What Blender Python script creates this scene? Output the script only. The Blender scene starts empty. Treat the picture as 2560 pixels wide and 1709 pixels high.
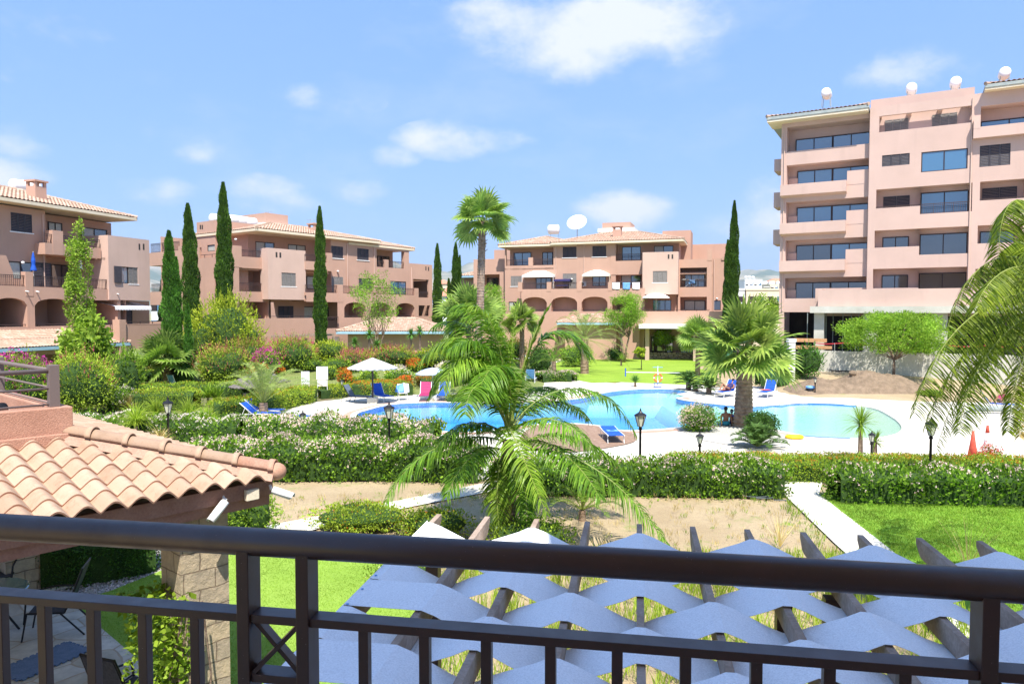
import bpy, math, random
import numpy as np
from mathutils import Vector, Matrix
from mathutils.geometry import tessellate_polygon
R=math.radians; PI=math.pi
rng=np.random.default_rng(7); random.seed(7)
SC=bpy.context.scene; COL=SC.collection
# ---------------------------------------------------------------- camera
CU,CV,FP,H=1280.0,854.5,1800.0,5.3
VH=780.0; A=math.atan((CV-VH)/FP); CA,SA=math.cos(A),math.sin(A)
cd=bpy.data.cameras.new('camera'); cam=bpy.data.objects.new('camera',cd); COL.objects.link(cam)
cd.sensor_width=36; cd.lens=36*FP/2560; cd.clip_start=.05; cd.clip_end=30000
cam.location=(0,0,H); cam.rotation_euler=(PI/2-A,0,0); SC.camera=cam
def ray(u,v):
    a=(u-CU)/FP; b=-(v-CV)/FP
    return Vector((a, CA+b*SA, -SA+b*CA))
def G(u,v,z=0.0):
    d=ray(u,v); t=(z-H)/d.z
    return Vector((d.x*t,d.y*t,z))
def W(u,v,Y):
    d=ray(u,v); t=Y/d.y
    return Vector((d.x*t,Y,H+d.z*t))
def pxs(Y): return Y/FP           # metres per photo pixel at depth Y
# ---------------------------------------------------------------- tagging
def tag(o,label=None,cat=None,group=None,kind=None):
    if label: o['label']=label
    if cat: o['category']=cat
    if group: o['group']=group
    if kind: o['kind']=kind
    return o
def empty(name,loc,rz=0,label=None,cat=None,group=None):
    o=bpy.data.objects.new(name,None); COL.objects.link(o); o.location=loc; o.rotation_euler=(0,0,rz)
    o.empty_display_size=.1
    tag(o,label,cat,group); return o
KIDS={}
def link(o,parent):
    COL.objects.link(o)
    if parent is not None:
        o.parent=parent; KIDS.setdefault(parent.name,[]).append(o)
def copy_tree(o,parent=None,label=None,loc=None,rz=None,scale=None):
    c=o.copy(); link(c,parent)
    if label: c['label']=label
    if loc is not None: c.location=loc
    if rz is not None: c.rotation_euler=(0,0,rz)
    if scale is not None: c.scale=(scale,)*3 if not hasattr(scale,'__len__') else scale
    for ch in list(KIDS.get(o.name,[])): copy_tree(ch,c)
    return c
# ---------------------------------------------------------------- mesh builder
class MB:
    def __init__(s,mi=0): s.v=[]; s.f=[]; s.m=[]; s.mi=mi
    def poly(s,pts,mi=None):
        b=len(s.v); s.v+= [tuple(p) for p in pts]; s.f.append(tuple(range(b,b+len(pts)))); s.m.append(s.mi if mi is None else mi)
    def raw(s,V,F,mi=None):
        b=len(s.v); s.v+=[tuple(p) for p in V]; s.f+=[tuple(b+i for i in f) for f in F]; s.m+=[s.mi if mi is None else mi]*len(F)
    def box(s,x0,x1,y0,y1,z0,z1,mi=None,fr=None):
        P=[(x,y,z) for z in (z0,z1) for y in (y0,y1) for x in (x0,x1)]
        if fr: P=[fr(*p) for p in P]
        s.raw(P,[(0,2,3,1),(4,5,7,6),(0,1,5,4),(2,6,7,3),(0,4,6,2),(1,3,7,5)],mi)
    def bar(s,a,b,w,h,mi=None,up=(0,0,1)):
        a=Vector(a);b=Vector(b);d=(b-a).normalized();up=Vector(up)
        if abs(d.dot(up))>.99: up=Vector((0,1,0))
        x=d.cross(up).normalized();y=x.cross(d)
        P=[p+x*(i*w/2)+y*(j*h/2) for p in (a,b) for (i,j) in ((-1,-1),(1,-1),(1,1),(-1,1))]
        s.raw(P,[(3,2,1,0),(4,5,6,7),(0,1,5,4),(1,2,6,5),(2,3,7,6),(3,0,4,7)],mi)
    def tube(s,pts,rad,n=8,mi=None,caps=True):
        pts=[Vector(p) for p in pts]
        if not hasattr(rad,'__len__'): rad=[rad]*len(pts)
        b=len(s.v); K=len(pts); ux=None
        for k,p in enumerate(pts):
            d=(pts[min(k+1,K-1)]-pts[max(k-1,0)]).normalized()
            if ux is None:
                ux=d.cross(Vector((0,0,1)) if abs(d.z)<.9 else Vector((0,1,0))).normalized()
            else: ux=(ux-d*ux.dot(d)).normalized()
            uy=d.cross(ux)
            for i in range(n):
                t=2*PI*i/n; s.v.append(tuple(p+ux*(math.cos(t)*rad[k])+uy*(math.sin(t)*rad[k])))
        m=s.mi if mi is None else mi
        for k in range(K-1):
            for i in range(n):
                j=(i+1)%n; s.f.append((b+k*n+i,b+k*n+j,b+(k+1)*n+j,b+(k+1)*n+i)); s.m.append(m)
        if caps:
            s.f.append(tuple(b+i for i in range(n))[::-1]); s.m.append(m)
            s.f.append(tuple(b+(K-1)*n+i for i in range(n))); s.m.append(m)
    def lathe(s,c,prof,n=12,mi=None,sx=1,sy=1):
        b=len(s.v); c=Vector(c)
        for r,z in prof:
            for i in range(n):
                t=2*PI*i/n; s.v.append((c.x+r*math.cos(t)*sx,c.y+r*math.sin(t)*sy,c.z+z))
        m=s.mi if mi is None else mi
        for k in range(len(prof)-1):
            for i in range(n):
                j=(i+1)%n; s.f.append((b+k*n+i,b+k*n+j,b+(k+1)*n+j,b+(k+1)*n+i)); s.m.append(m)
        s.f.append(tuple(b+i for i in range(n))[::-1]); s.m.append(m)
        s.f.append(tuple(b+(len(prof)-1)*n+i for i in range(n))); s.m.append(m)
    def ball(s,c,rx,ry=None,rz=None,n=12,m=8,mi=None):
        ry=ry or rx; rz=rz or rx
        prof=[(math.sin(PI*k/m)*1.0+1e-4,-math.cos(PI*k/m)) for k in range(m+1)]
        s.lathe(c,[(r*rx,z*rz) for r,z in prof],n,mi,1,ry/rx)
    def build(s,name,mats,parent=None,smooth=False,bevel=0):
        me=bpy.data.meshes.new(name); me.from_pydata(s.v,[],s.f)
        if not isinstance(mats,(list,tuple)): mats=[mats]
        for m in mats: me.materials.append(m)
        if len(mats)>1: me.polygons.foreach_set('material_index',np.array(s.m,dtype=np.int32))
        if smooth: me.polygons.foreach_set('use_smooth',np.ones(len(me.polygons),dtype=bool))
        me.validate(); me.update()
        o=bpy.data.objects.new(name,me); link(o,parent)
        if bevel:
            b=o.modifiers.new('bevel','BEVEL'); b.width=bevel; b.segments=2; b.limit_method='ANGLE'
        return o
def npmesh(name,chunks,mats,parent=None,smooth=False):
    """chunks: list of (V (N,k,3) array of k-gon faces, material index)"""
    chunks=[(np.asarray(V,dtype=np.float32),m) for V,m in chunks if len(V)]
    nv=sum(V.shape[0]*V.shape[1] for V,_ in chunks); nf=sum(V.shape[0] for V,_ in chunks)
    me=bpy.data.meshes.new(name); me.vertices.add(nv); me.loops.add(nv); me.polygons.add(nf)
    co=np.concatenate([V.reshape(-1,3) for V,_ in chunks]); me.vertices.foreach_set('co',co.ravel())
    me.loops.foreach_set('vertex_index',np.arange(nv,dtype=np.int32))
    tot=np.concatenate([np.full(V.shape[0],V.shape[1],dtype=np.int32) for V,_ in chunks])
    st=np.concatenate([[0],np.cumsum(tot)[:-1]]).astype(np.int32)
    me.polygons.foreach_set('loop_start',st); me.polygons.foreach_set('loop_total',tot)
    if not isinstance(mats,(list,tuple)): mats=[mats]
    for m in mats: me.materials.append(m)
    me.polygons.foreach_set('material_index',np.concatenate([np.full(V.shape[0],m,dtype=np.int32) for V,m in chunks]))
    me.update(calc_edges=True); me.validate()
    o=bpy.data.objects.new(name,me); link(o,parent); return o
def unit(a): return a/np.maximum(np.linalg.norm(a,axis=-1,keepdims=True),1e-9)
def rdir(n): return unit(rng.normal(size=(n,3)))
def leaves(P,N,L,Wd,droop=0.0,spread=.8):
    """folded leaf quads: P points, N outward normals"""
    n=len(P); L=np.broadcast_to(L,(n,))*rng.uniform(.6,1.25,n); L=L[:,None]; Wd=Wd/np.mean(L)*L
    d=unit(N+spread*rdir(n)+np.array([0,0,-droop]))
    w=unit(np.cross(d,rdir(n))); up=np.cross(w,d)
    base=P-d*L*.3; tip=P+d*L*.7+up*L*-.08; mid=P+d*L*.15
    return np.stack([base,mid+w*Wd/2,tip,mid-w*Wd/2],1)
# ---------------------------------------------------------------- materials
def new_mat(name):
    m=bpy.data.materials.new(name); m.use_nodes=True; nt=m.node_tree
    b=nt.nodes['Principled BSDF']; return m,nt,b
def nd(nt,t,**kw):
    n=nt.nodes.new(t)
    for k,v in kw.items():
        if k.startswith('_'): setattr(n,k[1:],v)
        else: n.inputs[k.replace('__',' ')].default_value=v
    return n
def c4(c): return (c[0],c[1],c[2],1)
def mixc(nt,fac,a,b,mode='MIX'):
    n=nt.nodes.new('ShaderNodeMix'); n.data_type='RGBA'; n.blend_type=mode; n.clamp_result=False
    for s,i in ((fac,0),(a,6),(b,7)):
        if s is None: continue
        if hasattr(s,'links') or hasattr(s,'is_output'): nt.links.new(s,n.inputs[i])
        else: n.inputs[i].default_value=s if i==0 else c4(s)
    return n.outputs[2]
def pos(nt): return nt.nodes.new('ShaderNodeNewGeometry').outputs['Position']
def noise(nt,scale,detail=4,rough=.55,vec=None,obj=False):
    n=nd(nt,'ShaderNodeTexNoise',Scale=scale,Detail=detail,Roughness=rough)
    nt.links.new(vec or pos(nt),n.inputs['Vector']); return n.outputs['Fac']
def ramp(nt,src,p0,p1,c0=(0,0,0),c1=(1,1,1)):
    n=nt.nodes.new('ShaderNodeValToRGB'); e=n.color_ramp.elements
    e[0].position=p0; e[1].position=p1; e[0].color=c4(c0); e[1].color=c4(c1)
    nt.links.new(src,n.inputs[0]); return n.outputs[0]
def bump(nt,b,src,strength,dist):
    n=nd(nt,'ShaderNodeBump',Strength=strength,Distance=dist); nt.links.new(src,n.inputs['Height']); nt.links.new(n.outputs[0],b.inputs['Normal'])
def rough_mat(name,c,c2=None,scale=3,rough=.8,bscale=0,bdist=.01,spec=.3,metal=0,fine=40,detail=4):
    m,nt,b=new_mat(name); b.inputs['Roughness'].default_value=rough; b.inputs['Metallic'].default_value=metal
    b.inputs['Specular IOR Level'].default_value=spec
    if c2:
        f=ramp(nt,noise(nt,scale,detail),.35,.65); col=mixc(nt,f,c,c2)
        f2=noise(nt,fine,3); col=mixc(nt,.25,col,mixc(nt,1,(.5,.5,.5),(.5,.5,.5)) if False else col)
        v=ramp(nt,f2,.3,.7,(.86,.86,.86),(1.1,1.1,1.1)); col=mixc(nt,1,col,v,'MULTIPLY')
        nt.links.new(col,b.inputs['Base Color'])
    else: b.inputs['Base Color'].default_value=c4(c)
    if bscale: bump(nt,b,noise(nt,bscale,5),1,bdist)
    return m
def leaf_mat(name,c1,c2,c3=None,trans=.35,rough=.5,k=1.28):
    if 'petal' in name or 'pebble' in name: k=1
    c1=(c1[0]*k*1.08,c1[1]*k,c1[2]*k); c2=(c2[0]*k*1.08,c2[1]*k,c2[2]*k)
    m,nt,b=new_mat(name); g=nt.nodes.new('ShaderNodeNewGeometry')
    n=nt.nodes.new('ShaderNodeValToRGB'); e=n.color_ramp.elements; e[0].color=c4(c1); e[1].color=c4(c2)
    if c3: x=e.new(.93); x.color=c4(c2); e[-1].color=c4(c3)
    nt.links.new(g.outputs['Random Per Island'],n.inputs[0])
    f=noise(nt,.9,2); col=mixc(nt,1,n.outputs[0],ramp(nt,f,.3,.7,(.62,.62,.62),(1.3,1.3,1.3)),'MULTIPLY')
    nt.links.new(col,b.inputs['Base Color']); b.inputs['Roughness'].default_value=rough; b.inputs['Specular IOR Level'].default_value=.14
    t=nt.nodes.new('ShaderNodeBsdfTranslucent'); c2_=mixc(nt,1,col,(1.1,1.25,.6),'MULTIPLY'); nt.links.new(c2_,t.inputs[0])
    mx=nt.nodes.new('ShaderNodeMixShader'); mx.inputs[0].default_value=trans
    nt.links.new(b.outputs[0],mx.inputs[1]); nt.links.new(t.outputs[0],mx.inputs[2])
    nt.links.new(mx.outputs[0],nt.nodes['Material Output'].inputs[0]); return m
M={}
def stucco(name,c):
    """rendered wall: base tone, broad weather blotches, fine grain bump"""
    m,nt,b=new_mat(name); c=np.array(c)
    f=ramp(nt,noise(nt,.35,5,.6),.3,.7); col=mixc(nt,f,tuple(c*.93),tuple(np.minimum(c*1.07,1)))
    st=nt.nodes.new('ShaderNodeMapping'); st.inputs['Scale'].default_value=(1.6,1.6,.12); nt.links.new(pos(nt),st.inputs[0])
    g=ramp(nt,noise(nt,1.2,5,.6,st.outputs[0]),.55,.9); col=mixc(nt,g,col,tuple(c*.88))
    nt.links.new(col,b.inputs['Base Color']); b.inputs['Roughness'].default_value=.92; b.inputs['Specular IOR Level'].default_value=.15
    bump(nt,b,noise(nt,60,4),.6,.008); return m
M['wall']=stucco('terracotta_stucco',(.505,.315,.235))
M['wall_light']=stucco('pale_pink_stucco',(.59,.415,.335))
M['tower']=stucco('tower_pink_stucco',(.57,.405,.335))
M['near_stucco']=rough_mat('near_stucco',(.44,.235,.165),(.50,.28,.20),2,.95,70,.012,.1)
M['cream']=rough_mat('cream_soffit',(.72,.60,.42),(.76,.66,.5),1,.8)
M['band']=rough_mat('grey_fascia',(.30,.34,.33),(.4,.42,.38),3,.8)
M['blueband']=rough_mat('blue_fascia',(.28,.48,.60),(.36,.54,.64),3,.7)
M['concrete']=rough_mat('raw_concrete',(.50,.48,.40),(.60,.58,.50),1.2,.9,30,.006)
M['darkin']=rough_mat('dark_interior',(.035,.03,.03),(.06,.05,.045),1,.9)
def tilemat(name,c,c2,c3):
    m,nt,b=new_mat(name); g=nt.nodes.new('ShaderNodeNewGeometry'); n=nt.nodes.new('ShaderNodeValToRGB'); e=n.color_ramp.elements; e[0].color=c4(c); e[1].color=c4(c3); x=e.new(.6); x.color=c4(c2); nt.links.new(g.outputs['Random Per Island'],n.inputs[0])
    st=ramp(nt,noise(nt,5,6,.7),.5,.75,(1,1,1),(.72,.70,.66)); col=mixc(nt,1,n.outputs[0],st,'MULTIPLY'); sp=ramp(nt,noise(nt,38,3),.62,.72,(1,1,1),(.75,.74,.72)); col=mixc(nt,1,col,sp,'MULTIPLY'); nt.links.new(col,b.inputs['Base Color']); b.inputs['Roughness'].default_value=.88; b.inputs['Specular IOR Level'].default_value=.15; bump(nt,b,noise(nt,50,5),.6,.003); return m
M['tile']=tilemat('pale_clay_tile',(.38,.255,.175),(.43,.295,.205),(.48,.345,.25))
M['tile_far']=tilemat('clay_tile',(.40,.275,.20),(.46,.33,.245),(.54,.41,.315))
M['tile_lip']=rough_mat('tile_edge',(.40,.215,.145),(.48,.29,.205),4,.9,40,.003,.1)
M['mortar']=rough_mat('red_mortar',(.40,.24,.175),(.46,.29,.215),4,.95,60,.01,.1)
def speck(name,c,sp):
    m,nt,b=new_mat(name); d=ramp(nt,noise(nt,420,2),.74,.77); s=ramp(nt,noise(nt,9,5,.7),.5,.8,(1,1,1),(1.5,1.45,1.4)); col=mixc(nt,1,c,s,'MULTIPLY'); nt.links.new(mixc(nt,d,col,sp),b.inputs['Base Color']); r=ramp(nt,noise(nt,25,4),.3,.7,(.33,.33,.33),(.46,.46,.46)); nt.links.new(r,b.inputs['Roughness']); b.inputs['Specular IOR Level'].default_value=.7; bump(nt,b,noise(nt,300,3),.15,.0006); return m
M['metal']=rough_mat('brown_paint_metal',(.045,.028,.021),None,rough=.42,spec=.5)
M['rail']=rough_mat('railing_metal',(.075,.05,.045),None,rough=.5)
M['shutter']=rough_mat('dark_shutter',(.055,.05,.06),(.07,.065,.075),6,.55)
M['shutter_grey']=rough_mat('weathered_shutter',(.20,.185,.17),(.26,.24,.22),6,.6)
M['frame']=rough_mat('window_frame',(.035,.025,.025),None,rough=.5)
def glass_mat(name,tint,spec=.9,rough=.03):
    m,nt,b=new_mat(name); b.inputs['Base Color'].default_value=c4(tint); b.inputs['Roughness'].default_value=rough
    b.inputs['Specular IOR Level'].default_value=spec; b.inputs['IOR'].default_value=1.9
    bump(nt,b,noise(nt,.8,1),.1,.02); return m
M['glass']=glass_mat('dark_glass',(.03,.035,.04))
M['glass_blue']=glass_mat('reflective_blue_glass',(.05,.14,.24),1.0)
M['curtain']=rough_mat('curtain_behind_glass',(.42,.42,.36),(.5,.5,.44),8,.25,spec=.7)
M['white']=rough_mat('white_paint',(.82,.82,.80),None,rough=.5)
M['whitecloth']=rough_mat('white_canvas',(.90,.90,.89),(.86,.86,.86),1.1,.85,5,.006,.15,0,90)
M['wood']=rough_mat('weathered_beam_wood',(.30,.215,.155),(.42,.32,.25),5,.8,30,.003)
M['trunk']=rough_mat('bark',(.16,.105,.07),(.28,.21,.15),6,.95,18,.03)
M['palmtrunk']=rough_mat('palm_bark',(.20,.125,.08),(.36,.26,.18),5,.95,14,.03)
M['greytrunk']=rough_mat('grey_palm_bark',(.27,.25,.23),(.38,.36,.34),5,.95,14,.02)
M['blue']=rough_mat('blue_fabric',(.012,.075,.42),(.015,.10,.52),5,.7)
M['ltblue']=rough_mat('light_blue_fabric',(.12,.32,.68),(.2,.42,.75),5,.7)
M['pink']=rough_mat('magenta_fabric',(.36,.03,.12),None,rough=.7)
M['greyfab']=rough_mat('grey_fabric',(.12,.15,.20),None,rough=.7)
M['black']=rough_mat('black_paint',(.012,.012,.014),None,rough=.45)
M['lampglass']=rough_mat('frosted_lamp_glass',(.62,.62,.48),None,rough=.25,spec=.6)
M['skin']=rough_mat('tanned_skin',(.30,.135,.075),(.34,.16,.09),9,.5)
M['hair']=rough_mat('dark_hair',(.02,.012,.01),None,rough=.6)
M['red']=rough_mat('faded_red',(.50,.07,.04),(.58,.1,.06),8,.7)
M['orange']=rough_mat('orange_ring',(.72,.16,.04),None,rough=.5)
M['yellow']=rough_mat('yellow_plastic',(.85,.55,.02),None,rough=.5)
M['aqua']=rough_mat('turquoise_paint',(.15,.55,.62),None,rough=.6)
# leaves
LM={
 'hedge':leaf_mat('hedge_leaf',(.07,.12,.014),(.20,.30,.03),k=1.85),
 'oleander':leaf_mat('oleander_leaf',(.045,.11,.010),(.17,.30,.03),k=1.4),
 'lantana':leaf_mat('lantana_leaf',(.10,.155,.016),(.24,.33,.035),k=1.8),
 'yellow':leaf_mat('golden_leaf',(.16,.24,.018),(.38,.46,.04)),
 'lime':leaf_mat('lime_leaf',(.11,.21,.02),(.27,.40,.05)),
 'dark':leaf_mat('dark_leaf',(.02,.06,.01),(.06,.14,.02),trans=.2),
 'cypress':leaf_mat('cypress_leaf',(.02,.06,.010),(.085,.17,.022),trans=.18),
 'cypress2':leaf_mat('cypress_fresh_leaf',(.03,.10,.012),(.09,.22,.03),trans=.2),
 'palm':leaf_mat('palm_leaflet',(.045,.125,.012),(.16,.31,.03),trans=.35,rough=.35,k=1.15),
 'palmy':leaf_mat('yellow_palm_leaflet',(.09,.19,.018),(.24,.38,.045),trans=.38,rough=.35,k=1.15),  # yellower and lighter green than the plain palm leaflets
 'fan':leaf_mat('fan_palm_blade',(.10,.18,.035),(.31,.41,.09),trans=.35,k=1.25,rough=.4),
 'fan2':leaf_mat('fresh_fan_blade',(.12,.22,.045),(.30,.42,.10),trans=.38,k=1.25,rough=.4),
 'date':leaf_mat('date_palm_leaflet',(.14,.22,.06),(.30,.38,.12),trans=.35),
 'yucca':leaf_mat('yucca_blade',(.04,.13,.02),(.12,.28,.05),trans=.2),
 'cycad':leaf_mat('cycad_leaflet',(.03,.08,.02),(.10,.18,.04),trans=.2),
 'acacia':leaf_mat('feathery_leaf',(.10,.21,.02),(.25,.42,.05),trans=.42,k=1.3),
 'grass':leaf_mat('grass_blade',(.13,.25,.025),(.23,.35,.05),trans=.3),
 'dry':leaf_mat('dry_grass_blade',(.32,.26,.10),(.5,.42,.2),trans=.3),
 'olive':leaf_mat('olive_palm_leaflet',(.06,.12,.010),(.27,.36,.04),trans=.38,rough=.4,k=1.15),
 'fine':leaf_mat('fine_green_blade',(.16,.26,.025),(.34,.44,.06),trans=.4),
 'reddish':leaf_mat('red_tipped_leaf',(.20,.10,.03),(.16,.24,.03)),
}
def petal(name,c,c2): return leaf_mat(name,c,c2,trans=.3,rough=.6)
FM={'white':petal('white_petal',(.80,.70,.66),(.85,.80,.76)),'pinkwhite':petal('pale_pink_petal',(.78,.56,.54),(.84,.74,.70)),
 'orange':petal('orange_petal',(.60,.10,.02),(.75,.25,.04)),'magenta':petal('magenta_petal',(.50,.02,.30),(.70,.08,.50)),
 'pink':petal('rose_petal',(.55,.05,.12),(.65,.18,.25)),'redpink':petal('russet_pink_petal',(.45,.12,.10),(.55,.22,.18)),'red':petal('red_petal',(.6,.02,.02),(.5,.04,.04))}
M['twig']=rough_mat('dark_twigs',(.030,.040,.012),(.05,.05,.02),5,1)  # dark green-brown twig colour
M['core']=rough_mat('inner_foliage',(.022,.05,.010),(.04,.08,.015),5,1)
# ================================================================ vegetation
def shell_pts(c,r,n,inner=.72,lump=.18,up=False,seed=None):
    d=rdir(n)
    if up: d[:,2]=np.where(d[:,2]<-.35,-d[:,2],d[:,2])
    k=rng.uniform(1.5,3.5,(4,3)); ph=rng.uniform(0,6,4)
    lm=1+lump*np.mean([np.sin(3.2*(d@kk)+p) for kk,p in zip(k,ph)],axis=0)*1.6
    rr=rng.uniform(inner,1.0,n)**.6*lm
    return np.asarray(c)+d*rr[:,None]*np.asarray(r), d
def spikes(P,D,L,Wd,n=7,step=.16):
    """flower spikes: stacked small quads along D"""
    out=[]
    for k in range(n):
        t=k/n; out.append(leaves(P+D*(L*t),D,Wd*(1.5-t),Wd*(1.2-t*.7),0,1.2))
    return np.concatenate(out)
def bush(u,vb,vt,w,leaf='hedge',label='',cat='shrub',name='shrub',d=None,lsz=.10,dens=520,fl=None,fn=300,fsz=.06,ftop=.2,group=None,depth=None,lobes=5,spike=None,zb=None,wide=.55,core=True,spk=None):
    """rounded shrub between photo rows vt..vb, w photo pixels wide"""
    if d is None: d=G(u,vb).y
    if zb is None: zb=T(W(u,vb,d).x,d)
    top=W(u,vt,d); x=top.x; hgt=max(top.z-zb,.25); rw=w*pxs(d)/2; rd=depth/2 if depth else rw*.9
    root=empty(name,(x,d,zb),0,label,cat,group)
    ch=[]; cs=[]
    for k in range(lobes):
        a=2*PI*k/max(lobes,1)+rng.uniform(0,1); q=.42 if lobes>1 else 0
        s=rng.uniform(.62,.85) if lobes>1 else 1
        ht=hgt*rng.uniform(.84,1.0) if k else hgt
        cx,cy=math.cos(a)*rw*q,math.sin(a)*rd*q
        if k==0: cx=cy=0
        cs.append(((cx,cy,ht*.53),(rw*s if k else rw*.8,rd*s if k else rd*.8,ht*.5)))
    area=4*PI*rw*hgt/2*1.2; n=int(min(16000,max(260,area*dens*(.1/lsz)**1.2)))
    for c,r in cs:
        P,N=shell_pts(c,r,n//len(cs),.62,.22); P[:,2]=np.maximum(P[:,2],.03); ch.append((leaves(P,N+np.array([0,0,.35]),lsz,lsz*wide),0))
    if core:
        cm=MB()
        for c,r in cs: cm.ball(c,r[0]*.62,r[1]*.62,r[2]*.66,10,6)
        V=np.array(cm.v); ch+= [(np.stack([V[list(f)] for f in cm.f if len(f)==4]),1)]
    if spk:
        for c,r in cs:
            p,q=shell_pts(c,r,int(spk[1]/len(cs)),.85,.22); k=q[:,2]>-.25; p=p[k]; q=q[k]; D=unit(q*.7+np.array([0,0,.75])+.25*rdir(len(p))); Lh=spk[0]*rng.uniform(.6,1.2,len(p))[:,None]
            for t in np.linspace(0,1,9): ch.append((leaves(p+D*(Lh*t),D,lsz*(1.1-.6*t),lsz*.42*(1.1-.6*t),0,.75),0))
    npmesh('foliage',ch,[LM[leaf],M['core']],root)
    if fl:
        P=[];N=[]
        for c,r in cs:
            p,q=shell_pts(c,np.array(r)*1.03,fn*2//len(cs),.93,.22); k=q[:,2]>ftop-.5; P.append(p[k]);N.append(q[k])
        P=np.concatenate(P)[:fn];N=np.concatenate(N)[:fn]
        if spike:
            D=unit(N*.6+np.array([0,0,.8])); V=spikes(P,D,spike,fsz)
        else: V=clusters(P,N,fsz)
        npmesh('flowers',[(V,0)],FM[fl],root)
    return root
def clusters(P,N,s,n=5):
    out=[]
    for k in range(n): out.append(leaves(P+rng.normal(size=P.shape)*s*.5,N,s,s*.8,0,1.5))
    return np.concatenate(out)
def hedge(pts,width,height,leaf='hedge',label='',fl=None,fdens=0,fsz=.06,lsz=.09,dens=420,name='hedge',cat='hedge',group=None,rough=.14,zb=0,fside=.35,lump=.12,gap=0):
    """clipped or loose hedge along ground points"""
    pts=[Vector((p[0],p[1],0)) for p in pts]; seg=[(pts[i+1]-pts[i]).length for i in range(len(pts)-1)]; Lt=sum(seg); cum=np.concatenate([[0],np.cumsum(seg)])
    PA=np.array([[p.x,p.y] for p in pts])
    c=sum(pts,Vector())/len(pts); root=empty(name,(c.x,c.y,zb),0,label,cat,group)
    def at(s):
        x=np.interp(s,cum,PA[:,0]); y=np.interp(s,cum,PA[:,1]); e=.05
        dx=np.interp(s+e,cum,PA[:,0])-np.interp(s-e,cum,PA[:,0]); dy=np.interp(s+e,cum,PA[:,1])-np.interp(s-e,cum,PA[:,1])
        return x,y,unit(np.stack([dx,dy],-1)+1e-9)
    per=width+2*height
    def samp(n,jit,topbias=0):
        s=rng.uniform(0,Lt,n)
        th=rng.uniform(0,1,n)*per; 
        if topbias: th=np.where(rng.uniform(size=n)<topbias, height+rng.uniform(0,1,n)*width, th)
        a=np.where(th<height,-1.0,np.where(th<height+width,(th-height)/width*2-1,1.0)); b=np.where(th<height,th/height,np.where(th<height+width,1.0,1-(th-height-width)/height))
        nx=np.where(th<height,-1.0,np.where(th<height+width,0,1.0)); nz=np.where((th>height)&(th<height+width),1.0,.15)
        # rounded shoulders
        b=b*(1-.16*np.abs(a)**3*(b>.8)); 
        lm=1+lump*(np.sin(s*2.1+1)+np.sin(s*3.7+2)+np.sin(s*.9))*.5
        ins=rng.uniform(0,jit,n); 
        off=a*(width/2)*lm*(1-ins); z=b*height*(1+lump*.8*(np.sin(s*2.6)+np.sin(s*4.3+1))*.5)*(1-ins*.5)
        endf=np.minimum(1,np.minimum(s,Lt-s)/(width*.5)); off=off*np.sqrt(np.clip(endf,.15,1)); z=z*(.75+.25*np.sqrt(endf))
        x,y,t=at(s); nrm=np.stack([-t[:,1],t[:,0]],-1)
        P=np.stack([x-c.x+nrm[:,0]*off,y-c.y+nrm[:,1]*off,z],-1)
        N=unit(np.stack([nrm[:,0]*nx,nrm[:,1]*nx,nz],-1)); return P,N
    n=int(Lt*per*dens*(.09/lsz)**1.3); P,N=samp(n,.30); 
    P+=rng.normal(size=P.shape)*rough*.35; P[:,2]=np.maximum(P[:,2],.02)
    ch=[(leaves(P,N+np.array([0,0,.3]),lsz,lsz*.5),0)]
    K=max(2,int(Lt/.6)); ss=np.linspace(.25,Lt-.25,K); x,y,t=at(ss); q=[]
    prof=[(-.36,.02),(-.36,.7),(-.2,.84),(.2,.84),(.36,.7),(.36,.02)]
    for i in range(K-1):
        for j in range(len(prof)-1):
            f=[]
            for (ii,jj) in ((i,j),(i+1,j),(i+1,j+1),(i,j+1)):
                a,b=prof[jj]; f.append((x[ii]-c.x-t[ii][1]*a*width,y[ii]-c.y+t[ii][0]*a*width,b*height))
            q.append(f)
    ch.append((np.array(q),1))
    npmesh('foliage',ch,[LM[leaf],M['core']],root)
    if fl:
        n=int(Lt*per*fdens*.7); P,N=samp(n,.05,.55); c_=np.sin((P[:,0]+c.x)*3.1+1.3)*np.sin((P[:,1]+c.y)*2.7+P[:,2]*4)+.6*np.sin((P[:,0]+c.x)*7.3+P[:,2]*6); k=(P[:,2]>height*(fside+.35*rng.uniform(size=len(P))-.1*c_))&(c_+rng.uniform(-.9,.9,len(P))>-.35); P=P[k];N=N[k]; P+=N*.04
        npmesh('flowers',[(clusters(P,N,fsz),0)],FM[fl],root)
    return root
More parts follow.
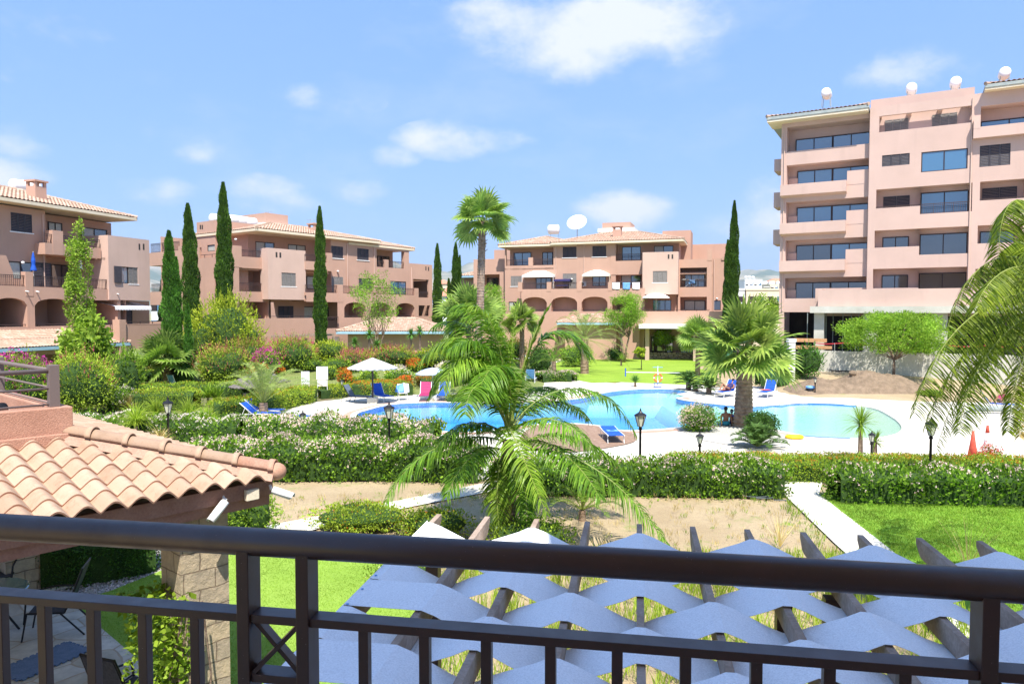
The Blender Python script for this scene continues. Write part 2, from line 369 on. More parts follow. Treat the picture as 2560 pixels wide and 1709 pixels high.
def cypress(u,vt,d,w,label,leaf='cypress',tips=((0,0,1),),vb=None,name='cypress_tree',lean=0):
    """slender Italian cypress; w = widest photo pixels; tips: (dx px, top offset px, rel width)"""
    zb=T(W(u,800,d).x,d); b=W(u,780,d); root=empty(name,(b.x,d,zb),0,label,'tree','slender cypress trees between the buildings')
    ch=[]; mb=MB()
    for (dx,dv,rw) in tips:
        top=W(u+dx,vt+dv,d); hgt=top.z-zb; r=w*rw*pxs(d)/2; x0=dx*pxs(d)*.4; x1=dx*pxs(d)+lean*hgt
        n=int(hgt*r*2*PI*360); t=rng.uniform(.01,1,n)**1.0; 
        prof=np.interp(t,[0,.1,.35,.6,.8,.92,1],[.62,.92,1.0,.86,.62,.40,.05]); ang=rng.uniform(0,2*PI,n)
        wob=1+.13*np.sin(t*26+ang*2)+.10*np.sin(t*57+ang*3+1)+.07*np.sin(t*11+ang)
        rr=r*prof*wob*rng.uniform(.7,1,n)**.5
        P=np.stack([x0+(x1-x0)*t+rr*np.cos(ang),rr*np.sin(ang),t*hgt],-1); N=np.stack([np.cos(ang)*.45,np.sin(ang)*.45,np.full(n,1.0)],-1)
        ch.append((leaves(P,N,.20,.055,0,.35),0))
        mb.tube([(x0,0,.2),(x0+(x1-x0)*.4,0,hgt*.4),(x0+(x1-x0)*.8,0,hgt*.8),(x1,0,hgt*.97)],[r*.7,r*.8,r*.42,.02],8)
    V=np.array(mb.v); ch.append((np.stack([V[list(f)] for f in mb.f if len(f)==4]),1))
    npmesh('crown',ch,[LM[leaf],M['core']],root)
    t=MB(); t.tube([(0,0,-.1),(0,0,1.6)],[.16,.11],8); t.build('trunk',M['trunk'],root,True)
    return root
def bez(p,t):
    a,b,c,d=[np.asarray(q,float) for q in p]; t=np.asarray(t)[:,None]
    return a*(1-t)**3+3*b*t*(1-t)**2+3*c*t*t*(1-t)+d*t**3
def frond(cp,L=.55,n=64,wd=.028,droop=.9,mat='palm',parent=None,stiff=0,r0=.022,start=.16,plane=.5,name='frond',rk='stem',vee=.2,fwd=(.45,.5)):
    """pinnate frond along a cubic; leaflets hang or stay stiff"""
    ts=np.linspace(start,1,n); C=bez(cp,ts); E=bez(cp,ts+.01)-C; Tn=unit(E)
    side=unit(np.cross(Tn,np.array([0,0,1.0])+1e-4*Tn)); up=np.cross(side,Tn)
    q=[]
    for sg in (-1,1):
        f=np.sin(np.clip((ts-start)/(1-start),0,1)*PI*.86+.28)**.6; Ls=L*f*rng.uniform(.82,1.1,n)
        d0=unit(side*sg+Tn*(fwd[0]+fwd[1]*ts[:,None]**2)+up*vee+rng.normal(size=(n,3))*.10)
        p0=C+rng.normal(size=(n,3))*.004; g=np.array([0,0,-1.0])
        K=4; prev=p0; wdir=unit(np.cross(d0,up+rng.normal(size=(n,3))*.35)); d=d0; pts=[p0]
        for k in range(K):
            prev=prev+d*(Ls/K)[:,None]; pts.append(prev); d=unit(d+g*droop*(.22+.25*k/K))
        ws=[.45,1.0,.9,.55,.04]
        for k in range(K):
            a,b=pts[k],pts[k+1]; w0=wdir*wd*ws[k]/2; w1=wdir*wd*ws[k+1]/2
            q.append(np.stack([a-w0,a+w0,b+w1,b-w1],1))
    V=np.concatenate(q)
    rt=bez(cp,np.linspace(0,1,14)); mb=MB(); mb.tube(rt,[r0*(1-.85*k/13) for k in range(14)],5); RV=np.array(mb.v)
    R4=np.stack([RV[list(f)] for f in mb.f if len(f)==4])
    return npmesh(name,[(V,0),(R4,1)],[LM[mat],M[rk]],parent)
def fanleaf(org,dr,pet,blade,mat='fan',parent=None,seg=26,ang=150,droop=.5,r0=.014,dead=False):
    """palmate leaf: petiole then a pleated half-disc of blades"""
    org=np.asarray(org,float); dr=unit(np.asarray(dr,float)); g=np.array([0,0,-1.0])
    hub=org+dr*pet+g*pet*pet*.06; d2=unit(dr+g*.18); side=unit(np.cross(d2,np.array([0,0,1.0])+.05*rdir(1)[0])); up=np.cross(side,d2); rl=math.radians(rng.uniform(-55,55)); side,up=side*math.cos(rl)+up*math.sin(rl),up*math.cos(rl)-side*math.sin(rl)
    th=np.radians(np.linspace(-ang,ang,seg)); n=seg
    f=1-.28*np.abs(np.linspace(-1,1,n)); Ls=blade*f*rng.uniform(.9,1.08,n)
    d=d2*np.cos(th)[:,None]+side*np.sin(th)[:,None]+up*(.18-.1*np.cos(th))[:,None]; d=unit(d); wv=unit(np.cross(d,up)); K=4; pts=[hub+d*.02]; dd=d; q=[]
    for k in range(K):
        pts.append(pts[-1]+dd*(Ls/K)[:,None]); dd=unit(dd+g*droop*(.08 if k<2 else .55)*rng.uniform(.6,1.4,(n,1)))
    wmax=2*blade*.55*math.tan(math.radians(ang)/seg)*1.25; ws=[.12,.75,1.0,.5,.03]; fold=up*.25
    for k in range(K):
        a,b=pts[k],pts[k+1]; w0=wv*wmax*ws[k]/2; w1=wv*wmax*ws[k+1]/2
        h0=up*wmax*ws[k]*.22; h1=up*wmax*ws[k+1]*.22
        q.append(np.stack([a-w0+h0,a,b,b-w1+h1],1)); q.append(np.stack([a,a+w0+h0,b+w1+h1,b],1))
    mb=MB(); mb.tube([org,org+dr*pet*.5+g*pet*pet*.01,hub],[r0*1.5,r0,r0*.7],5); RV=np.array(mb.v); R4=np.stack([RV[list(f)] for f in mb.f if len(f)==4])
    return npmesh('fan_leaf',[(np.concatenate(q),0),(R4,1)],[LM[mat],M['stem']],parent)
M['stem']=rough_mat('green_stem',(.20,.26,.05),(.28,.32,.08),8,.5)
M['drystem']=rough_mat('dry_stem',(.30,.2,.12),(.4,.3,.2),8,.8)
def palmtrunk(pts,rad,mat,parent,rings=60,amp=.10):
    mb=MB(); pts=[Vector(p) for p in pts]; P=[];Rr=[]; K=len(pts)-1
    for i in range(rings*2+1):
        t=i/(rings*2)*K; k=min(int(t),K-1); f=t-k; P.append(pts[k].lerp(pts[k+1],f)); r=rad[k]*(1-f)+rad[k+1]*f; Rr.append(r*(1+amp*(i%2)*random.uniform(.3,1.2)))
    mb.tube(P,Rr,12); return mb.build('trunk',mat,parent)
def fan_palm(u,vb,vc,d,rw,label,nleaf=26,mat='fan',tr=.2,petk=.5,lo=-50,hi=85,tmat='palmtrunk',group=None,lean=0,blade_droop=.5,skirt=0,name='fan_palm'):
    zb=T(W(u,800,d).x,d) if vb is None else max(0,W(u,vb,d).z); c=W(u,vc,d); hc=c.z-zb; root=empty(name,(c.x,d,zb),0,label,'palm tree',group)
    r=rw*pxs(d); palmtrunk([(-lean*hc,0,-.05),(-lean*hc*.3,0,hc*.5),(0,0,hc)],[tr*1.25,tr,tr*.95],M[tmat],root,int(max(8,hc*6)))
    mb=MB()
    for k in range(26):
        a=k*2.4; z=hc*.82+hc*.18*(k/26) if hc>3 else hc*(.45+.5*k/26); z=max(z,.1); dv=Vector((math.cos(a),math.sin(a),.9)).normalized(); p=Vector((0,0,z)); mb.bar(p,p+dv*tr*1.9,tr*.5,.03)
    mb.build('boot_stubs',M['palmtrunk'],root)
    for k in range(nleaf):
        az=k*2.39996+rng.uniform(-.2,.2); el=math.radians(lo+(hi-lo)*((k+.5)/nleaf)+rng.uniform(-6,6)); L=r*rng.uniform(.85,1.08)
        dr=(math.cos(az)*math.cos(el),math.sin(az)*math.cos(el),math.sin(el)); pet=L*petk; bl=L*(1-petk)*1.15
        fanleaf((0,0,hc+.05),dr,pet,bl,mat,root,droop=blade_droop*(1.5 if el<0 else 1))
    for k in range(skirt):
        az=rng.uniform(0,2*PI); fanleaf((0,0,hc-.15),(math.cos(az)*.6,math.sin(az)*.6,-.8),r*.35,r*.45,'dry',root,droop=1.2)
    return root
def feather_palm(u,d,zc,nf,L,label,mat='date',tr=.16,lo=-20,hi=80,leaflet=.35,droop=.35,zb=None,name='feather_palm',n=40,arch=.5,tmat='palmtrunk',group=None,wd=.022):
    c=W(u,780,d); zb=T(c.x,d) if zb is None else zb; root=empty(name,(c.x,d,zb),0,label,'palm tree',group)
    palmtrunk([(0,0,-.05),(0,0,zc-zb)],[tr*1.2,tr],M[tmat],root,int(max(6,(zc-zb)*8)))
    for k in range(nf):
        az=k*2.39996+.4; el=math.radians(lo+(hi-lo)*((k+.5)/nf)); l=L*rng.uniform(.85,1.1); h=zc-zb
        dx,dy=math.cos(az),math.sin(az); ce,se=math.cos(el),math.sin(el)
        p1=(dx*ce*l*.35,dy*ce*l*.35,h+se*l*.42); p2=(dx*ce*l*.72+dx*l*.05,dy*ce*l*.72+dy*l*.05,h+se*l*.7); k3=(ce*.98+.12)
        p3=(dx*k3*l,dy*k3*l,h+se*l*.78-arch*l*(.35+.45*ce))
        frond(((0,0,h),p1,p2,p3),leaflet*1.0,n,wd,droop,mat,root,vee=.5,start=.18,r0=.02)
    return root
def rosette(u,v,d,r,n,label,mat='yucca',name='yucca_plant',cat='plant',stem=.0,zb=None,wd=.05,lo=-35,hi=88,group=None,bend=.25,tmat='trunk',heads=None):
    c=W(u,v,d); zb=T(c.x,d) if zb is None else zb; root=empty(name,(c.x,d,zb),0,label,cat,group)
    heads=heads or [(0,0,c.z-zb)]; q=[]; mb=MB()
    for (hx,hy,hz) in heads:
        az=rng.uniform(0,2*PI,n); el=np.radians(rng.uniform(lo,hi,n)); Ls=r*rng.uniform(.75,1.05,n)
        d0=np.stack([np.cos(az)*np.cos(el),np.sin(az)*np.cos(el),np.sin(el)],-1); w=unit(np.cross(d0,rdir(n)*.3+np.array([0,0,1]))); g=np.array([0,0,-1.0])
        p=np.array([hx,hy,hz])+d0*.03; ws=[.7,1,.65,.05]; dd=d0
        for k in range(3):
            nx=p+dd*(Ls/3)[:,None]; q.append(np.stack([p-w*wd*ws[k]/2,p+w*wd*ws[k]/2,nx+w*wd*ws[k+1]/2,nx-w*wd*ws[k+1]/2],1)); p=nx; dd=unit(dd+g*bend)
        if hz>.15: mb.tube([(hx*.3,hy*.3,-.05),(hx*.8,hy*.8,hz*.6),(hx,hy,hz)],[.10,.08,.07],8)
    npmesh('leaves',[(np.concatenate(q),0)],LM[mat],root)
    if mb.v: mb.build('trunk',M[tmat],root)
    return root
def cycad(u,vb,r,label,n=34,mat='cycad',stem=.3,hi=75,lo=0,L=.22,name='cycad_plant',group=None,zb=0,d=None):
    g=G(u,vb) if d is None else Vector((W(u,vb,d).x,d,0)); root=empty(name,(g.x,g.y,zb),0,label,'plant',group)
    if stem>.05: palmtrunk([(0,0,-.03),(0,0,stem)],[.17,.16],M['trunk'],root,8,.2)
    for k in range(n):
        az=k*2.39996; el=math.radians(lo+(hi-lo)*((k+.5)/n)**.8); l=r*rng.uniform(.85,1.05); dx,dy=math.cos(az),math.sin(az); ce,se=math.cos(el),math.sin(el)
        frond(((0,0,stem),(dx*ce*l*.35,dy*ce*l*.35,stem+se*l*.45),(dx*ce*l*.75,dy*ce*l*.75,stem+se*l*.75),(dx*ce*l*1.0,dy*ce*l*1.0,stem+se*l*.72-.12*l)),L,34,.034,.1,mat,root,vee=.35,start=.1,r0=.012)
    return root
def tree(u,vb,vt,w,label,leaf='lime',d=60,trunk_h=.4,lsz=.12,clumps=26,per=420,name='tree',flat=.5,zb=None,group=None,feather=False,ctr=None,tr=.12,multi=1,seed=0,shape='round',cr=.32):
    b=W(u,vb,d); zb=max(0,T(b.x,d)) if zb is None else zb; top=W(u,vt,d); hgt=top.z-zb; rw=w*pxs(d)/2; zt=hgt*trunk_h
    root=empty(name,(top.x,d,zb),0,label,'tree',group); mb=MB(); ch=[]
    cz=(zt+hgt)/2; rz=(hgt-zt)/2; cl=[]
    for k in range(clumps):
        dv=rdir(1)[0]; q=rng.uniform(.35,1)**.5*(1-cr*.7); c=np.array([dv[0]*rw*q,dv[1]*rw*q,cz+dv[2]*rz*q]); s=cr*rng.uniform(.7,1.2)
        cl.append((c,np.array([rw*s,rw*s,max(rz*s*flat*1.6,.15)])))
    for c,r in cl:
        P,N=shell_pts(c,r,per,.3,.3)
        ch.append((leaves(P,N*.6+np.array([0,0,.4]),lsz,lsz*(.5 if not feather else .28),.3,1.0),0))
    for m_ in range(multi):
        a=2*PI*m_/max(multi,1); ox,oy=(.0,.0) if multi==1 else (math.cos(a)*.25,math.sin(a)*.2)
        fork=Vector((ox*2.2,oy*2.2,zt*.9)); mb.tube([(ox*.4,oy*.4,-.1),(ox,oy,zt*.45),fork],[tr,tr*.8,tr*.65],8)
        for i,(c,r) in enumerate(cl):
            if i%multi!=m_: continue
            if i>18*multi: continue
            cc=Vector(c); mid=fork.lerp(cc,.5)+Vector((0,0,-.1*rz)); mb.tube([fork,mid,cc],[tr*.4,tr*.22,tr*.08],5,caps=False)
    mb.build('trunk',M['trunk'],root,True); npmesh('crown',ch,LM[leaf],root); return root
# ================================================================ terrain, pool, paving
def ss(t): t=min(1,max(0,t)); return t*t*(3-2*t)
def T(x,y):
    a=1.5*ss((y-45)/15)*ss((3-x)/6)
    b=.9*ss((x-17.5)/3)*ss((y-43.5)/9)*(1-ss((y-66)/6))
    return max(a,b)
def cr(pts,n=6,closed=True):
    out=[];K=len(pts)
    for i in range(K if closed else K-1):
        g=lambda j: pts[j%K] if closed else pts[min(max(j,0),K-1)]
        p0,p1,p2,p3=[Vector(g(i+j)) for j in (-1,0,1,2)]
        for k in range(n):
            t=k/n; out.append(.5*((2*p1)+(p2-p0)*t+(2*p0-5*p1+4*p2-p3)*t*t+(3*p1-p0-3*p2+p3)*t**3))
    if not closed: out.append(Vector(pts[-1]))
    return out
def tess(name,loops,z,mat,kind='structure',parent=None):
    loops=[[Vector((p[0],p[1],0)) for p in l] for l in loops]
    F=tessellate_polygon(loops); V=[p for l in loops for p in l]; mb=MB()
    F=[f if ((V[f[1]]-V[f[0]]).cross(V[f[2]]-V[f[0]])).z>0 else f[::-1] for f in F]
    mb.raw([(p.x,p.y,z) for p in V],F); o=mb.build(name,mat,parent)
    if kind: tag(o,kind=kind)
    return o
POOLPX=[(892,1044),(896,1033),(919,1025),(982,1010.5),(1078,1006),(1206,1007),(1330,1006),(1450,996),(1500,984),(1560,975),(1646,972),(1705,976),(1729,985),(1718,991.5),(1690,995),(1720,1002),(1780,1009),(1835,1014),(1878,1016),(1950,1012),(2019,1008),(2166,1016),(2227,1040),(2254,1067),(2230,1086),(2147,1094),(2019,1089),(1940,1074),(1900,1062),(1810,1062),(1726,1065),(1646,1073),(1551,1075),(1487,1062),(1391,1057),(1300,1064),(1200,1078),(1094,1078),(990,1076),(915,1062)]
POOL=cr([G(u,v) for u,v in POOLPX],5)
def inpoly(x,y,P):
    c=False;j=len(P)-1
    for i in range(len(P)):
        if (P[i][1]>y)!=(P[j][1]>y) and x<(P[j][0]-P[i][0])*(y-P[i][1])/(P[j][1]-P[i][1])+P[i][0]: c=not c
        j=i
    return c
DECKPX=[(300,1150),(480,1080),(540,1058),(600,1042),(680,1031),(772,1006),(849,998),(877,991),(1014,977),(1167,961),(1330,950),(1440,948),(1538,958),(1551,955),(1742,962),(1806,967),(1879,965),(2010,976),(2058,991),(2287,1003),(2560,1008),(2900,1012),(3100,1195),(2600,1195),(2060,1192),(1968,1192),(1600,1203),(1250,1198),(1000,1193),(560,1192)]
DECK=[G(u,v) for u,v in DECKPX]
# materials
def paving(name,c,c2,scale,gap=(.5,.48,.42),gw=.03,rough=.8,bd=.004,var=.12):
    m,nt,b=new_mat(name); P=pos(nt)
    w=nt.nodes.new('ShaderNodeTexNoise'); w.inputs['Scale'].default_value=scale*.8; nt.links.new(P,w.inputs['Vector'])
    ad=nt.nodes.new('ShaderNodeVectorMath'); ad.operation='MULTIPLY_ADD'; ad.inputs[1].default_value=(.35/scale,)*3; nt.links.new(w.outputs['Color'],ad.inputs[0]); nt.links.new(P,ad.inputs[2])
    v=nd(nt,'ShaderNodeTexVoronoi',Scale=scale,_feature='DISTANCE_TO_EDGE'); v2=nd(nt,'ShaderNodeTexVoronoi',Scale=scale)
    v.voronoi_dimensions='2D'; v2.voronoi_dimensions='2D'
    nt.links.new(ad.outputs[0],v.inputs['Vector']); nt.links.new(ad.outputs[0],v2.inputs['Vector'])
    sep=nt.nodes.new('ShaderNodeSeparateColor'); nt.links.new(v2.outputs['Color'],sep.inputs[0])
    col=mixc(nt,sep.outputs[0],c,c2); st=ramp(nt,noise(nt,3.5,6,.7),.35,.7,(1-var,)*3,(1+var*.5,)*3); col=mixc(nt,1,col,st,'MULTIPLY')
    e=ramp(nt,v.outputs['Distance'],gw*.6,gw); col=mixc(nt,e,gap,col); nt.links.new(col,b.inputs['Base Color']); b.inputs['Roughness'].default_value=rough
    bump(nt,b,e,.6,bd); return m
M['deck']=paving('pale_stone_paving',(.60,.55,.46),(.68,.63,.55),1.3,(.50,.45,.37),.02,.75,.003,.06)
M['flag']=paving('crazy_paving',(.42,.37,.29),(.56,.53,.47),1.9,(.36,.28,.20),.035,.7,.006,.25)
M['path']=paving('path_concrete',(.60,.56,.47),(.66,.62,.53),.9,(.54,.49,.40),.012,.85,.002,.1)
def ground_mat():
    m,nt,b=new_mat('dry_earth'); c=mixc(nt,ramp(nt,noise(nt,.35,6,.6),.35,.65),(.34,.255,.145),(.44,.345,.21))
    c=mixc(nt,ramp(nt,noise(nt,9,6,.75),.5,.75),c,(.30,.21,.13)); g=ramp(nt,noise(nt,.8,8,.72),.57,.68); c=mixc(nt,g,c,(.22,.26,.07))
    sx=nt.nodes.new('ShaderNodeSeparateXYZ'); nt.links.new(pos(nt),sx.inputs[0]); my=nd(nt,'ShaderNodeMapRange'); my.inputs[1].default_value=43; my.inputs[2].default_value=45; nt.links.new(sx.outputs[1],my.inputs[0]); mx_=nd(nt,'ShaderNodeMapRange'); mx_.inputs[1].default_value=5; mx_.inputs[2].default_value=2; nt.links.new(sx.outputs[0],mx_.inputs[0]); bm=nt.nodes.new('ShaderNodeMath'); bm.operation='MULTIPLY'; nt.links.new(my.outputs[0],bm.inputs[0]); nt.links.new(mx_.outputs[0],bm.inputs[1]); gc=mixc(nt,ramp(nt,noise(nt,3,6,.7),.35,.6),(.12,.17,.03),(.20,.22,.07)); c=mixc(nt,bm.outputs[0],c,gc); c=mixc(nt,1,c,ramp(nt,noise(nt,45,3),.3,.7,(.8,.8,.8),(1.15,1.15,1.15)),'MULTIPLY'); nt.links.new(c,b.inputs['Base Color']); b.inputs['Roughness'].default_value=1
    bump(nt,b,noise(nt,14,8,.7),.9,.04); return m
def grass_mat(name,c1,c2,sc=.7,bs=60,bd=.03):
    m,nt,b=new_mat(name); c=mixc(nt,ramp(nt,noise(nt,sc,6,.6),.3,.7),c1,c2); c=mixc(nt,1,c,ramp(nt,noise(nt,bs,4,.7),.25,.75,(.62,.62,.62),(1.3,1.3,1.3)),'MULTIPLY')
    nt.links.new(c,b.inputs['Base Color']); b.inputs['Roughness'].default_value=.9; b.inputs['Specular IOR Level'].default_value=.1; bump(nt,b,noise(nt,bs*.7,4,.7),.8,bd); return m
M['earth']=ground_mat(); M['soil']=rough_mat('garden_soil',(.16,.12,.07),(.12,.15,.04),1.2,1,14,.03)
M['lawn']=grass_mat('lawn_grass',(.15,.29,.03),(.21,.38,.045)); M['turf']=grass_mat('fine_turf',(.22,.36,.05),(.29,.43,.075),.5,90,.02)
M['farlawn']=grass_mat('far_lawn_grass',(.20,.32,.035),(.27,.39,.05),.3,25,.03)
def pool_floor():
    m,nt,b=new_mat('pool_mosaic_water_tint'); s=nt.nodes.new('ShaderNodeSeparateXYZ'); nt.links.new(pos(nt),s.inputs[0])
    r=nt.nodes.new('ShaderNodeValToRGB'); e=r.color_ramp.elements; mp=nd(nt,'ShaderNodeMapRange'); mp.inputs[1].default_value=-1.3; mp.inputs[2].default_value=0; nt.links.new(s.outputs[2],mp.inputs[0])
    e[0].position=0; e[0].color=(.06,.36,.80,1); e[1].position=1; e[1].color=(.62,.56,.44,1)
    for p,c in ((.15,(.10,.44,.82,1)),(.38,(.30,.66,.76,1)),(.62,(.46,.74,.66,1)),(.80,(.60,.74,.56,1)),(.90,(.70,.68,.50,1))): x=e.new(p); x.color=c  # aqua steps paint the water's light absorption into the floor finish by depth
    nt.links.new(mp.outputs[0],r.inputs[0]); ck=nd(nt,'ShaderNodeTexBrick',Scale=14); ck.offset=0; ck.inputs['Mortar Size'].default_value=.06; ck.inputs['Color1'].default_value=(1,1,1,1); ck.inputs['Color2'].default_value=(.86,.9,.95,1); ck.inputs['Mortar'].default_value=(1.05,1.05,1.05,1)
    nt.links.new(pos(nt),ck.inputs['Vector']); nt.links.new(mixc(nt,1,r.outputs[0],ck.outputs[0],'MULTIPLY'),b.inputs['Base Color']); b.inputs['Roughness'].default_value=.5; return m
def water_mat():
    m,nt,b=new_mat('pool_water'); nt.nodes.remove(b); out=nt.nodes['Material Output']
    tr=nt.nodes.new('ShaderNodeBsdfTransparent'); tr.inputs[0].default_value=(.72,.92,.99,1); gl=nt.nodes.new('ShaderNodeBsdfGlossy'); gl.inputs['Roughness'].default_value=.03
    mp=nt.nodes.new('ShaderNodeMapping'); mp.inputs['Scale'].default_value=(1,1.3,1); nt.links.new(pos(nt),mp.inputs[0])
    bp=nd(nt,'ShaderNodeBump',Strength=.5,Distance=.03); nt.links.new(noise(nt,3.2,4,.6,mp.outputs[0]),bp.inputs['Height']); nt.links.new(bp.outputs[0],gl.inputs['Normal'])
    fr=nd(nt,'ShaderNodeFresnel',IOR=1.33); nt.links.new(bp.outputs[0],fr.inputs['Normal'])
    mx=nt.nodes.new('ShaderNodeMixShader'); nt.links.new(fr.outputs[0],mx.inputs[0]); nt.links.new(tr.outputs[0],mx.inputs[1]); nt.links.new(gl.outputs[0],mx.inputs[2]); nt.links.new(mx.outputs[0],out.inputs[0]); return m
M['poolfloor']=pool_floor(); M['water']=water_mat()
M['mosaic']=rough_mat('blue_mosaic',(.06,.22,.62),(.12,.32,.72),9,.35,spec=.5)
M['brick']=rough_mat('red_brick_coping',(.50,.27,.19),(.58,.34,.25),5,.85,40,.004)
M['coping']=rough_mat('white_coping',(.66,.62,.54),(.72,.68,.6),4,.8)
M['deckwood']=rough_mat('brown_deck',(.24,.15,.10),(.33,.22,.155),6,.7)
# ground grid with the pool pit left open
def ground():
    xs=np.concatenate([np.linspace(-160,-40,25)[:-1],np.arange(-40,50,1.25),np.linspace(50,160,25)]); ys=np.concatenate([np.arange(-8,75,1.25),np.linspace(75,240,30)])
    mb=MB(); idx={}
    inner=POOL
    Z=lambda x,y: T(x,y)+(.012*math.sin(x*1.3)*math.sin(y*1.1))-.03
    for i,x in enumerate(xs):
        for j,y in enumerate(ys): idx[i,j]=len(mb.v); mb.v.append((x,y,Z(x,y)))
    for i in range(len(xs)-1):
        for j in range(len(ys)-1):
            if 25<ys[j]<52 and -14<xs[i]<24 and any(inpoly(xs[i+a],ys[j+b],inner) for a in (0,1) for b in (0,1)): continue
            if 25<ys[j]<52 and any(xs[i]<=p.x<=xs[i+1] and ys[j]<=p.y<=ys[j+1] for p in POOL): continue
            mb.f.append((idx[i,j],idx[i+1,j],idx[i+1,j+1],idx[i,j+1])); mb.m.append(0)
    tag(mb.build('ground',M['earth']),kind='structure')
    mb=MB(); b=9000
    for q in ([(-b,-50),(b,-50),(b,-8),(-b,-8)],[(-b,240),(b,240),(b,b),(-b,b)],[(-b,-8),(-160,-8),(-160,240),(-b,240)],[(160,-8),(b,-8),(b,240),(160,240)]):
        mb.poly([(x,y,-.05) for x,y in q])
    tag(mb.build('plain',M['plain']),kind='structure')
M['plain']=rough_mat('distant_plain',(.20,.22,.10),(.36,.30,.18),.02,1,0)
ground()
tess('pool_deck',[DECK,POOL[::-1]],.0,M['deck'])
# pool shell, water, copings
mb=MB(); n=len(POOL)
for i in range(n):
    a,b=POOL[i],POOL[(i+1)%n]; mb.poly([(a.x,a.y,.0),(b.x,b.y,.0),(b.x,b.y,-.30),(a.x,a.y,-.30)],2 if a.x>15.5 and a.y<40.8 else 0); mb.poly([(a.x,a.y,-.30),(b.x,b.y,-.30),(b.x,b.y,-1.4),(a.x,a.y,-1.4)],1)
tag(mb.build('pool_wall',[M['mosaic'],M['poolfloor'],M['coping']]),kind='structure')
BE=[q for q in POOL if q.x>17.2 or (q.x>14.5 and q.y<31.6)]
def pf(x,y):
    z=-1.25
    if x>9: dd=min(math.hypot(x-q.x,y-q.y) for q in BE); z=max(z,-.085-.055*dd) if inpoly(x,y,POOL) else max(z,-.085)
    s=G(1640,983); r=math.hypot(x-s.x,(y-s.y)); 
    if x<14 and y>44.5: z=max(z,-.55)
    return z
mb=MB(); X=np.arange(-14,25,.6); Y=np.arange(27,52,.6)
for x in X:
    for y in Y:
        mb.poly([(x,y,pf(x,y)),(x+.6,y,pf(x+.6,y)),(x+.6,y+.6,pf(x+.6,y+.6)),(x,y+.6,pf(x,y+.6))])
tag(mb.build('pool_floor',M['poolfloor']),kind='structure')
tess('pool_water',[POOL],-.07,M['water'])
def ring(name,off0,off1,z,mat,cond):
    mb=MB(); N=[]
    for i in range(n):
        d=(POOL[(i+1)%n]-POOL[i-1]); nn=Vector((d.y,-d.x,0)).normalized(); 
        if inpoly(POOL[i].x+nn.x*.2,POOL[i].y+nn.y*.2,POOL): nn=-nn
        N.append(nn)
    for i in range(n):
        j=(i+1)%n; a,b=POOL[i],POOL[j]
        if not cond(a): continue
        p=[a+N[i]*off0,b+N[j]*off0,b+N[j]*off1,a+N[i]*off1]
        mb.poly([(q.x,q.y,z) for q in p])
        if off0==0: mb.poly([(a.x,a.y,z),(b.x,b.y,z),(b.x,b.y,-.05),(a.x,a.y,-.05)])
    tag(mb.build(name,mat),kind='structure')
notbeach=lambda a: not (a.x>12.6 and (a.y<39.5 or a.x>17))
ring('pool_coping',0,.30,.022,M['coping'],notbeach); ring('brick_band',.302,.66,.012,M['brick'],notbeach)
ring('beach_edge_mosaic',0,.18,.012,M['mosaic'],lambda a: a.x>12.6 and a.x<18.6 and (a.y>40.6 or (a.y<31.3 and a.x<14.6)))
# brown timber deck at the near edge
WD=cr([G(u,v) for u,v in [(1330,1068),(1391,1059.5),(1487,1064.5),(1551,1077),(1590,1088),(1585,1105),(1530,1118),(1440,1130),(1350,1128),(1300,1100)]],4)
tess('timber_terrace',[WD],.030,M['deckwood'])
# lawns, beds, paths
tess('far_lawn',[[G(u,v) for u,v in [(1383,906),(1440,893.5),(1800,893.5),(1790,961),(1742,962.5),(1551,955),(1480,957),(1400,942)]]],.012,M['farlawn'])
tess('garden_path',[[G(u,v) for u,v in [(1240,932),(1290,925),(1383,904),(1437,891),(1452,891.5),(1392,906),(1300,929),(1240,938)]]],.016,M['path'])
tess('front_lawn',[[G(u,v) for u,v in [(2048,1236),(2700,1240),(3400,1400),(3400,1709),(2600,1700),(2208,1360)]]],.016,M['lawn'])
tess('side_path',[[G(u,v) for u,v in [(1960,1190),(2060,1190),(2048,1236),(2208,1360),(2660,1716),(2480,1716),(2088,1360),(1962,1238)]]],.020,M['path'])
tess('garden_walk',[[G(u,v) for u,v in [(560,1348),(651,1318),(797,1289),(1000,1250),(1234,1203),(1300,1190),(1440,1190),(1310,1212),(1234,1227),(1056,1261),(860,1302),(750,1335),(600,1380)]]],.012,M['path'])
tess('turf_lawn',[[G(u,v) for u,v in [(179,1508),(275,1478),(400,1428),(573,1366),(860,1352),(1010,1400),(1100,1600),(1150,2400),(900,2400),(637,1900),(338,1644)]]],.016,M['turf'])
tess('patio_paving',[[G(u,v) for u,v in [(-500,1420),(60,1440),(179,1508),(338,1644),(637,1900),(760,2400),(-900,2400),(-900,1500)]]],.022,M['flag'])
M['gravel']=rough_mat('pebble_bed',(.30,.29,.27),(.6,.57,.5),22,.9,30,.03)
tess('pebble_strip',[[G(u,v) for u,v in [(60,1440),(110,1452),(200,1418),(400,1368),(573,1340),(573,1366),(400,1428),(275,1478),(179,1508)]]],.008,M['gravel'])
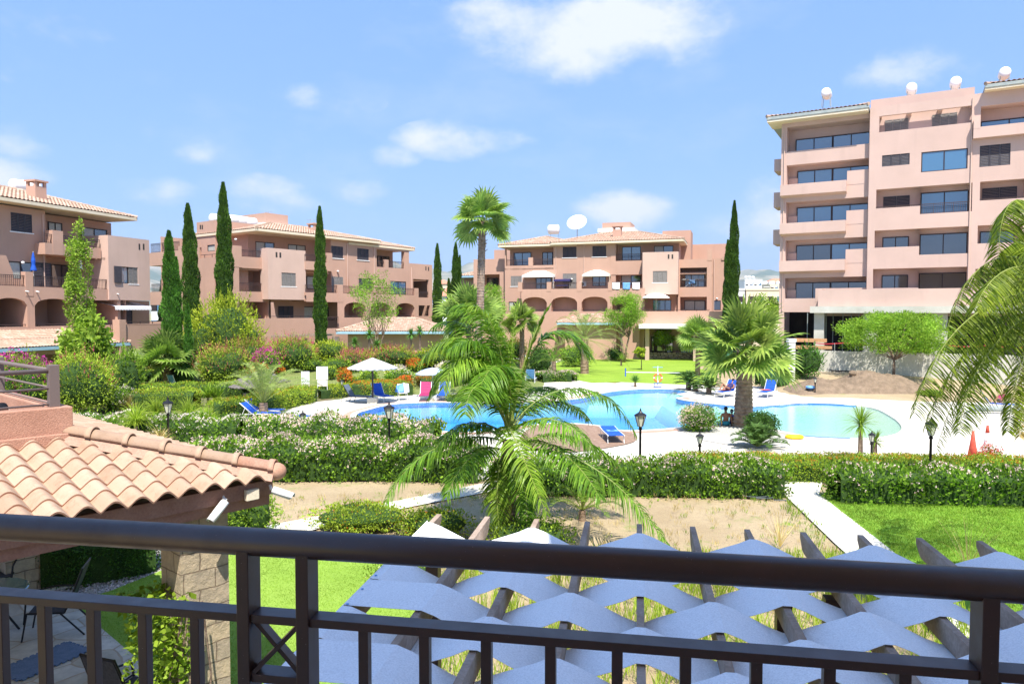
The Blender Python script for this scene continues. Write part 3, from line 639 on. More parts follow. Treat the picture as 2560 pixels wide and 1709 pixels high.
# ================================================================ buildings
class Fr:
    """facade frame: s along the facade, n outwards, z up"""
    def __init__(s,O,D):
        s.O=Vector((O[0],O[1],0)); s.D=Vector((D[0],D[1],0)).normalized(); s.N=Vector((s.D.y,-s.D.x,0))
        if s.N.dot(s.O)>0: s.N=-s.N
    def p(s,a,n,z): q=s.O+s.D*a+s.N*n; return (q.x,q.y,z)
    def q(s,u,v,n=0):
        d=ray(u,v); o=s.O+s.N*n; c=Vector((0,0,H)); t=(o-c).dot(s.N)/d.dot(s.N); P=c+d*t
        return ((P-s.O).dot(s.D),P.z)
    def R(s,uL,vT,uR,vB,n=0,snap=.02):
        """photo rectangle (rows read at its left edge) -> s0,s1,z0,z1"""
        a,zt=s.q(uL,vT,n); _,zb=s.q(uL,vB,n); b,_=s.q(uR,(vT+vB)/2,n); a,_=s.q(uL,(vT+vB)/2,n)
        return (a,b,zb,zt)
    def z(s,u,v,n=0): return s.q(u,v,n)[1]
    def s_(s,u,n=0,v=700): return s.q(u,v,n)[0]
def quad(mb,F,pts,mi=None): mb.poly([F.p(*p) for p in pts],mi)
def panel(mb,F,s0,s1,z0,z1,n=0,ops=(),th=.25,mi=0,inner=0):
    """wall panel with openings. op=(s0,s1,z0,z1[,depth[,arch]]): depth>0 makes an alcove, depth 0 a see-through opening"""
    S=sorted({s0,s1,*[min(max(o[0],s0),s1) for o in ops],*[min(max(o[1],s0),s1) for o in ops]}); Z=sorted({z0,z1,*[min(max(o[2],z0),z1) for o in ops],*[min(max(o[3],z0),z1) for o in ops]})
    for i in range(len(S)-1):
        for j in range(len(Z)-1):
            cs,cz=(S[i]+S[i+1])/2,(Z[j]+Z[j+1])/2
            if any(o[0]<cs<o[1] and o[2]<cz<o[3] for o in ops): continue
            quad(mb,F,[(S[i],n,Z[j]),(S[i+1],n,Z[j]),(S[i+1],n,Z[j+1]),(S[i],n,Z[j+1])],mi)
    for o in ops:
        a,b,c,d=[float(x) for x in o[:4]]; dp=o[4] if len(o)>4 else .2; arch=o[5] if len(o)>5 else 0
        dd=dp if dp>0 else th
        if arch:
            K=12; pts=[(a+(b-a)*k/K, d-arch+arch*math.sqrt(max(0,1-(2*k/K-1)**2))) for k in range(K+1)]
            for k in range(K):
                (x0,y0),(x1,y1)=pts[k],pts[k+1]; quad(mb,F,[(x0,n,y0),(x1,n,y1),(x1,n,d),(x0,n,d)],mi); quad(mb,F,[(x0,n,y0),(x0,n-.3,y0),(x1,n-.3,y1),(x1,n,y1)],mi)
                quad(mb,F,[(x0,n-.3,y0),(x1,n-.3,y1),(x1,n-.3,d),(x0,n-.3,d)],mi)
        quad(mb,F,[(a,n,c),(a,n-dd,c),(a,n-dd,d),(a,n,d)],inner); quad(mb,F,[(b,n,c),(b,n,d),(b,n-dd,d),(b,n-dd,c)],inner)
        quad(mb,F,[(a,n,c),(b,n,c),(b,n-dd,c),(a,n-dd,c)],mi); quad(mb,F,[(a,n,d),(a,n-dd,d),(b,n-dd,d),(b,n,d)],inner)
        if dp>0: quad(mb,F,[(a,n-dd,c),(b,n-dd,c),(b,n-dd,d),(a,n-dd,d)],inner)
def blk(mb,F,s0,s1,n0,n1,z0,z1,mi=0):
    mb.box(s0,s1,n0,n1,z0,z1,mi,F.p)
def shutter_panel(F,r,n,mat,parent,leafs=3,name='shutter'):
    a,b,c,d=r; mb=MB(); w=(b-a)/leafs
    for k in range(leafs):
        x0,x1=a+k*w,a+(k+1)*w; t=.05
        blk(mb,F,x0+.01,x0+.01+t,n,n+.05,c,d); blk(mb,F,x1-.01-t,x1-.01,n,n+.05,c,d); blk(mb,F,x0+.06,x1-.06,n,n+.05,c,c+t); blk(mb,F,x0+.06,x1-.06,n,n+.05,d-t,d)
        m=max(4,int((d-c)/.11)); h=(d-c-2*t)/m
        for i in range(m):
            z=c+t+h*i; quad(mb,F,[(x0+.06,n+.045,z+.01),(x1-.06,n+.045,z+.01),(x1-.06,n+.012,z+h*.95),(x0+.06,n+.012,z+h*.95)])
    return mb.build(name,mat,parent)
def window(F,r,n,parent,kind='glass',leafs=2,name=None,sill=False,lm=None):
    a,b,c,d=[float(x) for x in r]
    if kind in ('shutter','shutter_grey'):
        o=shutter_panel(F,r,n,M[kind],parent,leafs)
        if sill:
            mb=MB(); blk(mb,F,a-.1,b+.1,n,n+.10,c-.08,c-.01); mb.build('sill',M['white'],o)
        return o
    mb=MB(); t=.07
    blk(mb,F,a,b,n,n+.06,d-t,d); blk(mb,F,a,b,n,n+.06,c,c+t*.7)
    xs=[a+(b-a)*k/leafs for k in range(leafs+1)]
    for k,x in enumerate(xs):
        x0=min(max(x-t/2,a),b-t); blk(mb,F,x0,x0+t,n+.001,n+.058,c+t*.7,d-t)
    o=mb.build('window' if (d-c)<1.7 else 'sliding_door',M['frame'],parent)
    for k in range(leafs):
        g=MB(); quad(g,F,[(xs[k]+.02,n+.02,c+.02),(xs[k+1]-.02,n+.02,c+.02),(xs[k+1]-.02,n+.02,d-.02),(xs[k]+.02,n+.02,d-.02)])
        mm=M['glass_blue' if kind=='blue' else 'glass']
        if kind=='curtain' and k%2==0 or kind=='curtains': mm=M['curtain']
        g.build('pane',mm,o)
    if sill: mb=MB(); blk(mb,F,a-.1,b+.1,n,n+.10,c-.08,c-.01); mb.build('sill',M['white'],o)
    return o
def railing(F,s0,s1,z0,z1,n,parent,step=.13,name='railing',bars=True):
    mb=MB(); h=.045
    blk(mb,F,s0,s1,n-.03,n+.03,z1-h,z1)
    if bars:
        blk(mb,F,s0,s1,n-.015,n+.015,z0+.04,z0+.07); blk(mb,F,s0,s1,n-.015,n+.015,z1-.16,z1-.135); k=max(1,int((s1-s0)/step))
        for i in range(k+1):
            x=s0+(s1-s0)*i/k; w=.022 if i%9 else .04; blk(mb,F,x-w/2,x+w/2,n-.011,n+.011,z0,z1-h)
    else:
        for x in np.arange(s0+.1,s1,1.2): blk(mb,F,x,x+.04,n-.02,n+.02,z0,z1-h)
    return mb.build(name,M['rail'],parent)
def tiles(mb,org,es,eu,length,inset0,inset1,rows,rowlen,pitch,amp,prof='s',seg=6,lip=.03,mi=0,lipmi=1,jit=.006,wav=None):
    """roof slope: org eave corner, es unit along eave, eu unit up-slope; trims linearly to hips"""
    org=Vector(org);es=Vector(es);eu=Vector(eu);nz=es.cross(eu).normalized()
    if nz.z<0: nz=-nz
    H_=rows*rowlen; cols=int(length/pitch)+1
    def h(f):  # one tile cross-section: roll then pan
        return amp*(.5-.5*math.cos(2*PI*f))**.62 if prof=='s' else amp*max(0,math.sin(PI*f*1.0))
    for r in range(rows):
        y0=r*rowlen; y1=y0+rowlen*1.02; a0=inset0*y0/H_; a1=length-inset1*y0/H_; b0=inset0*y1/H_; b1=length-inset1*y1/H_
        for c in range(cols):
            x0=c*pitch; x1=x0+pitch; xm=(x0+x1)/2
            if xm<a0-.0 or xm>a1+.0 or xm<b0-pitch*.5 or xm>b1+pitch*.5: continue
            j=random.uniform(-jit,jit); k0=len(mb.v)
            for (y,e) in ((y0,lip),(y1,0)):
                for i in range(seg+1):
                    f=i/seg; mb.v.append(tuple(org+es*(x0+f*pitch)+eu*(y+j)+nz*(h(f)+e)))
            for i in range(seg): mb.f.append((k0+i,k0+i+1,k0+seg+2+i,k0+seg+1+i)); mb.m.append(mi)
            k1=len(mb.v)
            for i in range(seg+1):
                f=i/seg; p=org+es*(x0+f*pitch)+eu*(y0+j)+nz*(h(f)+lip); mb.v.append(tuple(p-nz*lip))
            for i in range(seg): mb.f.append((k0+i+1,k0+i,k1+i,k1+i+1)); mb.m.append(lipmi)
def hip_roof(F,s0,s1,n0,n1,z,pitch,parent,ridge=None,tp=.30,amp=.07,ov=0,mat=None,name='roof',fascia='cream',soff=.0,sides=(1,1,1,1),seg=5,row=.38):
    """hipped tile roof over s0..s1, n0(back)..n1(front); returns roof object"""
    ang=math.atan(pitch); half=(n1-n0)/2; rise=half*pitch; sl=half/math.cos(ang); rows=max(3,int(sl/row)); rl=sl/rows; mb=MB()
    D,N=F.D,F.N; up=Vector((0,0,1))
    L=s1-s0; fit=lambda x: x/max(1,round(x/tp))
    def face(o,es,inn,length,i0,i1):
        eu=(inn*math.cos(ang)+up*math.sin(ang)); k=fit(length); tiles(mb,o,es,eu,length,i0,i1,rows,rl,k,amp,seg=seg)
    face(Vector(F.p(s0,n1,z)),D,-N,L,half,half)
    if sides[1]: face(Vector(F.p(s0,n0,z)),N,D,n1-n0,half,half)
    if sides[2]: face(Vector(F.p(s1,n0,z)),N,-D,n1-n0,half,half)
    if sides[3]: face(Vector(F.p(s0,n0,z)),D,N,L,half,half)
    r0=Vector(F.p(s0+half,(n0+n1)/2,z+rise)); r1=Vector(F.p(s1-half,(n0+n1)/2,z+rise))
    for a,b in ((Vector(F.p(s0,n1,z)),r0),(Vector(F.p(s1,n1,z)),r1),(Vector(F.p(s0,n0,z)),r0),(Vector(F.p(s1,n0,z)),r1),(r0,r1)):
        ln=(b-a).length; k=max(2,int(ln/.42)); d=(b-a)/k
        for i in range(k): mb.tube([a+d*i+up*.045,a+d*(i+1.04)+up*.03],[.135,.11],7,0)
    # closed deck below the tiles
    c0,c1,c2,c3=[Vector(F.p(*p)) for p in ((s0,n1,z-.02),(s1,n1,z-.02),(s1,n0,z-.02),(s0,n0,z-.02))]; r0d,r1d=r0-up*.05,r1-up*.05
    mb.poly([c0,c1,r1d,r0d],1); mb.poly([c1,c2,r1d],1); mb.poly([c2,c3,r0d,r1d],1); mb.poly([c3,c0,r0d],1)
    o=mb.build(name,[mat or M['tile_far'],M['tile_lip']],parent)
    fb=MB(); t=.04; blk(fb,F,s0,s1,n1-t,n1,z-.24,z-.02); blk(fb,F,s0,s0+t,n0,n1-t,z-.24,z-.02); blk(fb,F,s1-t,s1,n0,n1-t,z-.24,z-.02); blk(fb,F,s0+t,s1-t,n0+.01,n1-t-.001,z-.26,z-.20)
    fb.build('soffit',M[fascia],o); return o
def chimney(F,s,n,z0,z1,parent,w=.9):
    mb=MB(); blk(mb,F,s-w/2,s+w/2,n-w/2,n+w/2,z0,z1-.45)
    for a in (-1,1):
        for b in (-1,1): blk(mb,F,s+a*(w/2-.09)-.09,s+a*(w/2-.09)+.09,n+b*(w/2-.09)-.09,n+b*(w/2-.09)+.09,z1-.45,z1-.12)
    blk(mb,F,s-w/2-.1,s+w/2+.1,n-w/2-.1,n+w/2+.1,z1-.12,z1); return mb.build('chimney',M['wall'],parent)
def wall_lamp(F,s,n,z,parent):
    mb=MB(); mb.ball(F.p(s,n+.12,z),.13,.13,.1,8,5); return mb.build('wall_lamp',M['white'],parent,True)
def slots(mbd,F,lst,n):
    for a,b,c,d in lst: blk(mbd,F,a,b,n+.002,n+.006,c,d)
def mkF(u,d,D): c=W(u,780,d); return Fr((c.x,d),D)
FB1=mkF(110,52,(.302,.953)); FB2=mkF(585,64,(.5795,.815)); FB3=mkF(1500,84.5,(.955,-.297)); FB4=mkF(1952,59,(.873,-.487))
# ---------------------------------------------------------------- left apartment block
def block1():
    F=FB1; c=F.p(0,0,0); root=empty('apartment_building',(0,0,0),0,'terracotta apartment block at the far left with blue closed parasol on its balcony','building','terracotta apartment buildings around the pool')
    mb=MB(); S=lambda u,n=0: F.s_(u,n); L=-16
    sA=S(117); 
    panel(mb,F,L,sA,6.2,12.6,0,[(*F.R(27,530,80,577),.12),(*F.R(22,652,82,696),.15)])
    # upper recess behind the balcony
    sR=F.s_(281,-1.6); ww1=F.R(119,554,154,600,-1.6); ww2=F.R(201,567,266,604,-1.6)
    panel(mb,F,sA,sR,9.5,12.6,-1.6,[]); quad(mb,F,[(sA,0,6.2),(sA,-1.6,6.2),(sA,-1.6,12.6),(sA,0,12.6)])
    quad(mb,F,[(sR,-1.6,9.4),(sR,-9,9.4),(sR,-9,12.6),(sR,-1.6,12.6)])
    panel(mb,F,sA,S(253,0),6.2,9.45,-1.6,[])
    # upper balcony
    b0,b1=F.s_(115,1.0),F.s_(254,1.0); blk(mb,F,b0,b1,.75,1.0,9.40,10.2); blk(mb,F,b0,b1,-1.6,.75,9.40,9.55); blk(mb,F,b0,b0+.25,-0,.75,9.55,10.2)
    p0,p1=F.s_(134,1.0),F.s_(160,1.0); blk(mb,F,p0,p1,.3,1.02,9.42,11.15)
    # pale block
    k0,k1=F.s_(272,1.6),F.s_(375,1.6)
    mp=MB(); w=F.R(304,666,345,708,1.6); panel(mp,F,k0,k1,6.25,11.2,1.6,[(*w,.12),])
    quad(mp,F,[(k0,1.6,6.25),(k0,-1.6,6.25),(k0,-1.6,11.2),(k0,1.6,11.2)]); quad(mp,F,[(k1,1.6,6.25),(k1,1.6,11.2),(k1,-9,11.2),(k1,-9,6.25)]); quad(mp,F,[(k0,1.6,11.2),(k1,1.6,11.2),(k1,1.3,11.2),(k0,1.3,11.2)]); quad(mp,F,[(k0,1.6,6.25),(k1,1.6,6.25),(k1,-1,6.25),(k0,-1,6.25)])
    quad(mp,F,[(k0,1.3,11.2),(k1,1.3,11.2),(k1,1.3,9.5),(k0,1.3,9.5)]); blk(mp,F,k0,k1,-9,1.3,9.3,9.5)
    # first floor terrace front with arches
    f0,f1=L,F.s_(300,1.5); A1=(F.s_(-20,1.5),F.s_(66,1.5),4.3,6.25,2.6,.5); A2=(F.s_(85,1.5),F.s_(184,1.5),4.3,6.25,2.6,.5); A0=(F.s_(-20,1.5)-4.5,F.s_(-20,1.5)-.6,4.3,6.25,2.6,.5)
    panel(mb,F,f0,f1,3.6,7.05,1.5,[A0,A1,A2,(F.s_(190,1.5)+.6,f1-.3,4.3,6.2,3.0)]); blk(mb,F,f0,f1,1.25,1.49,6.3,7.049); blk(mb,F,f0,f1,-1.6,1.25,6.25,6.45)
    for u0,u1,zt in ((64,83,8.05),): blk(mb,F,F.s_(u0,1.52),F.s_(u1,1.52),1.1,1.52,6.4,zt)
    mb.poly([F.p(F.s_(-20,.9),.9,6.5),F.p(F.s_(34,.9),.9,6.5),F.p(F.s_(33,.9),.9,8.0),F.p(F.s_(17,.9),.9,9.1),F.p(F.s_(-20,.9),.9,9.1)])
    # below pale block
    g0,g1=F.s_(262,-.6),F.s_(372,-.6); panel(mb,F,g0,g1,3.4,6.25,-.6,[]); quad(mb,F,[(g0,1.5,3.4),(g0,-.6,3.4),(g0,-.6,6.3),(g0,1.5,6.3)])
    # base storey and terrace walls
    panel(mb,F,L,F.s_(300,1.5),0,3.65,1.5,[]); blk(mb,F,L,F.s_(330,3.2),1.5,3.2,3.4,3.6); panel(mb,F,F.s_(296,4.4),F.s_(440,4.4),.3,4.35,4.4,[]); blk(mb,F,F.s_(296,4.4),F.s_(440,4.4),4.1,4.4,4.30,4.40)
    blk(mb,F,F.s_(295,4.5),F.s_(311,4.5),3.9,4.55,.3,4.75); blk(mb,F,F.s_(262,3.6),F.s_(297,3.6),3.4,3.6,.3,3.55)
    quad(mb,F,[(L,0,0),(L,-9,0),(L,-9,12.6),(L,0,12.6)]); quad(mb,F,[(k1,-9,0),(L,-9,0),(L,-9,12.6),(k1,-9,12.6)]); quad(mb,F,[(k1,-.6,0),(k1,-9,0),(k1,-9,6.3),(k1,-.6,6.3)])
    mb.build('wall',M['wall'],root); mp.build('wall',M['wall_light'],root)
    window(F,F.R(27,530,80,577),-.05,root,'shutter',3,sill=True); window(F,F.R(22,652,82,696),-.08,root,'curtain',2)
    window(F,ww1,-1.57,root,'curtains',2); window(F,ww2,-1.57,root,'curtain',2)
    window(F,F.R(84,655,127,716,.02),.02,root,'shutter',2); window(F,F.R(127,660,180,716,-1.5),-1.5,root,'glass',2)
    window(F,(w[0]+.45*(w[1]-w[0]),*w[1:]),1.52,root,'shutter_grey',2,sill=True); o=window(F,(w[0],w[0]+.42*(w[1]-w[0]),w[2],w[3]),1.5,root,'blue',1)
    mb=MB(); r=w; mb.box(r[0]-.75,r[0]-.04,1.64,1.68,r[2],r[3],0,F.p); mb.build('shutter',M['shutter'],root)
    window(F,F.R(286,771,330,812,-.58),-.58,root,'shutter',3); window(F,F.R(127,768,170,812,-1.0),-1.0,root,'curtains',2)
    railing(F,F.s_(115,.95),p0,10.2,10.85,.93,root); railing(F,p1,b1-.05,10.2,10.85,.93,root)
    railing(F,F.s_(-30,1.4),F.s_(62,1.4),7.05,7.8,1.4,root); railing(F,F.s_(84,1.4),F.s_(295,1.4),7.05,7.8,1.4,root)
    railing(F,L,F.s_(66,1.3),4.3,4.48,1.3,root,bars=False); railing(F,F.s_(86,1.3),F.s_(180,1.3),4.3,4.48,1.3,root,bars=False); railing(F,F.s_(313,4.3),F.s_(440,4.3),4.4,4.6,4.3,root,bars=False); railing(F,F.s_(274,3.5),F.s_(295,3.5),3.5,4.55,3.5,root)
    e1=F.s_(347,1.1); hip_roof(F,L-1,e1,-11,1.1,12.95,.28,root); chimney(F,F.s_(97,-1.6),-1.6,12.95,14.95,root)
    a0,a1=F.s_(268,1.0),F.s_(360,1.0); mb=MB(); mb.poly([F.p(a0,-.5,6.15),F.p(a1,-.5,6.15),F.p(a1,1.7,5.75),F.p(a0,1.7,5.75)]); K=24
    for i in range(K):
        x0,x1=a0+(a1-a0)*i/K,a0+(a1-a0)*(i+1)/K; mb.poly([F.p(x0,1.7,5.75),F.p(x1,1.7,5.75),F.p(x1,1.72,5.52),F.p((x0+x1)/2,1.72,5.44),F.p(x0,1.72,5.52)])
    mb.build('awning',M['whitecloth'],root)
    wall_lamp(F,F.s_(55),0,8.75,root)
    for u in (64,90,290): mb=MB(); mb.tube([F.p(F.s_(u,1.5),1.5,6.72),F.p(F.s_(u,1.5),1.75,6.70)],.05,6); mb.build('drain_spout',M['white'],root)
    mb=MB()
    for u0,u1 in ((346.5,350.3),(357,361)): a=F.R(u0,609,u1,624.5,1.6); blk(mb,F,a[0],a[1],1.601,1.608,a[2],a[3])
    mb.build('wall_slot',M['darkin'],root)
    return root
# ---------------------------------------------------------------- second block
def block2():
    F=FB2; root=empty('apartment_building',(0,0,0),0,'three storey terracotta apartment block left of centre behind tall cypresses','building','terracotta apartment buildings around the pool')
    mb=MB(); s_=F.s_
    # front loggia block
    lo=F.R(598,669,669,728); panel(mb,F,0,s_(672),3.5,10.28,0,[(lo[0],lo[1],7.16,9.26,2.2),(lo[0],s_(670),4.7,6.25,2.2)])
    blk(mb,F,0,.85,-.3,0.02,9.3,11.2); quad(mb,F,[(.0,-.25,10.28),(s_(672),-.25,10.28),(s_(672),-.25,9.3),(0,-.25,9.3)]); quad(mb,F,[(0,0,10.28),(s_(672),0,10.28),(s_(672),-.25,10.28),(0,-.25,10.28)])
    sM=s_(828); e0=s_(643,.6)
    # terrace floors
    blk(mb,F,.01,26.2,-12,-.26,9.10,9.30)
    # set-back top floor wall
    nb=-2.4; c0=s_(622,nb); panel(mb,F,c0,sM,9.3,12.7,nb,[(*F.R(639,603,686,648,nb),.1),(*F.R(720,610,764,652,nb),.1)]); quad(mb,F,[(c0,nb,9.3),(c0,-12,9.3),(c0,-12,12.7),(c0,nb,12.7)])
    # right balcony (upper)
    b0,b1=s_(764,1),s_(831,1); blk(mb,F,b0,b1,.75,1.0,9.38,10.2); blk(mb,F,b0,b1,-2.4,.749,9.32,9.5); blk(mb,F,s_(819,1.02),b1,.2,1.02,9.36,11.15)
    # wall below upper balcony (recess) and main wall
    panel(mb,F,s_(762,-1.2),sM,6.5,9.4,-1.2,[]); quad(mb,F,[(sM,-2.4,6.5),(sM,0,6.5),(sM,0,12.7),(sM,-2.4,12.7)])
    w1=F.R(827.5,614,857.6,644); w1=(max(w1[0],sM+.05),w1[1],w1[2],w1[3]); w2=F.R(893,620,921.6,649); w3=F.R(829,691,858,731); w3=(max(w3[0],sM+.05),*w3[1:]); w4=F.R(897,695,930,722)
    sE=s_(942); panel(mb,F,sM,sE,6.5,12.7,0,[(*w1,.1),(*w2,.1),(*w3,.1),(*w4,.12)])
    # upper right loggia
    sP=s_(1023); pp=.5; panel(mb,F,sE,sP,6.5,10.2,0,[(*F.R(976,702,1015,735),.1)]); blk(mb,F,sE,sP,-.25,-.001,10.0,10.199)
    blk(mb,F,sP-.75,sP-.01,-.5,0,10.2,12.1); blk(mb,F,sE,sP,-.4,.0,12.1,12.7); blk(mb,F,sE,s_(973,-2.2)+.6,-2.6,-2.2,9.3,12.7); quad(mb,F,[(sE,0,10.2),(sE,-2.2,10.2),(sE,-2.2,12.7),(sE,0,12.7)])
    blk(mb,F,s_(962),s_(971.5),-.25,.02,9.9,11.05); blk(mb,F,sP-.75,sP,-9,-8.6,9.3,12.1); blk(mb,F,sE,sP,-9,-.4,12.45,12.7)
    # end block
    sQ=s_(1080.5); o1=F.R(1033,697.6,1072,740); panel(mb,F,sP,sQ,3.4,10.87,0,[(o1[0],o1[1],7.0,9.1,0),(*F.R(1046,763,1075,790),0)]); 
    quad(mb,F,[(sQ,0,3.4),(sQ,-4,3.4),(sQ,-4,10.87),(sQ,0,10.87)]); quad(mb,F,[(sP,0,10.87),(sQ,0,10.87),(sQ,-.3,10.87),(sP,-.3,10.87)]); blk(mb,F,o1[1]-.0,sQ-.3,-4,-3.7,3.4,6.9)
    # first floor terrace + arches (projecting)
    n1=1.2; t0,t1=s_(765,n1),s_(1037,n1); 
    arcs=[(s_(860,n1),s_(914,n1),4.75,6.3,2.6,.55),(s_(926,n1),s_(976,n1),4.75,6.3,2.6,.55),(s_(990,n1),s_(1036,n1),4.75,6.3,2.6,.55)]
    panel(mb,F,s_(843,n1),t1,1.2,7.2,n1,arcs); panel(mb,F,t0,s_(843,n1),6.3,7.2,n1,[]); blk(mb,F,t0,t1,n1-.25,n1-.001,6.9,7.199); blk(mb,F,t0,t1,-1.2,n1-.25,6.35,6.55)
    blk(mb,F,s_(844,n1+.02),s_(857.5,n1+.02),n1-.5,n1+.02,6.3,8.05); blk(mb,F,s_(1037,n1),s_(1046,n1),n1-.5,n1+.02,1.2,8.0)
    quad(mb,F,[(t1,n1,1.2),(t1,0,1.2),(t1,0,7.2),(t1,n1,7.2)])
    panel(mb,F,s_(757,-1.2),s_(846,-1.2),3.4,6.4,-1.2,[])
    mb.poly([F.p(s_(876,.5),.5,6.5),F.p(s_(898,.5),.5,7.1),F.p(s_(891,.5),.5,9.0),F.p(s_(873,.5),.5,9.0)])
    # ground walls
    panel(mb,F,s_(660,2.5),s_(786,2.5),1.0,4.76,2.5,[]); blk(mb,F,s_(660,2.5),s_(786,2.5),2.25,2.499,4.6,4.755); panel(mb,F,s_(786,1.6),s_(846,1.6),.5,3.7,1.6,[]); blk(mb,F,s_(786,1.6),s_(846,1.6),1.2,1.599,3.4,3.7)
    panel(mb,F,s_(1036,1.4),s_(1098,1.4),1,4.75,1.4,[]); panel(mb,F,-1,s_(672),0,3.55,0,[])
    # under pale block
    panel(mb,F,s_(676,-1),s_(760,-1),3.4,6.5,-1,[]); quad(mb,F,[(s_(672),0,3.5),(s_(672),-1,3.5),(s_(672),-1,6.5),(s_(672),0,6.5)]); mb.poly([F.p(s_(676,1.5),1.5,4.7),F.p(s_(692,1.5),1.5,4.7),F.p(s_(688,1.5),1.5,4.95),F.p(s_(683,1.5),1.5,6.2),F.p(s_(676,1.5),1.5,6.2)])
    # left facade
    G2=Fr(F.O,-F.N); g=G2.s_
    panel(mb,G2,0,g(500),2,10.28,0,[(g(567),g(536.5),7.15,9.2,2.2),(g(567),g(538),4.5,6.2,2.2)]); blk(mb,G2,0,g(500),-.25,-.001,10.0,10.279)
    hq=G2.q(470,613)[1]; panel(mb,G2,g(500),g(447),2,hq,0,[]); quad(mb,G2,[(g(447),0,2),(g(447),0,hq),(g(447),-5,hq),(g(447),-5,2)]); blk(mb,G2,g(500),g(447),-.3,-.001,hq-.3,hq-.001)
    za=G2.q(400,630)[1]; zb_=G2.q(400,663)[1]; zc=G2.q(400,729)[1]; zd=G2.q(400,762)[1]
    blk(mb,G2,g(447),g(374),-.25,0,zb_,za); blk(mb,G2,g(447),g(374),-.25,0,zd,zc); blk(mb,G2,g(447),g(374),-5,-.25,zb_,zb_+.2); blk(mb,G2,g(447),g(374),-5,-.25,zd,zd+.2); blk(mb,G2,g(382),g(374),-5,-4,0,za)
    panel(mb,G2,g(500)-.2,g(368),.5,G2.q(440,803,1.5)[1],1.5,[])
    # stair tower
    nt=-6; k0,k1=s_(540,nt),s_(648,nt); zt=14.07; panel(mb,F,k0,k1,9.3,zt,nt,[]); T2=Fr(Vector(F.p(k0,nt,0)),-F.N); l=T2.s_(494); panel(mb,T2,0,l,9.3,zt,0,[(*T2.R(537,611,518,627),.15),(T2.s_(505),T2.s_(497),9.4,11.9,.3)]); quad(mb,F,[(k0,nt,zt),(k1,nt,zt),(k1,nt-.3,zt),(k0,nt-.3,zt)]); quad(mb,T2,[(0,0,zt),(l,0,zt),(l,-.3,zt),(0,-.3,zt)])
    quad(mb,F,[(0,-12,0),(26,-12,0),(26,-12,12.7),(0,-12,12.7)])
    mb.build('wall',M['wall'],root)
    window(T2,T2.R(537,611,518,627),-.1,root,'curtain',1)
    # pale block
    mp=MB(); p0,p1=s_(670.5,.9),s_(764.5,.9); w=F.R(704,681,740,715,.9); panel(mp,F,p0,p1,6.47,11.16,.9,[(*w,.1)]); quad(mp,F,[(p0,.9,6.47),(p0,-.25,6.47),(p0,-.25,11.16),(p0,.9,11.16)]); quad(mp,F,[(p1,.9,6.47),(p1,.9,11.16),(p1,-1.2,11.16),(p1,-1.2,6.47)]); quad(mp,F,[(p0,.9,11.16),(p1,.9,11.16),(p1,.6,11.16),(p0,.6,11.16)]); quad(mp,F,[(p0,.6,11.16),(p1,.6,11.16),(p1,.6,9.3),(p0,.6,9.3)]); quad(mp,F,[(p0,.9,6.47),(p1,.9,6.47),(p1,-1,6.47),(p0,-1,6.47)])
    mp.build('wall',M['wall_light'],root); window(F,w,.82,root,'shutter_grey',3,sill=True)
    sl=MB()
    for u0,u1,va,vb in ((689,693.5,630,643),(698.6,703,631,644)): a=F.R(u0,va,u1,vb,.9); blk(sl,F,a[0],a[1],.901,.908,a[2],a[3])
    for u0,u1,va,vb in ((1063.5,1066,666,676),(1070,1072.6,667,677)): a=F.R(u0,va,u1,vb,0); blk(sl,F,a[0],a[1],.001,.008,a[2],a[3])
    for u0,u1 in ((503,499.5),(507.5,504.5)): a=T2.R(u0,562,u1,573,0); blk(sl,T2,a[0],a[1],.001,.008,a[2],a[3])
    sl.build('wall_slot',M['darkin'],root)
    window(F,F.R(639,603,686,648,nb),nb-.05,root,'curtain',2); window(F,F.R(720,610,764,652,nb),nb-.05,root,'curtains',2)
    window(F,w1,-.05,root,'shutter',3,sill=True); window(F,w2,-.05,root,'shutter',3,sill=True); window(F,w3,-.05,root,'shutter_grey',3); window(F,w4,-.08,root,'shutter',3)
    window(F,F.R(976,702,1015,735),-.06,root,'blue',2); window(F,F.R(943.5,639,973,669,-2.15),-2.15,root,'glass',3)
    window(F,F.R(696,765,733,797,-.95),-.95,root,'shutter',3); window(F,F.R(758,766,785,797,-1.15),-1.15,root,'curtains',1); window(F,F.R(819,767,843,800,-1.15),-1.15,root,'glass',2); window(F,F.R(766,690,786,722,-1.15),-1.15,root,'curtains',1)
    window(F,F.R(599,681,613,722,-2.1),-2.1,root,'glass',1); window(F,(s_(880,-1.2),s_(905,-1.2),4.8,6.2),-1.2,root,'glass',2); window(F,(s_(945,-1.2),s_(965,-1.2),4.8,6.2),-1.2,root,'glass',2)
    railing(F,lo[0],lo[1],7.2,7.95,-.12,root); railing(F,.85,p0,10.28,10.9,-.12,root); railing(F,b0,s_(819,1),10.2,10.85,.9,root); railing(F,sE+.05,s_(962),10.2,10.95,-.12,root); railing(F,s_(971.5),sP-.8,10.2,10.95,-.12,root)
    railing(F,t0,s_(844,n1),7.2,7.95,n1-.12,root); railing(F,s_(858,n1),t1,7.2,7.95,n1-.12,root); railing(F,o1[0],o1[1],7.0,7.7,-.12,root)
    railing(F,s_(663,2.4),s_(786,2.4),4.76,4.95,2.4,root,bars=False); railing(F,s_(788,1.5),s_(845,1.5),3.7,4.85,1.5,root); railing(F,s_(860,n1),t1,4.75,4.95,n1-.15,root,bars=False); railing(G2,g(566),g(536),7.2,7.95,-.12,root)
    railing(G2,g(447),g(376),za,G2.q(400,607)[1],-.12,root); railing(G2,g(447),g(376),zc,G2.q(400,709)[1],-.12,root); railing(G2,.9,g(500),10.28,10.6,-.12,root,bars=False)
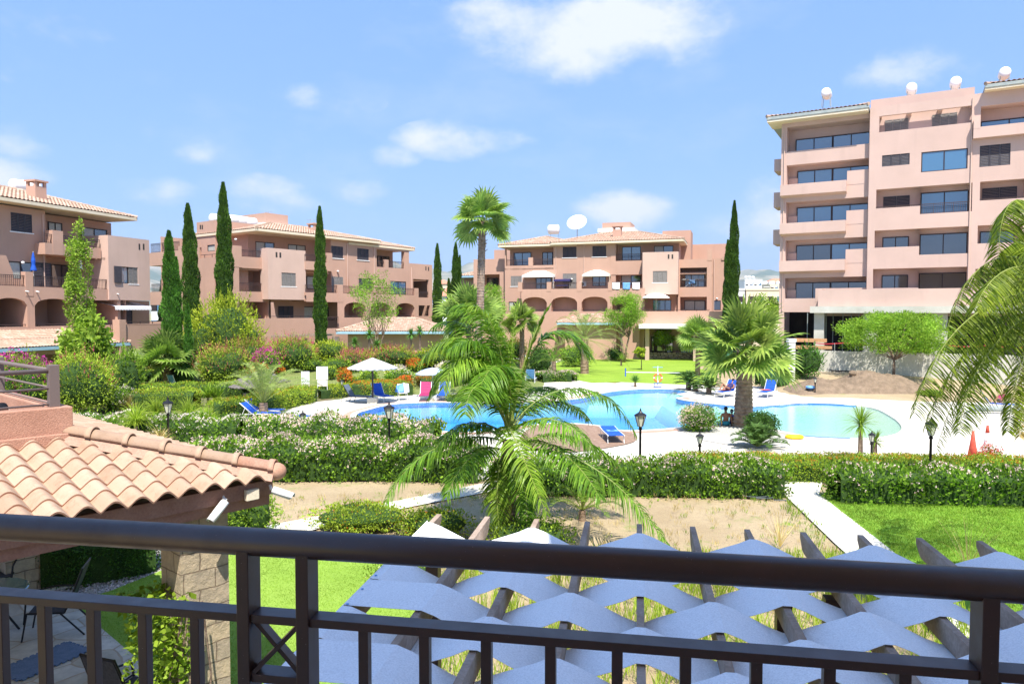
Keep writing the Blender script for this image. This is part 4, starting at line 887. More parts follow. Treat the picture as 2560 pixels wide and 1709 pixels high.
    hip_roof(F,e0,s_(953.5,.6),-10.6,.6,12.88,.24,root); e2=s_(1038,.1); hip_roof(F,sE-4,e2,-8.6,.1,12.55,.25,root,sides=(1,0,1,1)); chimney(F,s_(789,-2.6),-2.6,12.95,14.4,root,1.0)
    # rooftop plant room
    mb=MB(); r0,r1=s_(667,-9),s_(722,-9); blk(mb,F,r0,r1,-14,-9,12.5,15.9); mb.build('plant_room',M['wall'],root); mb=MB(); blk(mb,F,r0-.8,r1+.6,-14.5,-8.4,14.3,14.75); mb.build('roof_slab',M['white'],root)
    for u,v in ((622,-0),): pass
    wall_lamp(F,s_(589,nb),nb,12.0,root); wall_lamp(F,s_(843,0),0,9.45,root)
    return root
def block3():
    F=FB3; s_=F.s_; root=empty('apartment_building',(0,0,0),0,'three storey terracotta apartment block in the centre with white gazebos on its balcony','building','terracotta apartment buildings around the pool')
    mb=MB(); sL=s_(1262); a0=s_(1184,-1)
    panel(mb,F,a0,sL,0,F.z(1200,648,-1),-1,[(s_(1208,-1),s_(1249,-1),8.0,F.z(1208,686,-1),1.5)]); 
    # top loggia
    sB=s_(1383.5); zb1=F.z(1300,664); zt1=F.z(1300,619); panel(mb,F,sL,sB,5.4,zb1,0,[(s_(1277),s_(1305),F.z(1277,715.5),F.z(1277,690),.1),(s_(1272),s_(1295),F.z(1272,777),F.z(1272,754),.12)]); blk(mb,F,sL,s_(1264.5),-.4,0,zb1,zt1); blk(mb,F,sL,sB,-.4,0,zt1,zt1+.6)
    blk(mb,F,s_(1275,-2),sB,-2.4,-2.0,9.8,13.5); blk(mb,F,sL,sB,-2.4,-.0,zb1-.5,zb1-.3); blk(mb,F,s_(1321),s_(1332),-.3,.02,zb1-.1,zb1+.95); quad(mb,F,[(sB,0,9.8),(sB,-2,9.8),(sB,-2,13.5),(sB,0,13.5)]); blk(mb,F,sL,sB,-8,-.4,zt1+.3,zt1+.59)
    # main wall
    sC=s_(1539); w1=F.R(1407,617.5,1441,644); w2=F.R(1481,615,1515.6,642); w3=F.R(1407,684,1441,722); w4=F.R(1481,688,1515,715)
    panel(mb,F,sB,sC,5.4,13.75,0,[(*w1,.1),(*w2,.1),(*w3,.1),(*w4,.15)])
    quad(mb,F,[(sC,0,7),(sC,-1.6,7),(sC,-1.6,13.75),(sC,0,13.75)])
    nb=-1.6; sD=s_(1697,nb); d1=F.R(1555,617,1602,651,nb); d2=F.R(1635,615,1683,648,nb); d3=F.R(1553,683,1603,712,nb)
    panel(mb,F,sC,sD,5.4,13.75,nb,[(*d1,.08),(*d2,.08),(*d3,.08)]); quad(mb,F,[(sD,nb,9.8),(sD,-8,9.8),(sD,-8,13.75),(sD,nb,13.75)])
    b0,b1=sC,s_(1606); zq=F.z(1560,652); blk(mb,F,b0-.6,b1,-.25,.0+.02,zq-1.6,zq); blk(mb,F,b0,b1,nb,-.25,zq-1.6,zq-1.4); blk(mb,F,sC-.6,sC,-.4,.05,zq-1.6,zq+1.15)
    # right wing
    sR=s_(1780); z1=F.z(1730,648); op1=F.R(1700,669.5,1767,718); op2=F.R(1700,742,1767,776); panel(mb,F,s_(1695),sR,2.5,z1,0,[(*op1,1.8),(*op2,1.8)]); blk(mb,F,s_(1768),s_(1779),-.4,.03,z1-.2,z1+1.1); blk(mb,F,s_(1695),sR,-.25,-.001,z1-.4,z1-.001); blk(mb,F,s_(1695),sR,-8,-.3,9.6,9.8)
    z2=F.z(1790,645); panel(mb,F,sR,s_(1811,-.6),2.5,z2,-.6,[(*F.R(1783,751,1802,775,-.6),.1)]); blk(mb,F,s_(1803,-.5),s_(1812,-.5),-.9,-.5,z2-.2,z2+.2); quad(mb,F,[(s_(1811,-.6),-.6,0),(s_(1811,-.6),-9,0),(s_(1811,-.6),-9,z2),(s_(1811,-.6),-.6,z2)])
    # back stair block
    q0,q1=s_(1655,-5),s_(1726,-5); zz=F.z(1700,576,-5); panel(mb,F,q0,q1,9.8,zz,-5,[]); quad(mb,F,[(q1,-5,9.8),(q1,-9,9.8),(q1,-9,zz),(q1,-5,zz)])
    # first floor terrace with arches
    n1=1.4; t0,t1=s_(1305,n1),s_(1612,n1); zp=F.z(1400,722,n1); za=F.z(1400,742,n1); zg=F.z(1400,778,n1); ar=.65
    panel(mb,F,s_(1304,n1),t1,1.0,zp,n1,[(s_(a,n1),s_(b,n1),zg,za,3.0,ar) for a,b in ((1306,1367),(1378,1443),(1454,1519),(1530,1590))]); blk(mb,F,t0,t1,n1-.25,n1-.001,zp-.4,zp-.001); blk(mb,F,t0,t1,-1.4,n1-.25,7.1,7.25)
    for a,b in ((1295,1305.5),(1367,1378),(1443,1454),(1520,1530)): blk(mb,F,s_(a,n1),s_(b,n1),n1-.4,n1+.03,zp-.3,F.z(a,705,n1))
    # under pale block + ground terrace
    panel(mb,F,s_(1600,-.4),s_(1692,-.4),2.5,7.4,-.4,[(*F.R(1632,750,1678,777,-.4),.1)])
    zt=F.z(1700,778,3); panel(mb,F,s_(1590,3),s_(1816,3),F.z(1700,815,3),zt,3,[]); blk(mb,F,s_(1590,3),s_(1816,3),-.4,2.99,zt-1.2,zt-1.0); panel(mb,F,s_(1186,2),s_(1600,2),0,F.z(1300,779,2),2,[(s_(1480,2),s_(1500,2),.4,2.6,.1)])
    panel(mb,F,s_(1590,-1),s_(1816,-1),0,4.2,-1,[]); blk(mb,F,s_(1798,3),s_(1816,3),-1,3,0,4.2)
    blk(mb,F,s_(1152,-7),a0,-12,-7,0,F.z(1160,690,-7)); quad(mb,F,[(a0,-9,0),(14,-9,0),(14,-9,13.7),(a0,-9,13.7)])
    mb.build('wall',M['wall'],root)
    mp=MB(); p0,p1=s_(1606,1.2),s_(1695,1.2); w=F.R(1632,677.6,1668,706,1.2); panel(mp,F,p0,p1,7.3,12.05,1.2,[(*w,.1)]); quad(mp,F,[(p0,1.2,7.3),(p0,-1.6,7.3),(p0,-1.6,12.05),(p0,1.2,12.05)]); quad(mp,F,[(p1,1.2,7.3),(p1,1.2,12.05),(p1,-.4,12.05),(p1,-.4,7.3)]); quad(mp,F,[(p0,.9,12.05),(p1,.9,12.05),(p1,.9,9.8),(p0,.9,9.8)]); quad(mp,F,[(p0,1.2,12.05),(p1,1.2,12.05),(p1,.9,12.05),(p0,.9,12.05)]); quad(mp,F,[(p0,1.2,7.3),(p1,1.2,7.3),(p1,-.5,7.3),(p0,-.5,7.3)])
    mp.build('wall',M['wall_light'],root); window(F,w,1.12,root,'shutter_grey',3,sill=True)
    sl=MB()
    for u0,u1 in ((1669.5,1673.5),(1679,1683)): a=F.R(u0,636,u1,647,1.2); blk(sl,F,a[0],a[1],1.201,1.21,a[2],a[3])
    sl.build('wall_slot',M['darkin'],root)
    window(F,F.R(1284,632,1328,664,-1.95),-1.95,root,'blue',2); window(F,F.R(1356,631,1382,664,-1.95),-1.95,root,'glass',2)
    for x in (w1,w2): window(F,x,-.05,root,'shutter',3,sill=True)
    window(F,w3,-.05,root,'shutter_grey',3); window(F,w4,-.1,root,'glass',2); window(F,d1,nb-.04,root,'blue',2); window(F,d2,nb-.04,root,'curtain',2); window(F,d3,nb-.04,root,'curtain',2)
    window(F,(s_(1277),s_(1305),F.z(1277,715.5),F.z(1277,690)),-.05,root,'shutter_grey',3,sill=True); window(F,(s_(1272),s_(1295),F.z(1272,777),F.z(1272,754)),-.08,root,'curtain',2)
    window(F,F.R(1340,695,1378,724,.02),.02,root,'glass',3); window(F,F.R(1712,682,1762,718,-1.75),-1.75,root,'blue',3); window(F,F.R(1711,751,1763,776,-1.75),-1.75,root,'curtains',2); window(F,F.R(1632,750,1678,777,-.4),-.45,root,'blue',3); window(F,F.R(1783,751,1802,775,-.6),-.65,root,'glass',1)
    window(F,F.R(1218,695,1246,716,-2.4),-2.4,root,'glass',2)
    for a,b in ((1340,1364),(1395,1440),(1470,1516)): window(F,F.R(a,753,b,780,-1.5),-1.5,root,'glass',2)
    for a,b,z0,z1,n in ((1265,1321,zb1,zb1+.75,-.15),(1332,1383,zb1,zb1+.75,-.15),(1540,1606,zq,zq+.8,-.12),(1700,1766,op1[2],op1[2]+.85,-.12)): railing(F,s_(a,n),s_(b,n),z0,z1,n,root,.16)
    railing(F,s_(1696),s_(1768),z1,z1+.75,-.12,root,.16)
    for a,b in ((1306,1367),(1378,1443),(1454,1520),(1530,1606)): railing(F,s_(a,n1),s_(b,n1),zp,F.z(1330,707,n1),n1-.12,root,.16)
    railing(F,s_(1600,3),s_(1775,3),zt,zt+.2,2.9,root,bars=False); railing(F,s_(1306,n1),s_(1590,n1),zg,zg+.2,n1-.1,root,bars=False)
    hip_roof(F,s_(1376,.8),s_(1709,.8),-11,.8,F.z(1500,603,.8),.27,root,row=.45); hip_roof(F,s_(1245,.5),s_(1376,.8)+3,-9,.5,F.z(1280,612,.5),.28,root,sides=(1,1,0,1),row=.45); chimney(F,s_(1543,-2.2),-2.2,13.9,15.5,root,1.0)
    hip_roof(F,s_(1148,-6),a0+1,-13,-6,F.z(1160,689,-6),.34,root,sides=(1,1,0,0),fascia='blueband')
    mb=MB(); r0,r1=s_(1505,-9),s_(1575,-9); zr=F.z(1540,556,-9); blk(mb,F,r0,r1,-13,-9,13,zr); mb.build('plant_room',M['wall'],root); mb=MB(); blk(mb,F,r0-.5,r1+.6,-13.4,-8.5,zr-1.25,zr-.75); mb.build('roof_slab',M['white'],root)
    a0,a1=s_(1598,4.5),s_(1775,4.5); zz=F.z(1690,813,4.5); mb=MB(); blk(mb,F,a0,a1,1.0,4.5,zz-.12,zz+.12); blk(mb,F,a0,a1,4.5,4.56,zz-.35,zz+.13); mb.build('awning',M['whitecloth'],root)
    for u in (1619,1740): mb=MB(); blk(mb,F,s_(u-5,3.5),s_(u+5,3.5),3.1,3.5,0,zz-.15); mb.build('pillar',M['tower'],root)
    window(F,(s_(1630,-.95),s_(1684,-.95),.5,3.2),-.95,root,'glass',4); window(F,(s_(1700,-.95),s_(1735,-.95),.5,3.2),-.95,root,'blue',2); window(F,(s_(1480,2),s_(1500,2),.5,2.6),1.95,root,'shutter_grey',2)
    wall_lamp(F,s_(1430),0,9.2,root); wall_lamp(F,s_(1793,-.6),-.6,F.z(1793,746,-.6),root)
    return root
def block4():
    F=FB4; s_=F.s_; root=empty('apartment_tower',(0,0,0),0,'six storey pink apartment tower under construction at the right with raw concrete ground floor','building')
    mb=MB(); sM=6.3; S0=-.15; n=0; zs=[(17.15,18.24),(14.19,15.51),(11.12,12.44),(8.07,9.42),(5.3,6.41)]; tops=[20.2,17.15,14.19,11.12,8.07]
    P=[(zs[i][1],tops[i]) for i in range(5)]
    ops=[(.28,sM-.05,a,b,1.5 if i==0 else 1.2) for i,(a,b) in enumerate(P)]
    panel(mb,F,S0,sM,5.3,20.55,0,ops)
    for i in range(1,5):    # projecting balcony fronts and the raised step near the corner
        z0,z1=zs[i]; 
        if i<4:
            blk(mb,F,-.10,4.75,0,.62,z1-.85,z1); mb.poly([F.p(-.1,.62,z1-.85),F.p(4.75,.62,z1-.85),F.p(4.75,0,z1-.99),F.p(-.1,0,z1-.99)])
        x0=4.75 if i<4 else 2.6; blk(mb,F,x0,sM-.05,-.2,.015,z1-.3,z1+.78)
        blk(mb,F,.3,1.0,-1.1,-.95,z1-.05,z1+.72)
    # left return bays
    for i in range(1,4): blk(mb,F,-.85,S0,-3.2,-1.0,zs[i-1][0]-.2,zs[i-1][1]-.3)
    quad(mb,F,[(S0,0,0),(S0,-12,0),(S0,-12,20.5),(S0,0,20.5)])
    # middle block
    nm=.45; sR=13.05; zt=21.6; q=lambda a,b,c,d,nn=nm: F.R(a,b,c,d,nn)
    r1=(s_(2190,nm),s_(2420,nm),F.z(2300,320,nm),F.z(2300,279,nm))
    w21=q(2205,389,2274,417); w22=q(2303,381,2419,431)
    xr=s_(2296,nm)
    def row(u0,u1,vt,vb,vb2,ut): 
        t=F.z(ut,vt,nm); return [(s_(u0,nm),xr,F.z(2220,vb,nm),t,1.1),(xr,s_(u1,nm),F.z(2297,vb2,nm),t,1.1)]
    rows=row(2186,2425,472,519.5,535.6,2220)+row(2184,2422,575,618,637,2220)+row(2182,2418,672,720,740,2195)
    zl=r1[3]+.72; panel(mb,F,sM,sR,5.3,zl,nm,[(*r1[:4],0),(*w21,.12),(*w22,.12)]+rows); quad(mb,F,[(sM,nm,5.3),(sM,-1.5,5.3),(sM,-1.5,zl),(sM,nm,zl)]); blk(mb,F,sM,sR,-.42,-.3,r1[2]-.4,zt); blk(mb,F,r1[0],r1[1],nm-.18,nm-.001,r1[3]+.001,zl-.001); quad(mb,F,[(sM,-.3,zl),(sM,-1.5,zl),(sM,-1.5,zt),(sM,-.3,zt)]); blk(mb,F,sM,r1[0],-.3,nm-.001,zl-.05,zl+.001); blk(mb,F,r1[1],sR,-.3,nm-.001,zl-.05,zl+.001)
    for k in range(4): x=r1[0]+(r1[1]-r1[0])*(k+.0)/3.0; blk(mb,F,x-.14,x+.14,-.3,nm-.05,r1[3]-.05,r1[3]+.25)
    blk(mb,F,r1[0],r1[1],-.3,nm-.26,r1[2]-.3,r1[2]); quad(mb,F,[(sM,-.42,zt),(sR,-.42,zt),(sR,-9,zt),(sM,-9,zt)]); blk(mb,F,sR-.6,sR,-.3,nm-.002,zl,20.9)
    # right block
    e=20.5; z3=F.z(2444,455,nm); o3=(s_(2444,nm),s_(2556,nm),F.z(2444,502,nm),z3,1.1); o4=(s_(2441,nm),s_(2552,nm),F.z(2441,609,nm),F.z(2441,564,nm),1.1); o5=(s_(2438,nm),s_(2550,nm),o4[2]-3.1,o4[3]-3.1,1.1); w2=q(2449,365,2526,418)
    o1=(s_(2441,nm),e,F.z(2441,322,nm),F.z(2441,268,nm),1.3); panel(mb,F,sR,e,5.3,20.9,nm,[o1,o3,o4,o5,(*w2,.1)])
    blk(mb,F,s_(2424,nm+.5),e,nm,nm+.5,F.z(2424,347,nm+.5),o1[2]); blk(mb,F,s_(2424,nm+.5),s_(2441,nm+.5),nm,nm+.51,o1[2]-.1,F.z(2424,301,nm+.5)); 
    quad(mb,F,[(S0,-12,0),(e,-12,0),(e,-12,20.9),(S0,-12,20.9)]); blk(mb,F,S0,e,-12,-1.6,20.3,20.5)
    # podium parapet
    n2=2.6; g0=s_(2046,n2); blk(mb,F,g0,e,n2-.25,n2,5.75,F.z(2100,724,n2)); blk(mb,F,g0,g0+.25,0,n2-.25,5.75,7.1)
    blk(mb,F,S0,.25,-.3,0,.5,5.3); blk(mb,F,sM-3.2,e,-.3,-.05,5.0,5.3)
    mb.build('wall',M['tower'],root)
    cb=MB(); c0=s_(2026,3.2); blk(cb,F,c0,e,2.0,3.2,5.24,5.74); blk(cb,F,c0-.05,e,-3,2.0,5.25,5.35)
    cb.build('canopy_slab',M['concrete'],root)
    for a,b in ((2037,2062),(2160,2196),(2332,2372)):
        cb=MB(); blk(cb,F,s_(a,2.6),s_(b,2.6),1.7,2.6,1.6,5.24); cb.build('concrete_column',M['concrete'],root)
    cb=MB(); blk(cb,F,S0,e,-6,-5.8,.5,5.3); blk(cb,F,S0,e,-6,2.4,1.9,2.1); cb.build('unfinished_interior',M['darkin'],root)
    for k in range(16):
        pb=MB(); x=2.2+k*.62+random.uniform(-.15,.15); y=random.uniform(.2,1.4); pb.tube([F.p(x,y,2.1),F.p(x,y,5.24)],.03,5); pb.build('steel_prop',M['band'],root)
    # windows
    for i,(a,b) in enumerate(P):
        d=1.45 if i==0 else 1.15; xs=[.95,2.25,3.6,4.95,sM-.06] if i else [.75,2.1,3.55,4.9,sM-.06]; kind='blue' if i in(0,1,2,3) else 'glass'
        for k in range(2): window(F,(xs[2*k],xs[2*k+2],a-.7 if i else a-.3,b-.35 if i else b-.75),-d+.03,root,kind if not(i>=3 and k==0) else 'glass',2)
    window(F,w21,nm-.08,root,'shutter',3); window(F,w22,nm-.08,root,'blue',2); window(F,w2,nm-.08,root,'shutter',3)
    for uu,v0,v1,u2 in ((2212,302,333,2271),(2330,288,320,2393)): window(F,F.R(uu,v0,u2,v1,-.28),-.28,root,'shutter_grey',3)
    for j,(k1,k2) in enumerate((('blue','blue'),('glass','glass'),('glass','glass'))):
        A_,B_=rows[2*j],rows[2*j+1]; dd=nm-1.08; window(F,(s_(2204,dd),s_(2270,dd),A_[2]-.5,A_[3]-.45),dd,root,'shutter' if j==0 else k1,2); window(F,(s_(2297,dd),s_(2416,dd),B_[2]-.3,B_[3]-.35),dd,root,k2,2)
    window(F,(s_(2441,-.8),e-.1,o1[2]-.3,o1[3]-.8),-.82,root,'blue',4)
    for o in (o3,o4,o5): window(F,(o[0]+.2,o[0]+2.3,o[2]-.3,o[3]-.35),nm-1.08,root,'shutter' if o is o3 else 'glass',2)
    railing(F,rows[0][0],rows[1][1],rows[1][2],rows[0][2]+.13,nm-.1,root,.14); railing(F,o3[0],o3[1],o3[2]-.1,o3[2]+.12,nm-.1,root,bars=False)
    hip_roof(F,-1.15,6.25,-10,1.15,20.95,.17,root,fascia='band',sides=(1,1,0,1),row=.42); hip_roof(F,s_(2450,1.2),e+4,-10,1.2,21.3,.17,root,fascia='band',sides=(1,0,1,1),row=.42)
    mb=MB(); blk(mb,F,-1.1,6.2,-1.5,1.1,20.52,20.70); mb.build('soffit',M['cream'],root); mb=MB(); blk(mb,F,s_(2450,1.2),e,-1.5,1.15,20.9,21.05); mb.build('soffit',M['cream'],root)
    return root
BL=[block1(),block2(),block3(),block4()]
M['ac']=rough_mat('ac_housing',(.66,.66,.63),None,rough=.6)
def fittings(F,root,pipes,acs):
    for (s,n,z0,z1) in pipes: mb=MB(); mb.tube([F.p(s,n+.05,z0),F.p(s,n+.05,z1)],.045,8); mb.build('drain_pipe',M['wall_light'],root)
    for (s,n,z) in acs:
        mb=MB(); blk(mb,F,s,s+.8,n,n+.3,z,z+.55); o=mb.build('air_conditioner',M['ac'],root,bevel=.02); g=MB(); c=Vector(F.p(s+.33,n+.303,z+.28)); g.raw([c+F.D*(math.cos(a)*.21)+Vector((0,0,math.sin(a)*.21)) for a in [2*PI*k/14 for k in range(14)]],[tuple(range(14))]); g.build('fan_grille',M['frame'],o)
fittings(FB1,BL[0],[(FB1.s_(110),0,6.6,12.3)],[(FB1.s_(225,-1.6),-1.6,9.75)])
fittings(FB2,BL[1],[(FB2.s_(868),0,7.3,12.4),(FB2.s_(1028),0,3.6,10.4),(FB2.s_(935),0,7.3,12.4)],[(FB2.s_(742,-1),-1,3.7),(FB2.s_(700,-2.4),-2.4,9.4)])
fittings(FB3,BL[2],[(FB3.s_(1460),0,8.2,13.4),(FB3.s_(1785,-.6),-.6,3,11.2),(FB3.s_(1390),0,8.2,13.2)],[(FB3.s_(1450),0,8.3),(FB3.s_(1240,-1),-1,5.8)])
fittings(FB4,BL[3],[(12.9,.45,7.3,20.6),(.1,0,5.4,19.9)],[])
# ================================================================ balcony railing
RF=Fr((-1.027,1.444),(1.827,-.316))
M['rust']=speck('hand_rail_brown',(.040,.0175,.0115),(.30,.27,.24))
def balcony():
    c=RF.p(.9,0,3.87); root=empty('balcony_railing',c,0,'dark brown metal balcony railing across the foreground with one crossed panel','railing')
    inv=Vector(c)
    def P(s,n,z): q=Vector(RF.p(s,n,z))-inv; return q
    class L(Fr): pass
    F=Fr(RF.O,RF.D); F.p=lambda a,n,z: tuple(P(a,n,z)); s_=RF.s_
    zh=(RF.q(0,1316)[1]+RF.q(2560,1466)[1])/2; zm=(RF.q(0,1485)[1]+RF.q(2490,1684)[1])/2+.0; zl=RF.q(690,1688)[1]
    mb=MB(); mb.tube([P(-.6,0,zh),P(2.7,0,zh)],.0262,40); o=mb.build('handrail',M['rust'],root,True)
    posts=[622,768,2462,2640]; ps=[s_(u,0,1560) for u in posts]
    for x in ps: mb=MB(); blk(mb,F,x-.0125,x+.0125,-.024,.022,3.90,zh-.012); mb.build('post',M['rust'],root,bevel=.0015)
    xs=[-.5]+[a for x in ps for a in (x-.0126,x+.0126)]+[2.6]
    for i in range(0,len(xs),2):
        if xs[i+1]-xs[i]<.02: continue
        mb=MB(); blk(mb,F,xs[i],xs[i+1],-.024,.016,zm-.008,zm+.008); mb.build('middle_rail',M['rust'],root,bevel=.001)
        mb=MB(); blk(mb,F,xs[i],xs[i+1],-.02,.016,3.96,3.975); mb.build('bottom_rail',M['rust'],root)
    for u in (5,113,235,363,493,912,1063,1217,1377,1543.5,1714,1891,2073,2261,-120): x=s_(u,0,1590); mb=MB(); blk(mb,F,x-.0095,x+.0095,-.0095,.0095,3.976,zm-.008); mb.build('baluster',M['rust'],root,bevel=.001)
    for a,b in ((ps[0],ps[1]),(ps[2],ps[3])):
        a+=.013;b-=.013; mb=MB(); blk(mb,F,a,b,-.024,.016,zl-.008,zl+.008); mb.build('panel_rail',M['rust'],root,bevel=.001)
        for z0,z1,n in ((zm-.008,zl+.008,-.006),(zl+.008,zm-.008,.004)): mb=MB(); mb.bar(P(a,n,z0),P(b,n,z1),.008,.024,up=(0,1,0)); mb.build('cross_brace',M['rust'],root)
    return root
balcony()
mb=MB(); blk(mb,RF,-.8,2.9,.03,1.9,3.70,3.87); tag(mb.build('balcony_floor',M['concrete']),kind='structure')
def host():
    root=empty('apartment_building',(2,-2,0),0,'pale pink building behind the viewer whose eave shades the pergola','building')
    mb=MB(); f=lambda x,y,z:(x-2,y+2,z)
    mb.box(-4,12,-9,-2.4,0,12.2,0,f); mb.build('wall',M['wall_light'],root); mb=MB(); mb.box(1.06,13,-9,1.62,12.3,12.5,0,f); mb.box(-4,1.05,-9,.95,12.3,12.5,0,f); mb.build('soffit',M['cream'],root)  # wall tone kept pale to bounce light onto the canvas
host()
# ================================================================ pergola with woven canvas
PC=G(1098,1284,3.3); PF=Fr((PC.x,PC.y),RF.D)
bs=[PF.q(u,v)[0] for u,v in ((1098,1284),(1222,1291),(1340,1298),(1474,1306),(1607,1313),(1737,1320),(1879,1327),(2018,1334),(2159,1341),(2301,1346),(2448,1352))]
sp=(bs[-1]-bs[0])/10; bs=[bs[0]+sp*i for i in range(14)]
def pergola():
    root=empty('pergola',(PC.x,PC.y,0),0,'timber pergola below the balcony roofed with woven white canvas strips','pergola'); base=Vector((PC.x,PC.y,0))
    F=Fr(PF.O,PF.D); F.p=lambda a,n,z: tuple(Vector(PF.p(a,n,z))-base)
    for i,s in enumerate(bs):
        mb=MB(); n1=6.3; pr=[(0,3.3),(0,3.25),(.10,3.16),(.16,3.15),(n1,3.15),(n1,3.3)]
        V=[F.p(s+x,n,z) for x in (-.025,.025) for n,z in pr]; k=len(pr)
        mb.raw(V,[tuple(range(k))[::-1],tuple(range(k,2*k))]+[(j,(j+1)%k,k+(j+1)%k,k+j) for j in range(k)]); mb.build('beam',M['wood'],root,bevel=.003)
    mb=MB(); blk(mb,F,bs[0]-.1,bs[-1]+.1,6.0,6.08,2.95,3.148); mb.build('cross_beam',M['wood'],root)
    for u,n in ((1088,.8),(1955,1.05),(2074,1.05)): x=PF.s_(u,n,1500); mb=MB(); blk(mb,F,x-.055,x+.055,n,n+.11,0,3.13); mb.build('post',M['rust'],root)
    for k in range(12):
        n0=.35+.4905*k; n1=n0+.478; mb=MB(); G_=[]
        for i in range(len(bs)-1):
            for t in (0,.06,.25,.5,.75,.94):
                za=3.313 if (i+k)%2==0 else 3.135; zb=3.313 if (i+1+k)%2==0 else 3.135
                if i==0 and k%2==1: za=3.313-.0*t
                f=0 if t<=.06 else (1 if t>=.94 else (t-.06)/.88); f=f+.06*math.sin(2*PI*f)*(-1 if za>zb else 1)*.6
                G_.append((bs[i]+sp*t,za+(zb-za)*f))
        G_=[(bs[0]-.03,3.316)]+G_
        for (s,z) in G_:
            sg=.010*math.sin(s*7+k); 
            for n in (n0+.004*math.sin(s*9),n0+.012,(n0+n1)/2,n1-.012,n1): mb.v.append(F.p(s,n,z-(sg if abs(n-(n0+n1)/2)<.01 else 0)+(.002 if n in(n0,n1) else 0)))
        for a in range(len(G_)-1):
            for b in range(4): q=a*5+b; mb.f.append((q,q+5,q+6,q+1)); mb.m.append(0)
        o=mb.build('shade_strip',M['whitecloth'],root); so=o.modifiers.new('s','SOLIDIFY'); so.thickness=.003
    mb=MB(); blk(mb,F,bs[0]-.034,bs[0]-.028,.3,6.2,3.24,3.318); mb.build('canvas_hem',M['whitecloth'],root)
    for k in range(22):
        mb=MB(); mb.ball(F.p(bs[0]-.005,.4+k*.27,3.3215),.011,.011,.004,8,4); mb.build('tack',M['ltblue'],root)
pergola()
